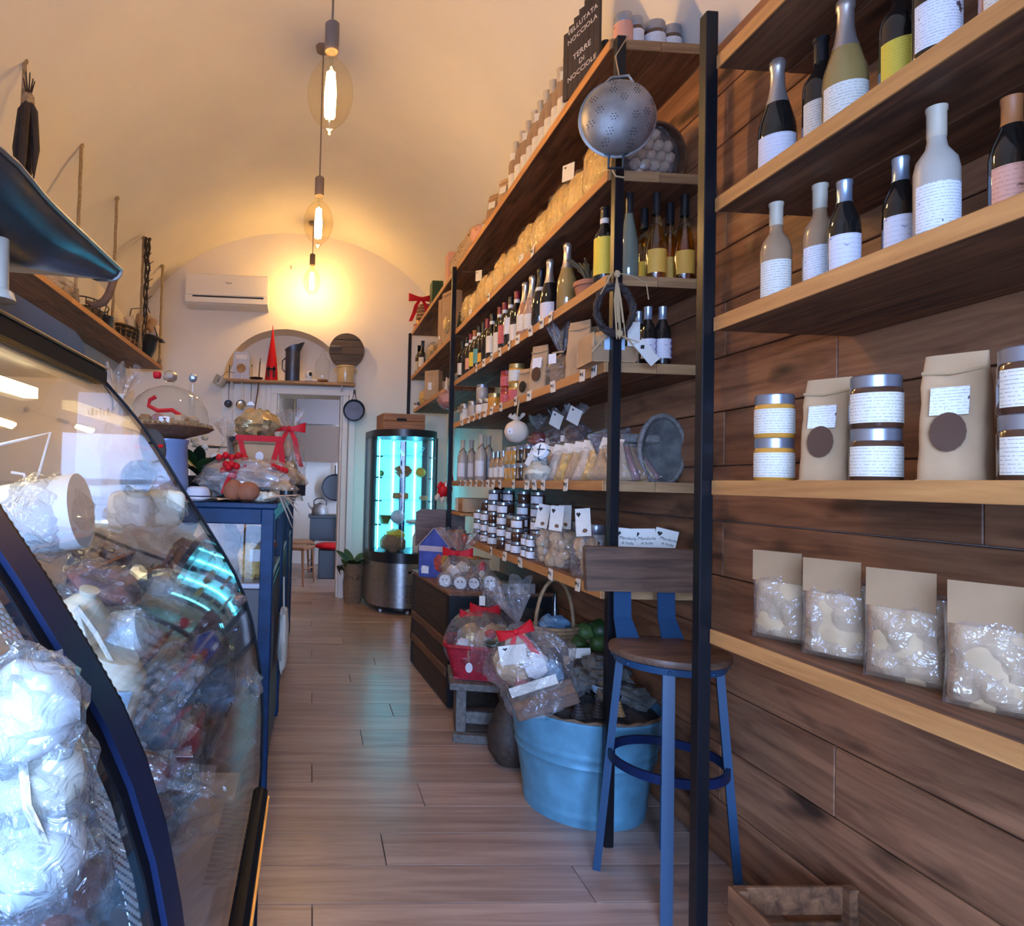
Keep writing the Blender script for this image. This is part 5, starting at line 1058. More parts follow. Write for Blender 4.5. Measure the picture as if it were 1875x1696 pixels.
for k, px in enumerate([996, 1012, 1030, 1050, 1066, 1083, 1100]):
    t = thing('pasta_pack', 'leaning clear pack of ribbon pasta with paper card, %s from the white cheese' % ORD[k], 'pasta pack', S1(px, 4, 1.15), 0, g_, rot=(R(-18), R(8), R(-60)))
    pillow(.11, .15, .035, k).build('pasta', ['taralli', 'santa_skin', 'pasta'][k % 3], t); pillow(.118, .165, .042, k + 5, .3).build('film', 'cello', t, False)
    MB().box((0, -.012, .155), (.10, .002, .05)).build('card', 'card', t, False)
for k, px in enumerate([1140, 1158, 1176, 1192, 1206]):
    t = thing('cured_pack', 'leaning clear pack with brown slices right of the post, %s in its fan' % ORD[k], 'food pack', (Xpx(px, 2.46, SZ[4]), 2.46 + .012 * k, SZ[4]), 0, 'fan of packs before the bark tray', rot=(R(-8), R(-14 - 5 * k), R(-18)))
    pillow(.075, .14, .03, k + 3).build('slices', ['taralli', 'meat_pink', 'bread'][k % 3], t); pillow(.085, .155, .037, k + 15, .3).build('film', 'cello', t, False); MB().box((-.02, -.02, .09), (.03, .002, .05)).build('paper_label', 'label_w', t, False)
for k, px in enumerate([1140, 1170]):
    t = thing('cured_pack', 'upper clear pack of dark slices behind the fan, %s from the post' % ORD[k], 'food pack', (Xpx(px, 2.58, SZ[4]), 2.60, SZ[4]), 0, 'packs behind the fan', rot=(R(-6), R(-20), R(-10))); pillow(.10, .21, .03, k + 40).build('slices', 'meat', t); pillow(.11, .225, .037, k + 45, .3).build('film', 'vac', t, False)
bk_ = thing('bark_tray', 'grey upright oval bark tray at the shelf end', 'tray', (1.37, 2.52, SZ[4] + .13), rot=(0, 0, R(8)))
MB().grid(lambda u, v: (.10 * (1 - v) * math.cos(2 * PI * u) - .0, -.06 * v * (2 - v) * 0 + .05 * (1 - (1 - v) ** 2) - .02, .135 * (1 - v) * math.sin(2 * PI * u) + .006 * math.sin(9 * u)), 30, 8, True).build('shell', 'stone', bk_)
MB().tube([(.10 * math.cos(2 * PI * i / 28), -.02, .135 * math.sin(2 * PI * i / 28)) for i in range(28)], .010, 6, True).build('rim', 'greywood', bk_)
wc = thing('white_cheese', 'flat white tied cheese round resting against the rough plank', 'cheese', (1.10, Dpx(990, 1.10, SZ[4]), SZ[4] + .145), rot=(R(70), 0, R(-50))); MB().lathe([(0, -.018), (.036, -.018), (.044, 0), (.036, .018), (0, .018)], 22).build('cheese', 'cheese_w', wc)
for a in (0, PI / 2): MB().tube([(.046 * math.cos(t_ * PI / 8) * math.cos(a), .046 * math.cos(t_ * PI / 8) * math.sin(a), .021 * math.sin(t_ * PI / 8)) for t_ in range(16)], .003, 5, True).build('cord', 'ink', wc)
w2 = thing('white_cheese', 'lower white tied cheese round lying on small stacked boxes', 'cheese', (1.11, Dpx(984, 1.11, SZ[4]), SZ[4] + .11)); MB().lathe([(0, -.012), (.042, -.012), (.048, 0), (.042, .012), (0, .012)], 22).build('cheese', 'cheese_w', w2); MB().tube([(.05 * math.cos(t_ * PI / 8), 0, .015 * math.sin(t_ * PI / 8)) for t_ in range(16)], .003, 5, True).build('cord', 'ink', w2); MB().box((0, 0, -.061), (.07, .07, .096), ch=.004).build('box', 'paper', w2, False)
t = thing('meringue_bag', 'clear bag of white crumbs beside the spoon jars', 'bag', S1(985, 4, 1.10), FACE); MB().blob((0, 0, .045), (.065, .04, .045), 16, 9, .25, 6, 3).build('crumbs', 'cheese', t); filmbody(t, .075, .05, .11, 33); tagcard(t, (-.01, -.045, .12), (0, .5, 0), .03, .10)
# boxes under the eye-level shelf near the far post
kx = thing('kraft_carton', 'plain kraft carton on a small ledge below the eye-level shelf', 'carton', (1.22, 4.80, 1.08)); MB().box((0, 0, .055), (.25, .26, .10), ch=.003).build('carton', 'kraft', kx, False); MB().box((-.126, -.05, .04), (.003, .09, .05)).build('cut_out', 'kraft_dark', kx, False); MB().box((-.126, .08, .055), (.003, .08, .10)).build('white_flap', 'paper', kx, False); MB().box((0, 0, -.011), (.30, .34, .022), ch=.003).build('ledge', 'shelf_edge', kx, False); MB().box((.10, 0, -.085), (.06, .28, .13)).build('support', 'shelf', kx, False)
# ---- sixth shelf: jars and biscuit bags
g_ = 'white-labelled jars on the sixth shelf'
cols = [(876, 1.14, 3), (889, 1.14, 4), (903, 1.14, 5), (912, 1.24, 6), (920, 1.13, 4), (930, 1.22, 5), (937, 1.13, 3), (947, 1.13, 3), (957, 1.20, 5), (963, 1.12, 2), (972, 1.12, 2), (983, 1.20, 5)]
for c_, (px, x, n_) in enumerate(cols):
    D_ = Dpx(px, x, SZ[5])
    for k in range(n_):
        sm = c_ in (9, 10); jar((x, D_, SZ[5] + k * (.068 if not sm else .06)), .036 if not sm else .027, .067 if not sm else .059, 'choco', 'lid', 'label_w' if (c_ + k) % 4 else None, 'dark spread jar, sixth shelf, stack %s from the far post, %s from bottom' % (ORD[c_], ORD[k]), g_)
for k, px in enumerate([1018, 1036, 1062, 1090]):
    x = 1.33; jar((x, Dpx(px, x, SZ[5]), SZ[5]), .042, .20, 'frost', 'lid', 'label_w', 'tall grey-lidded jar behind the biscuit bags, %s from the jar stacks' % ORD[k], 'tall jars behind the biscuits')
g_ = 'bags of round biscuits on the sixth shelf'
for k, (px, w_) in enumerate([(998, .085), (1023, .13), (1038, .10), (1072, .12)]):
    x = 1.15 if k != 2 else 1.24
    t = thing('biscuit_bag', 'clear bag of round biscuits with a printed paper header, %s from the jars' % ORD[k], 'biscuit bag', (x, Dpx(px, x, SZ[5]), SZ[5]), R(-48), g_)
    random.seed(k + 30)
    for j in range(11): MB().blob((0, 0, 0), (.030, .012, .030), 12, 8, .06, 3, j).build('biscuit', 'taralli', t, True, (random.uniform(-.5, .5) * (w_ - .055), random.uniform(-.025, .02), .03 + .034 * (j // 3)), (random.uniform(-.5, .5), random.uniform(-.5, .5), random.uniform(-.5, .5)))
    filmbody(t, w_ / 2 + .008, .05, .19, k + 50)
    cd_ = MB().box((0, 0, 0), (.065, .002, .115)).build('header_card', 'card', t, False, (.0, -.03, .225), (R(-6), R(8 - 5 * k), 0)); MB().prism([(-.010, .0), (-.005, .008), (0, .003), (.005, .008), (.010, .0), (0, -.014)], 1, -.0022, -.0012).build('heart_mark', 'ink', cd_, False, (-.018, 0, .035)); MB().blob((.006, -.0015, -.035), (.011, .001, .009), 10, 6, .2, 4, k).build('printed_nuts', 'wicker', cd_)
for k, (px, rz_) in enumerate([(1139, 4), (1174, -2), (1212, 12)]):
    t = thing('nut_pack', 'white-headed pack of almonds behind the stool backrest, %s' % ('beside the black post', 'middle of three', 'outermost of three')[k], 'nut pack', (Xpx(px, 2.47, SZ[5]), 2.47, SZ[5]), R(-8), 'almond packs behind the stool')
    pillow(.085, .14, .04, k + 60).build('almonds', 'bread', t); pillow(.095, .15, .048, k + 65, .3).build('film', 'cello', t, False)
    cd_ = MB().box((0, 0, 0), (.085, .002, .10)).build('header_card', 'paper', t, False, (0, -.022, .168), (0, R(rz_), 0)); MB().prism([(-.010, .0), (-.005, .007), (0, .003), (.005, .007), (.010, .0), (0, -.012)], 1, -.0022, -.0012).build('heart_mark', 'ink', cd_, False, (-.026, 0, .03))
    text('lettering', 'Mandorle', .017, 'ink', cd_, (.010, -.0014, .012), (R(90), 0, 0), .2, .0003); text('lettering', 'di Sicilia', .014, 'ink', cd_, (.010, -.0014, -.006), (R(90), 0, 0), .2, .0003)
one('dark_slate_mat', 'dark wooden coaster board under the last biscuit bag', 'board', (1.10, Dpx(1085, 1.10, SZ[5]) - .03, SZ[5]), MB().box((0, 0, -.0), (.05, .22, .012), ch=.003), 'stool_wood', None, False, (0, 0, 0))
# ---- price cards
def tags(i, pxs, des, w=.052, h=.05):
    for k, px in enumerate(pxs):
        x = XF - .008; z = SZ[i] - .014; D = Dpx(px, x, z)
        t = thing('price_card', 'white price card on the edge of the %s, %s from the black corner post' % (des, ORD[k]), 'price card', (x, D, z), R(-90), 'price cards on the shelf edges')
        link('card', shared('pc%.3f' % w, 'paper', lambda: MB().box((0, 0, -.004), (w, .0016, h)), False), t, (0, 0, 0), (R((k % 3 - 1) * 5), R((k * 7) % 9 - 4), R((k % 4) * 3 - 4)))
        link('heart_mark', shared('ph', 'ink', lambda: MB().prism([(-.008, .0), (-.004, .006), (0, .002), (.004, .006), (.008, .0), (0, -.010)], 1, -.003, -.0022), False), t, (-.012, 0, .002))
        link('price', PRICE, t, (.010, -.003, -.004), (R(90), 0, 0))
tmp = text('price', '€', .022, 'ink', None, (0, 0, 0), (0, 0, 0)); PRICE = tmp.data; bpy.data.objects.remove(tmp)
tags(2, [1008, 992, 971, 948, 932, 915, 900, 886, 872], 'wine shelf')
tags(3, [1088, 1066, 1012, 969, 944, 917, 900, 888, 878, 868, 858, 846], 'fourth shelf')
tags(4, [1036, 994, 978, 965, 940, 915, 903, 893, 883, 872, 862, 852, 843], 'eye-level shelf')
tags(5, [1058, 1008, 952, 924, 899], 'sixth shelf')
tags(1, [975, 895], 'pasta shelf')
# ---- far bay above the fridge
def S2(px, i, x=1.15): return (x, min(7.05, Dpx(px, x, SZ[i])), SZ[i])
t = thing('dark_green_box', 'tall dark green box with a red bow on the top shelf by the end wall', 'box', S2(798, 0, 1.2)); MB().box((0, 0, .17), (.11, .14, .34), ch=.004).build('box', 'leaf', t, False)
rd = thing('red_bow_basket', 'round wicker bundle with a big red bow on the top shelf', 'basket', S2(778, 0, 1.13)); MB().lathe([(0, 0), (.06, 0), (.085, .06), (.08, .14), (.06, .17), (0, .18)], 18).build('basket', 'wicker', rd)
for k in range(4): MB().tube([(.084 * math.cos(j * PI / 8), .084 * math.sin(j * PI / 8), .03 + .035 * k) for j in range(16)], .008, 6, True).build('hoop', 'wicker_light', rd)
bow(rd, (-.06, -.08, .21), .14)
t = thing('glass_jar', 'orange jar beside the wicker bundle on the top shelf', 'jar', S2(762, 0, 1.13)); MB().lathe([(0, 0), (.04, 0), (.04, .10), (0, .10)], 16).build('glass', 'honey', t); MB().lathe([(.042, .10), (.042, .13), (0, .13)], 16).build('lid', 'caps_k', t)
one('pink_cloth', 'folded coral cloth at the end wall on the top shelf', 'cloth', S2(752, 0, 1.13), MB().blob((0, 0, .03), (.07, .09, .03), 14, 7, .2, 3, 2), 'label_p')
for k, px in enumerate([826, 812]):
    t = thing('tall_carton', ('pale carton with printed word beside the far post', 'slim pale carton beside the wide printed carton')[k], 'carton', S2(px, 1, 1.13), R(-70)); MB().box((0, 0, .21 if k == 0 else .22), (.17 if k == 0 else .06, .09, .42 if k == 0 else .44), ch=.003).build('carton', 'kraft', t, False); MB().box((0, -.0465, .10), (.03, .002, .03)).build('paper_label', 'label_w', t, False)
    if k == 0: text('lettering', 'CONFETTI', .024, 'wicker', t, (0, -.0465, .385), (R(90), 0, 0)); MB().blob((0, -.05, .14), (.045, .012, .07), 12, 8, .2, 4, 2).build('window', 'gold_foil', t, False)
one('pink_carton', 'blush pink carton standing at the far end of the flatbreads', 'carton', S2(828, 0, 1.14), MB().box((0, 0, .13), (.10, .13, .26), ch=.003), 'label_p', None, False)
for k, (px, gl, cp) in enumerate([(757, 'jam_red', 'caps_k'), (766, 'wine', 'caps_c'), (773, 'wine', 'caps_k')]):
    bottle('liqueur', S2(px, 1, 1.13), gl, cp, 'label', ('red liqueur bottle by the end wall on the second shelf', 'dark bottle with cream cap beside the red liqueur', 'dark bottle with black cap beside the pasta bundle')[k], 'liqueurs above the fridge', sc=1.15)
t = thing('pasta_bag', 'clear gathered bag of pasta in the shelf bay above the fridge', 'pasta', S2(792, 1, 1.13)); MB().blob((0, 0, .07), (.06, .14, .075), 16, 10, .2, 3, 4).build('pasta', 'pasta', t); filmbody(t, .07, .16, .18, 71)
t = thing('window_carton', 'kraft carton with a window of pasta above the round fridge', 'carton', S2(793, 2, 1.13), R(-40)); MB().box((0, 0, .14), (.15, .08, .28), ch=.004).build('carton', 'kraft', t, False); MB().box((0, -.0415, .13), (.085, .003, .17)).build('window', 'taralli', t, False); MB().box((-.01, -.045, .13), (.04, .002, .07), .2).build('paper_label', 'label_w', t, False)
t = thing('pasta_bag', 'clear bag of spiral pasta beside the window carton', 'pasta', S2(776, 2, 1.13)); MB().blob((0, 0, .08), (.05, .07, .085), 14, 10, .2, 4, 4).build('pasta', 'pasta', t)
jar(S2(763, 2, 1.12), .035, .09, 'choco', 'lid', 'label', 'small dark jar at the end of the lowest board above the fridge', 'jars above the fridge'); jar(S2(757, 2, 1.12), .03, .07, 'honey', 'lid_gold', None, 'tiny yellow jar at the end of the lowest board above the fridge', 'jars above the fridge')
hp = thing('hanging_bundle', 'cloth-topped bundle hanging from the board above the fridge', 'bundle', (1.06, Dpx(817, 1.06, 1.95), 1.96)); MB().blob((0, 0, 0), (.07, .07, .075), 14, 10, .15, 3, 6).build('cloth', 'meat_pink', hp); MB().tube([(0, 0, .06), (0, 0, .18)], [.02, .006], 6).build('neck', 'santa_skin', hp)
# ---- colander hanging on the corner post
co = at(1131, 217, 2.24)
cl = thing('colander', 'dented aluminium colander hanging on the corner post of the shelving', 'colander', co, rot=(R(6), 0, R(-8)))
cr_ = .128
prof = [(cr_ * math.sin(a), -cr_ * .62 * math.cos(a)) for a in [i * PI / 2 / 12 for i in range(13)]]
RX = Matrix.Rotation(R(-90), 3, 'X')
MB().lathe([(r, z) for r, z in prof] + [(cr_ + .008, .002), (cr_ + .008, .006), (cr_ * .97, .004)] + [(r * .97, z * .96) for r, z in reversed(prof)], 36).xf(Matrix.Rotation(R(-90), 3, 'X').inverted() if False else Matrix(((1, 0, 0), (0, 0, 1), (0, -1, 0)))).build('bowl', 'alu', cl)
hl = MB()
for (ra, n_) in ((0.33, 3), (.62, 6), (.85, 8)):
    for i in range(n_):
        a = 2 * PI * i / n_ + ra * 5
        for (dx, dz) in [(0, 0)] + [(.010 * math.cos(j * PI / 3), .010 * math.sin(j * PI / 3)) for j in range(6)]:
            x, z = ra * cr_ * math.cos(a) + dx, ra * cr_ * math.sin(a) + dz; rr_ = math.hypot(x, z) / cr_
            if rr_ < .97: hl.blob((x, -cr_ * .62 * math.sqrt(1 - rr_ * rr_) - .0005, z), (.0021, .0012, .0021), 6, 4, 0)
hl.build('drain_holes', 'ink', cl, False)['kind'] = 'stuff'
MB().tube([(-.04, 0, -cr_ * .93), (-.025, -.004, -cr_ - .0), (-.025, -.004, -cr_ - .045), (.025, -.004, -cr_ - .045), (.025, -.004, -cr_), (.04, 0, -cr_ * .93)], .005, 8).build('handle', 'scale_metal', cl)
MB().tube([(-.05, 0, cr_ * .92), (-.03, 0.0, cr_ + .012), (.03, 0.0, cr_ + .018), (.05, 0, cr_ * .92)], .005, 8).build('handle', 'alu', cl)
MB().tube([(0, .0, cr_ + .01), (-.01, .03, cr_ + .10), (1.098 - co.x, 2.330 - 2.24, cr_ + .20)], .0025, 5).build('string', 'raffia', cl); MB().tube([(-.01, 0, -cr_ - .05), (.0, -.01, -cr_ - .075), (.03, -.01, -cr_ - .08)], .003, 5).build('string', 'raffia', cl)
# ---- the bay in front of the stool: same kinds of goods
g_ = 'goods in the bay in front of the stool'
BY = 'in the stool-side bay'
k = 0
for i, row_ in ((2, [('champagne', 'wine', 'foil', 'label_g'), ('bordeaux', 'wine', 'caps_k', 'label'), ('champagne', 'gold_glass', 'foil', 'label'), ('bordeaux', 'wine', 'caps_r', 'label_y'), ('bordeaux', 'wine', 'caps_k', 'label_w'), ('champagne', 'rose', 'foil', 'label'), ('bordeaux', 'wine', 'caps_r', 'label_r'), ('bordeaux', 'wine', 'caps_k', 'label'), ('flute', 'green_glass', 'caps_k', 'label_o')]),
                (3, [('liqueur', 'brown_glass', 'caps_c', 'label'), ('liqueur', 'brown_glass', 'caps_c', 'label_w'), ('beer', 'wine', 'foil_blue', 'label_g'), ('beer', 'wine', 'foil_blue', 'label_g'), ('liqueur', 'frost', 'caps_c', 'label_w'), ('beer', 'wine', 'caps_o', 'label_p'), ('liqueur', 'brown_glass', 'caps_k', 'label_o'), ('beer', 'wine', 'foil_blue', 'label')])):
    for j, (kd, gl, cp, lb) in enumerate(row_):
        D_ = 1.60 - j * .108; bottle(kd, (1.17 + .03 * (j % 2), D_, SZ[i]), gl, cp, lb, '%s %s, %s from the far post, %s board' % ({'champagne': 'sparkling wine bottle', 'bordeaux': 'wine bottle', 'flute': 'slender bottle', 'liqueur': 'liqueur bottle', 'beer': 'beer bottle'}[kd], BY, ORD[j], 'wine' if i == 2 else 'middle'), g_, R(235))
for j in range(6):
    D_ = 1.60 - j * .15
    if j % 2: kraftbag((1.19, D_, SZ[4]), .10, .08, .24, 'kraft paper bag %s, %s on the eye-level board' % (BY, ORD[j]), g_, R(-60), 'choco', 'label_w')
    else:
        for q in range(2): jar((1.17, D_, SZ[4] + .11 * q), .045, .11, 'choco' if j else 'honey', 'lid', 'label', '%s jar of a stack %s, %s on the eye-level board' % (('lower', 'upper')[q], BY, ORD[j]), g_, R(235))
for j in range(6):
    t = thing('nut_pack', 'clear biscuit pack %s, %s on the lowest board' % (BY, ORD[j]), 'biscuit pack', (1.18, 1.58 - j * .17, SZ[5]), R(-60), g_); pillow(.13, .17, .07, j + 80).build('biscuits', 'taralli', t); pillow(.14, .18, .078, j + 85, .3).build('film', 'cello', t, False); MB().box((0, -.03, .185), (.11, .002, .075)).build('header_card', 'kraft_dark', t, False)
for j in range(4):
    t = thing('pasta_bag', 'bag of dry pasta %s, %s on its top board' % (BY, ORD[j]), 'pasta', (1.2, 1.5 - j * .28, SZ[1]), 0, g_); MB().blob((0, 0, .085), (.06, .12, .085), 16, 10, .12, 2.5, j, .8).build('pasta', 'pasta', t)
for j in range(3):
    t = thing('wooden_crate', 'slatted wooden crate on the floor under the boards, %s from the bar stool' % ORD[j], 'crate', (1.26, 1.46 - j * .42, 0), 0, 'crates under the bay in front of the stool')
    for z_ in (.06, .15, .24):
        for x_ in (-.16, .16): MB().box((x_, 0, z_), (.012, .38, .07), ch=.002).build('slat', 'shelf', t, False)
        for y_ in (-.185, .185): MB().box((0, y_, z_), (.32, .012, .07), ch=.002).build('slat', 'shelf', t, False)
    for x_ in (-.145, .145):
        for y_ in (-.17, .17): MB().box((x_, y_, .14), (.025, .025, .28)).build('corner_post', 'shelf', t, False)
    MB().box((0, 0, .012), (.3, .36, .015)).build('bottom', 'shelf', t, False)
# ================================================================ bar stool
A_, B_, C_, E_ = [Vector(v) for v in ((1.00, 2.20, 0), (1.075, 1.90, 0), (1.30, 2.315, 0), (1.375, 2.015, 0))]
sc_ = (A_ + E_) / 2
stl = thing('bar_stool', 'blue steel bar stool with dark wooden seat and backrest', 'stool', (sc_.x, sc_.y, 0))
MB().lathe([(0, .735), (.165, .735), (.182, .742), (.185, .752), (.182, .762), (.16, .768), (0, .768)], 36).build('seat', 'stool_wood', stl)
rg_ = MB().lathe([(.150, .715), (.168, .715), (.170, .736), (.148, .736), (.150, .715)], 32).build('seat_ring', 'steel_blue', stl)
for k in range(8):
    a = k * PI / 4 + .3; MB().blob((.170 * math.cos(a), .170 * math.sin(a), .725), (.006, .006, .006), 8, 6, 0).build('rivet', 'steel_blue', rg_)
for P_ in (A_, B_, C_, E_):
    d = (P_ - sc_); top = d.normalized() * .145
    ang = math.atan2(d.y, d.x); u = Vector((math.cos(ang), math.sin(ang), 0)); w_ = Vector((-u.y, u.x, 0)); hw = .017
    vs = []
    for c_ in (Vector((d.x, d.y, 0)), Vector((top.x, top.y, .735))):
        for su, sw in ((-1, -1), (1, -1), (1, 1), (-1, 1)): vs.append(c_ + u * su * hw * .7 + w_ * sw * hw)
    MB().add(vs, [(3, 2, 1, 0), (4, 5, 6, 7)] + [(i, (i + 1) % 4, (i + 1) % 4 + 4, i + 4) for i in range(4)]).build('leg', 'steel_blue', stl, False)
rz_ = .40; rr_ = .145 + (A_ - sc_).length * 0 + ((A_ - sc_).length - .145) * (1 - rz_ / .735)
MB().lathe([(rr_ - .006, rz_ - .014), (rr_ + .006, rz_ - .014), (rr_ + .006, rz_ + .014), (rr_ - .006, rz_ + .014), (rr_ - .006, rz_ - .014)], 40).build('foot_ring', 'navy_dark', stl)
bx = -.005; by = .165
for dx in (-.075, .085):
    MB().add([(bx + dx - .036, .12, .765), (bx + dx + .044, .12, .765), (bx + dx + .034, by - .005, .83), (bx + dx - .028, by - .005, .83), (bx + dx + .032, by, .97), (bx + dx - .03, by, .97)] + [(bx + dx - .036, .126, .765), (bx + dx + .044, .126, .765), (bx + dx + .034, by + .003, .83), (bx + dx - .028, by + .003, .83), (bx + dx + .032, by + .006, .97), (bx + dx - .03, by + .006, .97)],
             [(0, 1, 2, 3), (3, 2, 4, 5), (7, 6, 9, 8), (8, 9, 11, 10), (1, 7, 8, 2), (2, 8, 10, 4), (6, 0, 3, 9), (9, 3, 5, 11), (5, 4, 10, 11), (6, 7, 1, 0)]).build('back_bracket', 'steel_blue', stl, False)
bm_ = MB(); 
bm_.grid(lambda u, v: (bx + (u - .5) * (.44 - .02 * (1 - v)) + .0, by - .012 - .03 * (1 - (2 * u - 1) ** 2) * 0 - .012 * (1 if True else 0), .925 + .155 * v - .012 * max(0, abs(2 * u - 1) - .9) * 10 * (1 if v > .5 else 0)), 24, 6)
MB().prism([(-.215, .0), (.205, .0), (.22, .135), (.21, .152), (-.225, .155), (-.228, .145)], 1, -.013, .013).build('backrest', 'stool_wood', stl, False, (bx, by - .02, .925), (R(4), 0, 0))

# ================================================================ zinc tub
BK = Vector((1.148, 2.665, 0))
tb = thing('zinc_tub', 'blue-grey galvanised tub filled with bark under the shelves', 'tub', BK)
hb_ = .405; r0, r1 = .232, .300
pr = []
for i in range(41):
    z = hb_ * i / 40; r = r0 + (r1 - r0) * (z / hb_) ** 1.05
    if z < .05: r += .004
    for zc in (.235, .27): r += .006 * math.exp(-((z - zc) / .008) ** 2)
    pr.append((r, z))
pr += [(r1 + .009, hb_ - .004), (r1 + .010, hb_ + .006), (r1, hb_ + .010), (r1 - .006, hb_), (r1 - .012, hb_ - .04), (r0, .1)]
MB().lathe([(0, .006), (r0 - .01, .006), (r0 - .006, 0)] + pr, 56).build('body', 'zinc', tb)
MB().grid(lambda u, v: ((r1 - .01) * v * math.cos(2 * PI * u), (r1 - .01) * v * math.sin(2 * PI * u), hb_ - .03 + .05 * (1 - v) + .03 * mnoise.noise(Vector((u * 9 % 9, v * 6, 1))) * (1 if u < .99 else 1)), 40, 10, True).build('earth', 'earth', tb)
hdl = MB().tube([(.29, -.07, .36), (.315, -.06, .33), (.315, .06, .33), (.29, .07, .36)], .007, 8).build('handle', 'zinc', tb)
rp = MB(); rp.tube([(r1 * math.cos(i * PI / 24), r1 * math.sin(i * PI / 24), hb_ + .008 + .004 * math.sin(i * 3)) for i in range(48)], .008, 6, True).build('rope_edge', 'cork', tb)
random.seed(21)
for k in range(15):
    a = random.uniform(0, 6.28); r = random.uniform(.02, .21); x, y_ = r * math.cos(a), r * math.sin(a)
    if x < -.12 and y_ < .02: continue
    t = thing('bark_piece', 'weathered bark chunk in the tub, %s' % ('fist-sized', 'broad and flat', 'dark and ragged', 'pale and rounded', 'long and thin')[k % 5] + (', under the beige pack' if k > 9 else ', lower in the heap' if k > 4 else ', on top of the heap'), 'bark', (BK.x + x, BK.y + y_, hb_ + .005 + .10 * max(0, 1 - (r / .24)) + (.06 if y_ > .05 else 0)), random.uniform(0, 3), 'bark in the zinc tub')
    MB().blob((0, 0, 0), (random.uniform(.05, .10), random.uniform(.04, .07), random.uniform(.025, .05)), 14, 8, .4, 3.5, k).build('bark', 'stone' if k % 3 else 'earth', t, False)
for k in range(3):
    t = thing('pine_cone', 'small brown pine cone at the front of the tub, %s from the hamper' % ORD[k], 'pine cone', (BK.x - .11 + .085 * k, BK.y - .20 + .015 * k, hb_ + .022), k * 1.3, 'pine cones in the tub')
    for j in range(5): MB().lathe([(0, 0), (.028 - .004 * j, .003), (.022 - .003 * j, .012), (0, .014)], 8, (0, 0, -.02 + .011 * j)).build('scale_ring', 'bread' if k == 2 else 'twig', t, False)
pkb = thing('biscuit_bag', 'beige biscuit bag with white card lying at the back of the tub', 'biscuit bag', (1.17, 2.80, hb_ + .045), 0, rot=(R(-12), 0, R(5))); pkb.scale = (.72, .72, .6)
pillow(.15, .17, .07, 91).build('biscuits', 'taralli', pkb); pillow(.16, .18, .078, 92, .3).build('film', 'cello', pkb, False); MB().box((0.02, -.03, .19), (.14, .002, .07)).build('header_card', 'card', pkb, False)
ep = at(1096, 1258, 2.62); one('pale_blue_dish', 'small pale blue dish on the bark heap beside the hamper', 'dish', (ep.x, 2.6, ep.z - .02), MB().lathe([(0, .002), (.03, 0), (.05, .03), (.046, .03), (0, .01)], 20), 'bluepack', None, True, (0, R(12), 0))
one('green_tape', 'short turquoise plastic strip on the bark heap', 'strip', tuple(at(1016, 1318, 2.46)), MB().tube([(-.035, 0, 0), (0, -.01, .012), (.04, 0, -.004)], [.006, .008, .005], 6, flat=.3), 'label_t')

# ================================================================ hampers
def hamper(loc, w, d, h, label, rot=(0, 0, 0), seed=0, crate='kraft', bows=(.16,), scale=1.0, tall=.16):
    t = thing('gift_hamper', label, 'hamper', loc, 0, 'cellophane gift hampers', rot=rot)
    for s_ in (-1, 1):
        MB().box((0, s_ * d / 2, h * .16), (w, .010, h * .32), ch=.002).build('tray_side', crate, t, False); MB().box((s_ * w / 2, 0, h * .16), (.010, d, h * .32), ch=.002).build('tray_side', crate, t, False)
    MB().box((0, 0, .006), (w, d, .012)).build('tray_base', crate, t, False)
    random.seed(seed)
    return t
h1p = (at(888, 1190, 3.40).x, 3.42, .335)
h1 = hamper(h1p, .30, .22, .27, 'round cellophane hamper with red bow and green-lidded jar in the red basket', (0, 0, R(-14)), 3, 'kraft_dark')
for k, (m_, x, y_, r) in enumerate((('gold_foil', -.07, 0, .07), ('kraft', .06, .03, .075), ('taralli', 0, -.04, .06), ('gold_foil', .09, -.04, .05))): MB().blob((x, y_, .14), (r, r * .8, r * 1.1), 14, 9, .15, 4, k).build('contents', m_, h1, k % 2 == 0)
MB().lathe([(0, 0), (.045, 0), (.045, .07), (0, .07)], 18).build('jar_glass', 'glass', h1, True, (.045, -.125, .07)); MB().lathe([(.047, .07), (.047, .088), (.04, .092), (0, .092)], 18).build('jar_lid', 'fruit_green' if 'fruit_green' in M else 'leaf', h1, True, (.045, -.125, .07)); MB().lathe([(.048, .085), (.049, .093), (0, .095)], 18).build('jar_cover', 'lid', h1, True, (.045, -.125, .0595))
MB().blob((-.10, -.1, .12), (.045, .03, .04), 12, 8, .15, 4, 3).build('contents', 'label_w', h1, False); MB().blob((.03, -.10, .19), (.03, .02, .025), 10, 8, .1).build('red_bauble', 'red', h1); MB().blob((.10, -.09, .14), (.035, .03, .025), 10, 8, .2, 4).build('pink_sweet', 'jam_red', h1)
MB().grid(lambda u, v: ((lambda a, k, n: (.195 * k * n * math.cos(a), .155 * k * n * math.sin(a), .30 * v))(2 * PI * u, ((.86 + .22 * math.sin(PI * min(1, v * 1.3))) if v < .5 else max(.12, (1.04) * math.sqrt(max(0, 1 - ((v - .4) / .62) ** 2)))), 1 + .05 * math.sin(11 * u * PI * 2 + 5 * v))), 40, 14, True).build('film', 'cello', h1, False)
ruffle(h1, (.01, 0, .285), .075, .10, seed=7, tilt=(0, .5, 0)); bow(h1, (0, -.03, .30), .085, tails=False); bow(h1, (-.07, -.02, .27), .07, tails=False, rz=.4); MB().box((-.015, -.03, .345), (.03, .002, .05)).build('card', 'paper', h1, False)
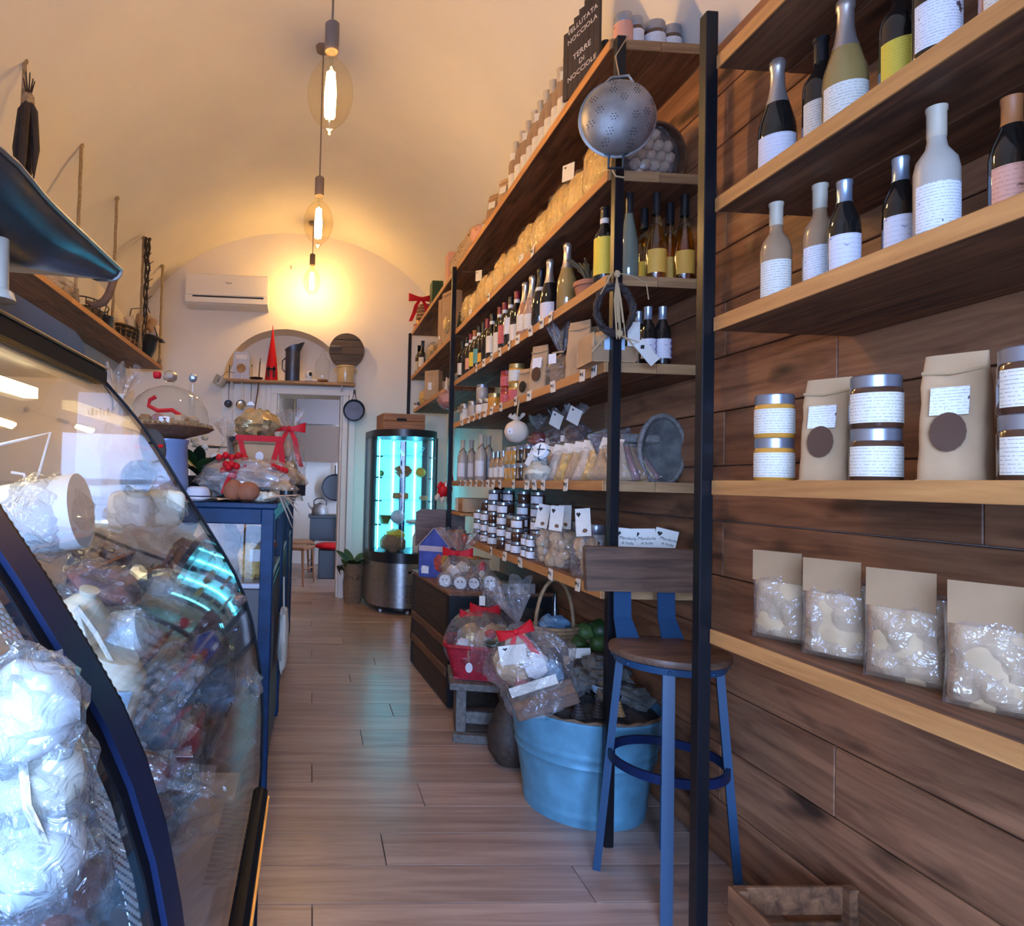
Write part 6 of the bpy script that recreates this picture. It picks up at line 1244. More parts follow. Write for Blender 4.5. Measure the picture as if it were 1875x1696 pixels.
MB().tube([(-.07, -.14, .20), (-.08, -.16, .1), (-.075, -.165, .05)], .002, 5).build('tag_string', 'raffia', h1); MB().lathe([(0, 0), (.018, 0), (.018, .002), (0, .002)], 14, sy=1.4).xf(Matrix.Rotation(R(90), 3, 'X')).build('oval_tag', 'label_w', h1, True, (-.075, -.166, .03))
# red basket
rb_ = thing('red_basket', 'red woven rectangular basket on the grey bench', 'basket', (h1p[0] + .0, 3.42, .288), R(-14))
def rbk(u, v):
    a = 2 * PI * u; sx_ = math.copysign(abs(math.cos(a)) ** .3, math.cos(a)); sy_ = math.copysign(abs(math.sin(a)) ** .3, math.sin(a)); k_ = 1 + .30 * v + .012 * math.sin(v * 40) * math.sin(u * 120)
    return (.155 * k_ * sx_, .115 * k_ * sy_, .004 + .165 * v)
MB().grid(rbk, 72, 14, True).build('woven_side', 'redbasket', rb_)
MB().box((0, 0, .006), (.30, .22, .012)).build('bottom', 'redbasket', rb_, False)
MB().tube([tuple(rbk(i / 48, 1.0)) for i in range(48)], .012, 6, True).build('rim', 'redbasket', rb_)
# grey bench
gb = thing('grey_bench', 'low weathered grey wooden bench under the red basket', 'bench', (h1p[0] + .02, 3.42, 0), R(-10))
for k in range(3): MB().box((0, -.12 + .12 * k, .268), (.40, .112, .034), ch=.004).build('top_plank', 'greywood', gb, False)
for s_ in (-1, 1): MB().box((s_ * .14, 0, .125), (.05, .3, .25), ch=.004).build('end_board', 'greywood', gb, False)
MB().box((0, -.1, .10), (.26, .03, .06), ch=.003).build('stretcher', 'greywood', gb, False); MB().box((0, -.17, .02), (.36, .05, .04), ch=.003).build('foot_rail', 'greywood', gb, False)
# second hamper leaning on the tub
h2 = hamper((at(1008, 1290, 2.50).x - .02, 2.50, .45), .23, .17, .30, 'tall cellophane hamper with red ribbon leaning on the zinc tub', (R(4), R(-22), R(-12)), 5, 'stool_wood')
for k, (m_, x, y_, z, r) in enumerate((('kraft', -.06, 0, .16, .065), ('taralli', -.075, -.03, .20, .06), ('label_w', .02, -.05, .17, .05), ('bluewrap', .06, -.04, .12, .05), ('santa_skin', -.02, 0, .24, .05), ('label_r', -.06, -.05, .10, .035))): MB().blob((x, y_, z), (r, r * .7, r), 14, 9, .18, 4, k).build('contents', m_, h2, k % 2 == 0)
MB().box((-.02, -.088, .105), (.18, .004, .05)).build('printed_band', 'paper', h2, False); tagcard(h2, (-.05, -.07, .24), (-.2, .2, 0), .10, .07)
MB().box((0, -.089, .06), (.23, .006, .03)).build('tray_slat', 'wicker', h2, False)
filmbody(h2, .165, .125, .33, 9, amp=.12); ruffle(h2, (0.01, 0, .33), .07, .14, seed=1, tilt=(0, .15, 0)); bow(h2, (-.01, -.05, .31), .075, tail_len=1.0)
# carved basket with arched handle behind the tub
dk = thing('dark_crate', 'dark wooden crate standing behind the zinc tub', 'crate', (1.29, 3.30, 0))
for z_ in (.07, .19, .31, .43):
    MB().box((-.14, 0, z_), (.016, .38, .10), ch=.003).build('slat', 'trunk', dk, False); MB().box((0, -.19, z_), (.28, .016, .10), ch=.003).build('slat', 'trunk', dk, False)
MB().box((0, 0, .485), (.30, .40, .018)).build('lid', 'trunk', dk, False)
wk = thing('handled_basket', 'wicker basket with a tall arched handle behind the second hamper', 'basket', (at(1020, 1190, 3.2).x, 3.24, .494), R(10))
for j in range(5): MB().tube([((.10 + .006 * j) * math.cos(i * PI / 10), (.07 + .005 * j) * math.sin(i * PI / 10), .012 + .02 * j) for i in range(20)], .010, 6, True).build('weave_band', 'wicker_light', wk)
MB().tube([(.105 * math.cos(a), 0, .08 + .245 * math.sin(a)) for a in [PI * i / 18 for i in range(19)]], .009, 8).build('handle', 'wicker_light', wk)
MB().blob((0, 0, .10), (.085, .06, .05), 14, 9, .2, 4, 3).build('cloth', 'bluewrap', wk, False); MB().lathe([(0, 0), (.022, 0), (.022, .10), (.010, .14), (.010, .18), (0, .18)], 12).build('bottle_neck', 'wine', wk, True, (0, 0, .08))
for k, (px_, py_, r, m_, lb) in enumerate(((1072, 1165, .05, 'fruit_g', 'round green squash behind the basket handle'), (1100, 1160, .055, 'leaf', 'dark green squash beside the corner post'), (1058, 1185, .04, 'fruit_g', 'small striped squash under the round one'), (1095, 1186, .042, 'fruit_yg' if 'fruit_yg' in M else 'fruit_g', 'yellowish green squash with pointed end'), (1068, 1200, .035, 'leaf', 'smallest dark squash at the front of the heap'))):
    p_ = at(px_, py_ - 6, 3.22 - .02 * k); t = thing('squash', lb, 'squash', p_, k, 'squashes on the dark crate'); MB().blob((0, 0, 0), (r * 1.15, r, r), 18, 12, .08, 2.5, k).build('skin', m_, t); MB().tube([(r, 0, .01), (r * 1.35, 0, .02)], [.009, .006], 6).build('stalk', 'cork', t)
vs_ = thing('dark_vase', 'dark brown rounded jar on the floor beside the tub', 'jar', (.955, 3.03, 0)); MB().lathe([(0, 0), (.06, 0), (.10, .06), (.105, .14), (.07, .24), (.05, .28), (.06, .31), (.05, .31), (.04, .27), (0, .26)], 24).build('body', 'trunk', vs_)

# ================================================================ trunk and goods on it
TK = Vector((1.085, 4.23, 0)); TRZ = R(4)
tk = thing('storage_chest', 'dark old wooden chest with black iron edges under the shelves', 'chest', TK, TRZ)
TW, TL, THh = .61, .94, .665
MB().box((0, 0, THh / 2), (TW, TL, THh - .02), ch=.004).build('body', 'trunk', tk, False); MB().box((0, 0, THh - .012), (TW + .02, TL + .02, .024), ch=.005).build('lid', 'trunk_slat', tk, False)
for z_ in (.20, .36):
    MB().box((-TW / 2 - .006, 0, z_), (.014, TL - .06, .05), ch=.003).build('slat', 'trunk_slat', tk, False)
    MB().box((.02, -TL / 2 - .004, z_), (TW - .08, .008, .045), ch=.002).build('iron_band', 'trunk_iron', tk, False)
for sx_ in (-1, 1):
    for sy_ in (-1, 1): MB().box((sx_ * (TW / 2 - .025), sy_ * (TL / 2 - .025), THh / 2), (.062, .062, THh - .03), ch=.003).build('iron_corner', 'trunk_iron', tk, False)
MB().box((0, -TL / 2 - .003, THh - .06), (TW - .06, .008, .06)).build('iron_band', 'trunk_iron', tk, False)
for s_ in (-1, 1): MB().box((0, s_ * .3, .012), (TW - .1, .1, .024)).build('runner', 'trunk', tk, False)
ZT = THh
def ont(px, D): return (Xpx(px, D, ZT), D, ZT)
gh = thing('gingerbread_box', 'house-shaped printed carton with flowers on the trunk', 'carton', ont(800, 4.36), R(-28))
MB().box((0, 0, .10), (.21, .15, .20), ch=.002).build('walls', 'box_blue', gh, False)
MB().prism([(-.105, 0), (.105, 0), (0, .12)], 1, -.075, .075).build('gable', 'box_blue', gh, False, (0, 0, .20))
for s_ in (-1, 1): MB().box((0, 0, 0), (.165, .17, .004)).build('roof_panel', 'box_lilac', gh, False, (s_ * .056, 0, .265), (0, s_ * R(49), 0))
MB().box((-.056, -.03, .285), (.03, .05, .004)).build('roof_slot', 'ink', gh, False, (0, 0, .004), (0, 0, 0)); MB().box((0, -.0765, .19), (.21, .004, .035)).build('lilac_band', 'box_lilac', gh, False)
for k, (x, m_) in enumerate(((.035, 'flower_red'), (.075, 'flower_yel'))): MB().blob((x, -.077, .10), (.035, .004, .055), 14, 8, .2, 5, k).build('printed_flowers', m_, gh)
MB().box((-.1065, 0, .10), (.004, .10, .15)).build('side_print', 'box_lilac', gh, False); MB().box((-.06, -.077, .05), (.05, .003, .05)).build('printed_figure', 'label_w', gh, False)
cg = thing('gift_bag', 'cellophane bag with a flat red bow on the trunk', 'gift bag', ont(838, 3.98), R(-20))
MB().blob((-.02, 0, .06), (.06, .05, .06), 14, 9, .2, 4, 3).build('sweets', 'label_w', cg, False); MB().blob((.03, -.01, .11), (.04, .035, .04), 12, 8, .2, 4, 5).build('sweets', 'santa_skin', cg, False); filmbody(cg, .10, .075, .20, 13); ruffle(cg, (.01, 0, .20), .11, .13, seed=9); bow(cg, (0, -.03, .20), .10, tails=False); MB().blob((.035, 0, .29), (.018, .018, .03), 10, 8, .1).build('pink_tip', 'jam_red', cg)
for k, (px, D) in enumerate(((868, 3.84), (897, 3.90), (815, 3.92), (843, 3.84))):
    t = thing('snowman_tin', 'round-faced small tin in clear wrap on the trunk, %s' % ('drawn with eyes', 'half hidden by the hamper bow', 'leaning against the carton', 'under the flat red bow')[k], 'tin', ont(px, D), R(-20), 'small wrapped tins on the trunk')
    MB().lathe([(0, -.02), (.036, -.02), (.038, 0), (.036, .02), (0, .021)], 20).xf(Matrix.Rotation(R(90), 3, 'X')).build('tin', 'wine' if k == 0 else 'foil', t, True, (0, 0, .04)); MB().lathe([(0, 0), (.032, 0), (.032, .001), (0, .001)], 18).xf(Matrix.Rotation(R(90), 3, 'X')).build('face', 'lid_w', t, True, (0, -.0215, .04))
    for s_ in (-1, 1): MB().blob((s_ * .011, -.0232, .048), (.003, .001, .006), 8, 5, 0).build('eye', 'ink', t)
    filmbody(t, .05, .035, .10, 17 + k)
rg2 = thing('red_topped_cone', 'small wrapped cone with a red top between the tins', 'sweet cone', ont(882, 3.95)); MB().lathe([(0, 0), (.035, 0), (.012, .12), (0, .13)], 14).build('cone', 'santa_skin', rg2); MB().blob((0, 0, .12), (.022, .02, .035), 10, 8, .2, 4).build('red_top', 'red', rg2); filmbody(rg2, .05, .04, .16, 23)
t = thing('kraft_carton', 'plain kraft carton at the back of the trunk under the shelf edge', 'carton', (1.08, 4.28, ZT), R(10)); MB().box((0, 0, .07), (.14, .20, .14), ch=.003).build('carton', 'kraft', t, False); MB().box((0, -.1, .142), (.14, .05, .003)).build('flap', 'kraft_dark', t, False)
t = thing('copper_pot', 'tall coppery brown pot behind the cellophane bag', 'pot', (1.02, 4.52, ZT)); MB().lathe([(0, 0), (.07, 0), (.085, .08), (.08, .22), (.06, .26), (.065, .30), (.055, .30), (.05, .26), (0, .25)], 22).build('body', 'copper', t)
st2 = thing('star_carton', 'grey carton printed with dark stars beside the trunk top', 'carton', (1.20, 3.70, ZT + .002), R(4)); MB().box((0, .06, .03), (.20, .12, .06), ch=.003).build('carton', 'label_plain' if 'label_plain' in M else 'foil', st2, False)
for x in (-.04, .04):
    s_ = MB()
    for j in range(4): s_.tube([(x + .016 * math.cos(j * PI / 4), -.0012, .03 + .016 * math.sin(j * PI / 4)), (x - .016 * math.cos(j * PI / 4), -.0012, .03 - .016 * math.sin(j * PI / 4))], .0018, 4)
    s_.build('printed_star', 'ink', st2, False)
# chair with dark back behind the trunk
dc = thing('dark_chair', 'dark wooden chair with a broad backrest behind the trunk', 'chair', (at(808, 1000, 5.1).x, 5.25, 0), R(-6))
MB().box((0, 0, .45), (.38, .36, .04), ch=.01).build('seat', 'trunk', dc, False)
for sx_, sy_ in ((-1, -1), (1, -1), (-1, 1), (1, 1)): MB().tube([(sx_ * .18, sy_ * .17, 0), (sx_ * .16, sy_ * .15, .44)], [.014, .02], 8).build('leg', 'trunk', dc)
for s_ in (-1, 1): MB().tube([(s_ * .15, -.16, .45), (s_ * .15, -.17, 1.0)], .014, 8).build('back_post', 'trunk', dc)
MB().prism([(-.19, .80), (.19, .80), (.19, 1.06), (.15, 1.085), (-.15, 1.085), (-.19, 1.06)], 1, -.20, -.178).build('backrest', 'stool_wood', dc, False)
# santa ornament on a string
sa = thing('santa_ornament', 'small red and white Santa soft toy hanging on a string', 'ornament', (at(812, 898, 5.08).x, 5.08, at(812, 898, 5.08).z), rot=(0, R(25), 0))
MB().blob((0, 0, 0), (.045, .035, .06), 14, 10, .06).build('coat', 'red', sa); MB().blob((.01, -.01, .07), (.032, .03, .032), 12, 9, 0).build('head', 'santa_skin', sa); MB().blob((.01, -.025, .055), (.026, .015, .026), 10, 8, .2, 4).build('beard', 'cheese_w', sa); MB().lathe([(.034, 0), (.02, .03), (0, .06)], 14).build('hat', 'red', sa, True, (.01, 0, .085)); MB().lathe([(.03, -.008), (.037, 0), (.03, .008)], 14).build('hat_trim', 'cheese_w', sa, True, (.01, 0, .087))
for s_ in (-1, 1): MB().blob((s_ * .045, -.01, .02), (.018, .016, .035), 8, 6, .05).build('arm', 'red', sa); MB().blob((s_ * .022, -.01, -.07), (.02, .02, .03), 8, 6, .05).build('leg', 'santa_skin', sa)
MB().tube([(.01, 0, .14), (-.20, .02, .62)], .002, 5).build('string', 'raffia', sa)
# ================================================================ curved glass counter
GP = [(-.470, 1.492), (-.442, 1.470), (-.400, 1.425), (-.357, 1.374), (-.315, 1.312), (-.275, 1.25), (-.232, 1.189), (-.191, 1.126), (-.163, 1.080), (-.142, 1.035), (-.123, .979), (-.110, .921), (-.100, .858), (-.095, .796), (-.093, .70), (-.095, .637)]
D0, D1, DM = -.45, 1.40, .545
def frit(name, ink):
    m, nt, N, L, P = _new(name); N.remove(P); o = N['Material Output']
    tc = N.new('ShaderNodeTexCoord'); mp = N.new('ShaderNodeMapping'); mp.inputs['Rotation'].default_value = (R(45), 0, 0); L.new(tc.outputs['Object'], mp.inputs['Vector'])
    sp = N.new('ShaderNodeSeparateXYZ'); L.new(mp.outputs[0], sp.inputs[0]); s = []
    for ax in ('Y', 'Z'):
        a = N.new('ShaderNodeMath'); a.operation = 'MULTIPLY'; a.inputs[1].default_value = 2 * PI / .0052; L.new(sp.outputs[ax], a.inputs[0])
        b = N.new('ShaderNodeMath'); b.operation = 'SINE'; L.new(a.outputs[0], b.inputs[0]); s.append(b)
    ad = N.new('ShaderNodeMath'); ad.operation = 'ADD'; L.new(s[0].outputs[0], ad.inputs[0]); L.new(s[1].outputs[0], ad.inputs[1])
    gt = N.new('ShaderNodeMath'); gt.operation = 'GREATER_THAN'; gt.inputs[1].default_value = .35; L.new(ad.outputs[0], gt.inputs[0])
    t = N.new('ShaderNodeBsdfTransparent'); d = N.new('ShaderNodeBsdfDiffuse'); d.inputs[0].default_value = rgb(ink)
    mx = N.new('ShaderNodeMixShader'); L.new(gt.outputs[0], mx.inputs[0]); L.new(t.outputs[0], mx.inputs[1]); L.new(d.outputs[0], mx.inputs[2]); L.new(mx.outputs[0], o.inputs['Surface']); return m
M['frit'] = frit('dotted_black_edge_print', (.01, .01, .015)); M['frit_w'] = frit('dotted_white_edge_print', (.75, .78, .80))
kc = thing('display_counter', 'long refrigerated deli counter with curved front glass', 'display counter', (-.65, .5, 0))
KO = Vector(kc.location)
def off(pts, d):
    out = []
    for i, (x, z) in enumerate(pts):
        a = pts[max(0, i - 1)]; b = pts[min(len(pts) - 1, i + 1)]; tx, tz = b[0] - a[0], b[1] - a[1]; l = math.hypot(tx, tz); out.append((x - tz / l * d, z + tx / l * d))
    return out
def sheet(y0, y1, d0, d1, name, m, pts=GP, parent=kc):
    P = off(pts, d0) + list(reversed(off(pts, d1))); return MB().prism(P, 1, y0, y1).build(name, m, parent, True, -KO if parent is kc else (0, 0, 0))
pane1 = sheet(DM + .03, D1, 0, .006, 'curved_pane', 'case_glass')
pane2 = sheet(D0, DM - .03, 0, .006, 'curved_pane', 'case_glass')
sheet(DM - .022, DM + .022, -.004, .012, 'pane_divider', 'navy_dark')
for sg, y0 in ((1, DM + .022), (-1, DM - .022)):
    sheet(min(y0, y0 + sg * .016), max(y0, y0 + sg * .016), -.001, .007, 'rubber_seal', 'case_black')
sheet(DM + .038, DM + .060, -.0022, -.0012, 'edge_print', 'frit'); sheet(DM - .060, DM - .038, -.0022, -.0012, 'edge_print', 'frit_w')
sheet(D1, D1 + .006, -.003, .009, 'edge_seal', 'case_black')
def kbox(n, x0, x1, y0, y1, z0, z1, m, ch=.003): return MB().box((0, 0, 0), (x1 - x0, y1 - y0, z1 - z0), ch=ch).build(n, m, kc, False, Vector(((x0 + x1) / 2, (y0 + y1) / 2, (z0 + z1) / 2)) - KO)
kbox('top_rail', -.485, -.435, D0, D1, 1.468, 1.500, 'case_black'); kbox('rail_trim', -.487, -.4325, D0, D1, 1.500, 1.505, 'gold'); kbox('rail_trim', -.475, -.445, D0, D1, 1.458, 1.468, 'case_in')
kbox('top_plate', -1.25, -.485, D0, D1, 1.480, 1.500, 'steel')
kbox('bottom_rail', -.13, -.072, D0, D1, .585, .640, 'case_black', .008); kbox('gold_trim', -.074, -.068, D0, D1, .607, .617, 'gold', 0)
kbox('base_panel', -1.25, -.092, D0, D1, .05, .585, 'case_shelf'); kbox('corner_trim', -.096, -.086, D1 - .004, D1 + .006, .0, .585, 'case_black', 0); kbox('plinth', -1.2, -.13, D0, D1 - .04, 0, .05, 'case_black')
kbox('back_panel', -1.25, -1.21, D0, D1, .58, 1.48, 'case_in')
# far end glass
ep_ = [(-1.21, 1.48), (-1.21, .64)] + [(x - .004, z) for x, z in reversed(GP[1:])]
MB().prism(ep_, 1, D1 - .006, D1).build('end_pane', 'case_glass', kc, False, -KO)
TI = [(-1.21, -.335, 1.045), (-.335, -.225, .865), (-.225, -.125, .675)]
for k, (x0, x1, z) in enumerate(TI):
    tr = kbox('display_tier', x0, x1, D0, D1 - .02, z - .02, z, 'case_shelf'); kbox('tier_riser', x0, x0 + .012, D0, D1 - .02, .59, z - .02, 'case_shelf', 0)
kbox('glass_shelf', -1.1, -.50, D0, D1 - .03, 1.255, 1.263, 'glass', 0)
kbox('tube_lamp', -.56, -.535, .2, D1 - .1, 1.425, 1.445, 'lamp_warm', 0)
for k in range(16): MB().box((0, 0, 0), (.05, .006, .003)).build('air_slot', 'iron_dark', kc, False, Vector((-.118, 1.0 + .016 * k, .676)) - KO)
# goods in the counter -------------------------------------------------------
def food(name, label, cat, px, py, D, parts, rot=(0, 0, 0), group='deli goods in the glass counter'):
    t = thing(name, label, cat, at(px, py, D), 0, group, rot=rot)
    for n, mb, m, sm in parts: mb.build(n, m, t, sm)
    return t
B = lambda r, s=0, amp=.06, fr=2.5, c=(0, 0, 0), sq=1: MB().blob(c, r, 18, 12, amp, fr, s, sq)
food('cheese_cylinder', 'large white wrapped cheese cylinder in the counter', 'cheese', 82, 945, .92, [('cheese', MB().lathe([(0, -.05), (.05, -.05), (.052, .05), (0, .05)], 24).xf(Matrix.Rotation(R(80), 3, 'Y')), 'cheese_w', True), ('hollow_end', MB().lathe([(0, 0), (.036, 0), (.036, .002), (0, .002)], 20).xf(Matrix.Rotation(R(80), 3, 'Y')).xf(Matrix.Identity(3)), 'meat', True), ('film', B((.062, .062, .058), 3, .12, 4), 'vac', False)])
for k, (px, py, D) in enumerate(((240, 935, 1.22), (300, 930, 1.28))): food('cheese_wedge', ('pale wrapped cheese wedge standing in the counter', 'yellowish wrapped cheese wedge beside the pale one')[k], 'cheese', px, py, D, [('cheese', B((.038, .035, .035), k, .03, 2, sq=.5), 'cheese' if k else 'cheese_w', True), ('film', B((.045, .042, .042), k + 5, .18, 4), 'vac', False)], (0, 0, .4 * k))
food('provola_cheese', 'pear-shaped pale cheese tied with cord in the counter', 'cheese', 148, 1135, .80, [('cheese', MB().lathe([(0, -.036), (.02, -.033), (.034, -.012), (.033, .008), (.018, .026), (.010, .032), (.012, .040), (0, .043)], 22), 'cheese', True), ('cord', MB().tube([(.0, -.03, .028), (.02, -.035, .0), (.035, -.03, -.03), (.05, -.03, -.055), (.055, -.03, -.02), (.03, -.035, .01), (0, -.03, .03)], .0035, 6), 'cotton', True)], (.2, .3, 0))
food('provola_cheese', 'second cord-tied cheese lying beside the pear-shaped one', 'cheese', 222, 1162, .84, [('cheese', MB().lathe([(0, -.036), (.024, -.03), (.03, 0), (.026, .026), (0, .036)], 20).xf(Matrix.Rotation(R(75), 3, 'Y')), 'cheese_w', True), ('film', B((.045, .035, .036), 9, .15, 4), 'vac', False), ('cord', MB().tube([(-.03, -.03, .02), (-.01, -.035, -.01), (.015, -.035, -.05), (.02, -.03, -.065), (.005, -.03, -.04), (-.03, -.03, .0)], .0035, 6), 'cotton', True)])
food('large_cheese', 'large smooth cream cheese with a blue label in the counter', 'cheese', 182, 1265, .80, [('cheese', MB().lathe([(0, -.055), (.046, -.05), (.05, -.02), (.047, .03), (.03, .05), (0, .053)], 24), 'cheese', True), ('blue_label', MB().lathe([(.0512, -.0), (.0495, .028)], 14, a0=-2.2, a1=-.6), 'bluepack', True)], (.1, .35, 0))
food('white_cheese', 'round white cheese behind the meat packs in the counter', 'cheese', 298, 1092, 1.12, [('cheese', B((.045, .04, .036), 4, .04), 'cheese_w', True), ('film', B((.05, .046, .042), 6, .15, 4), 'vac', False)])
dat = [(190, 1010, 1.08, 'meat', 'dark cured meat slab on the upper tier'), (270, 1005, 1.2, 'salami', 'reddish salami piece on the upper tier by the end glass'), (340, 1010, 1.3, 'meat', 'brown spiced meat piece against the end glass'), (190, 1075, .98, 'meat_pink', 'pink ham pack in cloudy plastic'), (265, 1135, 1.06, 'meat', 'dark red meat pack under the round white cheese'), (340, 1130, 1.22, 'salami', 'salami pack beside the round white cheese'), (395, 1110, 1.33, 'meat_pink', 'small ham pack against the end glass'), (300, 1190, 1.08, 'salami', 'red string-tied salami pack in the middle tier'), (370, 1200, 1.24, 'meat', 'dark sausage pack on the middle tier'), (300, 1250, 1.0, 'bluewrap', 'blue-wrapped salami with white bloom'), (385, 1260, 1.18, 'bluewrap', 'second blue-wrapped salami closer to the end glass'), (260, 1330, .92, 'bluewrap', 'blue-wrapped roll beside the large cream cheese'), (340, 1345, 1.06, 'meat', 'dark netted meat roll with a paper label'), (410, 1340, 1.22, 'salami', 'brown salami resting low by the end glass'), (430, 1240, 1.32, 'bluewrap', 'small blue-wrapped sausage against the end glass')]
for k, (px, py, D, m_, lb) in enumerate(dat):
    t = food('cured_meat', lb + ' in the counter', 'meat', px, py, D, [('meat', B((.048, .055, .028), k, .22, 3), m_, True), ('vacuum_bag', B((.058, .066, .034), k + 30, .25, 4.5), 'vac', False)], (.25, .35 + .1 * (k % 3), k * .5))
    if k in (5, 12): MB().box((.0, -.03, .036), (.05, .03, .0015)).build('paper_label', 'label_w', t, False)
for k, (px, py, D) in enumerate(((240, 1410, .82), (280, 1440, .88), (250, 1490, .84), (285, 1530, .90), (245, 1560, .82), (270, 1610, .86), (300, 1400, .95))):
    t = food('salami_bag', 'bagged salami in the low front tier, %s from the large cream cheese' % ORD[k], 'salami', px, py, D, [('salami', MB().tube([(-.045, 0, 0), (-.02, .005, .004), (.02, .003, .002), (.045, 0, 0)], [.012, .021, .021, .012], 12), 'salami', True), ('bag', B((.062, .036, .026), k + 60, .3, 4.5), 'vac', False), ('bag_end', MB().grid(lambda u, v: (.05 + .05 * u, (v - .5) * .05 * (1 + .3 * u), .008 * math.sin(9 * v + k)), 4, 8), 'vac', False)], (.1, .15 + .05 * (k % 2), .3 * k))
    if k % 2 == 0: MB().box((-.03, -.02, .022), (.035, .03, .0015)).build('paper_label', 'label_w', t, False)
food('paper_ticket', 'handwritten white ticket in the low front tier', 'ticket', 303, 1592, .90, [('paper', MB().box((0, 0, 0), (.018, .002, .036)), 'paper', False), ('writing', MB().tube([(-.003, -.0015, -.014), (.002, -.0015, -.008), (-.003, -.0015, -.002), (.003, -.0015, .004), (-.003, -.0015, .012)], .0008, 4), 'ink', False)])
# behind the near pane
for k, (px, py, D, m_, lb) in enumerate(((70, 1420, .44, 'cheese', 'cord-tied pale cheese behind the closer glass pane'), (60, 1560, .42, 'cheese_w', 'white wrapped ricotta behind the closer glass pane'), (110, 1620, .46, 'salami', 'pale bagged salami low behind the closer glass pane'), (50, 1300, .42, 'cheese_w', 'white rounded cheese high behind the closer glass pane'))):
    t = food('wrapped_cheese' if k < 2 or k == 3 else 'salami_bag', lb, 'cheese' if k != 2 else 'salami', px, py, D, [('food', B((.03, .035, .03), k + 3, .06), m_, True), ('wrap', B((.035, .042, .036), k + 70, .22, 4), 'vac', False)])
    if k == 0: MB().tube([(.0, -.03, .04), (.01, -.04, 0), (.03, -.04, -.04)], .003, 6).build('cord', 'cotton', t)
wh = thing('wire_hook', 'white bent wire ticket holder on the counter shelf', 'ticket holder', at(62, 830, .95)); MB().tube([(-.03, 0, -.028), (-.012, 0, -.03), (-.006, 0, -.052), (.004, 0, -.05), (.008, 0, -.03), (.022, 0, .03), (-.02, 0, .018), (-.05, 0, .01)], .0022, 6).build('wire', 'lid_w', wh)
dkp = thing('black_paddle', 'pair of dark rounded wooden paddles with a red cord behind the end glass', 'paddles', at(275, 840, 1.52))
MB().blob((0, 0, .02), (.036, .008, .05), 18, 12, .03).build('paddle', 'slate', dkp); MB().blob((-.02, .01, -.04), (.036, .008, .026), 18, 12, .03).build('paddle', 'slate', dkp); MB().tube([(-.034, -.01, .03), (-.01, -.012, .022), (.03, -.01, .03)], .004, 6).build('cord', 'red', dkp); MB().tube([(0, .01, -.05), (0, .03, -.12), (.0, .05, -.655)], .006, 6).build('stake', 'slate', dkp); MB().box((0, .05, -.66 - .28), (.10, .05, .56), ch=.004).build('stand', 'navy_dark', dkp, False)
# scale with metal scoop on the counter
scl = thing('weighing_scale', 'old shop scale with a tinned metal scoop on the counter top', 'scale', (-.63, 1.05, 1.505))
MB().box((.02, .10, .008), (.28, .40, .016), ch=.004).build('scale_body', 'scale_cream', scl, False)
MB().prism([(-.10, .016), (.30, .016), (.29, .040), (.24, .052), (-.06, .052), (-.10, .044)], 0, .04, .165).build('blue_cover', 'blue_cover', scl, False)
MB().tube([(.185, -.12, .014), (.185, -.12, .026), (.185, -.12, .03), (.185, -.12, .10)], [.026, .022, .016, .014], 14).build('column', 'scale_cream', scl); MB().box((.09, .02, .066), (.05, .34, .012)).build('scoop_support', 'iron_dark', scl, False)
def scoop(u, v):
    y_ = -.42 + .70 * v; q = max(0, (v - .72) / .28); w_ = .15 - .118 * q ** 1.2; a = PI + PI * u
    dep = .075 if v < .6 else .075 - .055 * ((v - .6) / .4); fl = .004 * math.exp(-((v - .30) / .12) ** 2)
    return (.235 - w_ + w_ * math.copysign(abs(math.cos(a)) ** .6, math.cos(a)) * (1 + .05 * fl / .004 * (1 if math.cos(a) > 0 else 0)), y_, .154 + .034 * v + dep * (math.sin(a) if abs(math.sin(a)) < .9 else math.copysign(1, math.sin(a))) + fl * abs(math.cos(a)) ** 2)
MB().grid(scoop, 22, 18).build('scoop_pan', 'scale_metal', scl)
MB().grid(lambda u, v: tuple(Vector(scoop(u, 0)).lerp(Vector((.08, -.44, .17)), v)), 18, 6).build('scoop_back', 'scale_metal', scl)
for q in (0, 1): MB().tube([scoop(q, j / 16) for j in range(17)], .005, 6).build('rolled_rim', 'steel', scl)
MB().tube([scoop(j / 12, 1) for j in range(13)], .005, 6).build('rolled_rim', 'steel', scl)
# tall bag and carton on the cabinet behind the counter end
tbg = thing('cellophane_bag', 'tall empty-looking cellophane bag behind the counter end', 'cellophane bag', (Xpx(212, 2.74, CZ), 2.745, CZ)); filmbody(tbg, .065, .05, .40, 41); ruffle(tbg, (0, 0, .40), .07, .13, seed=4); MB().blob((0, 0, .12), (.05, .04, .12), 14, 9, .15, 4, 2).build('biscuits', 'taralli', tbg)
wcn = thing('white_carton', 'white carton with small dark print behind the counter end', 'carton', (-.94, 3.02, CZ)); MB().box((0, 0, .23), (.20, .15, .46), ch=.004).build('carton', 'lid_w', wcn, False); pw = MB(); [pw.box((-.05 + .017 * q, -.0762, .37 + .004 * (q % 2)), (.010 if q % 3 else .005, .0015, .022 + .012 * (q % 2))) for q in range(7)]; pw.build('dark_print', 'ink', wcn, False)

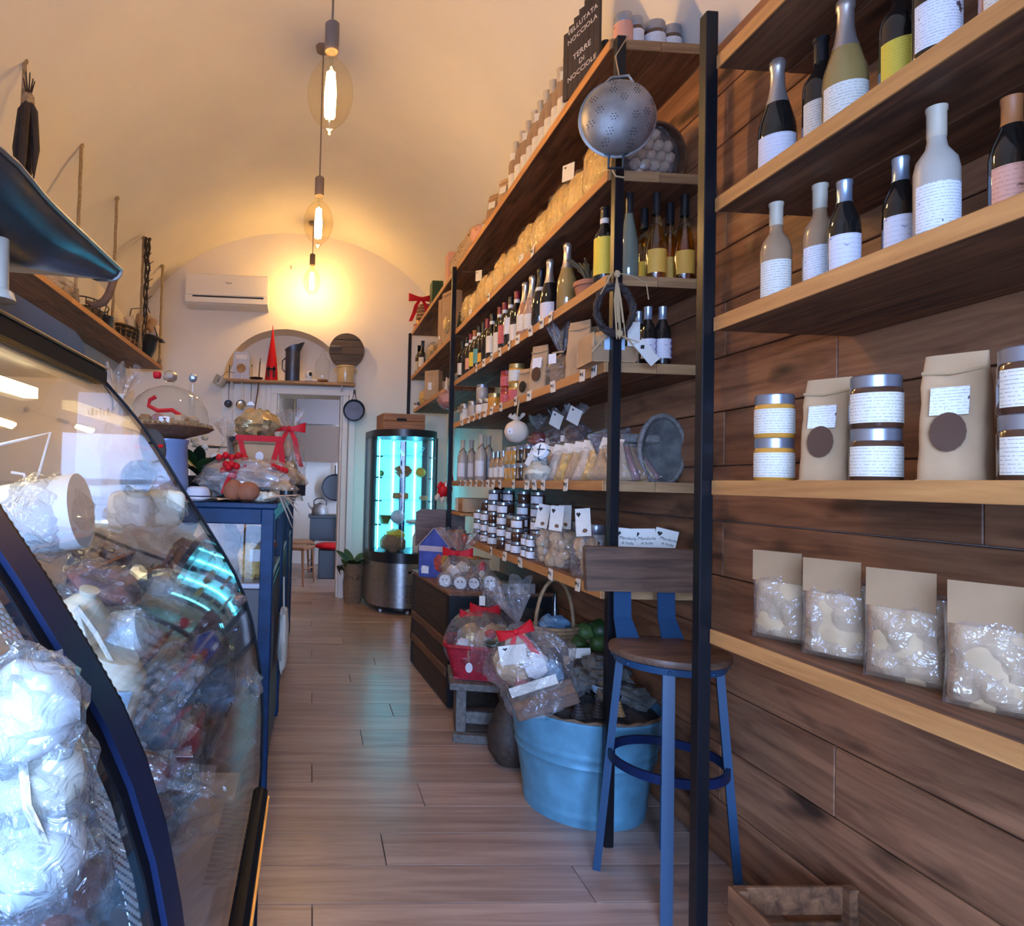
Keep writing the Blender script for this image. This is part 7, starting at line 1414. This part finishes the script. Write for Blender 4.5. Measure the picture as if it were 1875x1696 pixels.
# ================================================================ goods on the rope shelf
ZR = 2.4385
def rs_(px, x=-1.72): return (x, Dpx(px, x, ZR), ZR)
hn = thing('bent_branch', 'curved pale branch hooked over the edge of the rope shelf', 'branch', at(185, 553, 4.72))
o_ = Vector(hn.location)
MB().tube([at(px, py, 4.72 + dd) - o_ for px, py, dd in ((222, 503, 0), (214, 500, 0), (207, 517, 0), (199, 540, 0), (190, 553, .02), (172, 560, .05), (158, 552, .08))], [.012, .02, .03, .032, .032, .026, .012], 8).build('wood', 'horn', hn); MB().blob(at(217, 500, 4.72) - o_, (.03, .02, .02), 8, 6, .4, 4).build('broken_tip', 'horn', hn, False)
t = thing('cellophane_bundle', 'crinkled clear bundle on the rope shelf above the scale', 'bundle', rs_(112, -1.70)); filmbody(t, .09, .13, .16, 51); MB().blob((0, 0, .06), (.07, .10, .06), 14, 8, .25, 4, 3).build('sweets', 'taralli', t)
t = thing('cellophane_bundle', 'second clear bundle beside the wire basket on the rope shelf', 'bundle', rs_(85, -1.74)); filmbody(t, .10, .14, .18, 52); MB().blob((0, 0, .06), (.08, .10, .06), 14, 8, .25, 4, 4).build('sweets', 'santa_skin', t)
wbk = thing('wire_basket', 'oval dark wire basket on the rope shelf', 'basket', rs_(163, -1.72))
for j in range(3): MB().tube([((.10 + .012 * j) * math.cos(i * PI / 12), (.20 + .02 * j) * math.sin(i * PI / 12), .012 + .06 * j) for i in range(24)], .005, 6, True).build('wire_ring', 'iron_dark', wbk)
for i in range(16): MB().tube([(.10 * math.cos(i * PI / 8), .20 * math.sin(i * PI / 8), .012), (.124 * math.cos(i * PI / 8), .24 * math.sin(i * PI / 8), .132)], .004, 5).build('wire', 'iron_dark', wbk)
MB().blob((0, 0, .06), (.09, .17, .05), 14, 8, .3, 4, 2).build('dried_leaves', 'burlap', wbk, False)
cs = thing('coil_bundle', 'dark coiled wire bundle at the edge of the rope shelf', 'coil', rs_(192, -1.66))
for j in range(5): MB().tube([(.055 * math.cos(i * PI / 8), .07 * math.sin(i * PI / 8), .012 + .018 * j) for i in range(16)], .009, 6, True).build('coil_ring', 'iron_dark', cs)
wkb = thing('wicker_tray', 'long brown wicker basket standing on the rope shelf', 'basket', rs_(229, -1.775))
for j in range(6): MB().tube([((.085 + .009 * j) * math.cos(i * PI / 12), (.26 + .012 * j) * math.sin(i * PI / 12), .015 + .034 * j) for i in range(24)], .016, 6, True).build('weave_band', 'wicker' if j < 3 else 'twig', wkb)
for i in range(20): MB().tube([(.10 * math.cos(i * PI / 10), .28 * math.sin(i * PI / 10), .0), (.135 * math.cos(i * PI / 10), .325 * math.sin(i * PI / 10), .19)], .006, 5).build('stake', 'wicker_light', wkb)
for k in range(4): MB().blob((.0, -.18 + .12 * k, .19), (.06, .07, .05), 12, 8, .25, 4, k).build('dried_bundle', 'pasta', wkb)
pb = thing('black_pot', 'black enamel pot heaped with kraft bags at the end of the rope shelf', 'pot', (-1.735, 6.58, ZR + .0))
MB().lathe([(0, .0), (.10, .0), (.15, .10), (.175, .22), (.185, .225), (.17, .225), (.14, .10), (0, .03)], 28).build('pot', 'iron_dark', pb)
MB().tube([(.17, -.07, .2), (.22, -.05, .19), (.22, .05, .19), (.17, .07, .2)], .012, 8).build('handle', 'iron_dark', pb); MB().tube([(-.16, 0, .22), (-.1, 0, .50), (.06, 0, .52), (.17, 0, .22)], .006, 6).build('bail', 'iron_dark', pb)
random.seed(6)
for k in range(12):
    a = k * 2.4; r = .04 + .011 * k; t = pillow(.10, .13, .06, k); t.build('kraft_pouch', ['santa_skin', 'kraft', 'taralli', 'label'][k % 4], pb, True, (r * math.cos(a), r * math.sin(a), .20 + .012 * (12 - k)), (random.uniform(-.6, .6), random.uniform(-.6, .6), a))
# dried bunches on the ropes
dv = thing('dried_peppers', 'dark dried pods tied to the rope over the scale', 'dried pods', (-1.60, 3.56, 3.22))
for k in range(4): MB().tube([(0.02, .0, .08), (.02 + .03 * math.cos(k * 1.6), .03 * math.sin(k * 1.6), 0), (.02 + .05 * math.cos(k * 1.6), .05 * math.sin(k * 1.6), -.20 - .08 * (k % 2)), (.02 + .045 * math.cos(k * 1.6), .04 * math.sin(k * 1.6), -.36 - .05 * (k % 2))], [.008, .024, .022, .004], 8).build('pod', 'twig', dv)
for k in range(5): MB().tube([(.02, 0, .05), (.02 + .03 * math.cos(k * 1.3), .03 * math.sin(k * 1.3), .17 + .03 * (k % 3))], [.006, .003], 5).build('stalk', 'twig', dv)
MB().blob((.02, 0, .06), (.03, .03, .05), 10, 8, .2, 4).build('binding', 'rope', dv)
dt = thing('dried_vine', 'dark dried vine twisted down the fourth rope', 'dried vine', (-1.60, 6.10, 3.0))
for k in range(3): MB().tube([(.03 + .02 * math.sin(j * 1.2 + k * 2), -.02 + .02 * math.cos(j * 1.5 + k), .48 - .09 * j) for j in range(11)], [.012 - .0006 * j for j in range(11)], 6).build('vine', 'twig', dt)
for k in range(6): MB().tube([(.03, -.02, .30 - .08 * k), (.07 + .02 * (k % 2), -.03, .34 - .08 * k)], [.006, .003], 5).build('twig', 'twig', dt)
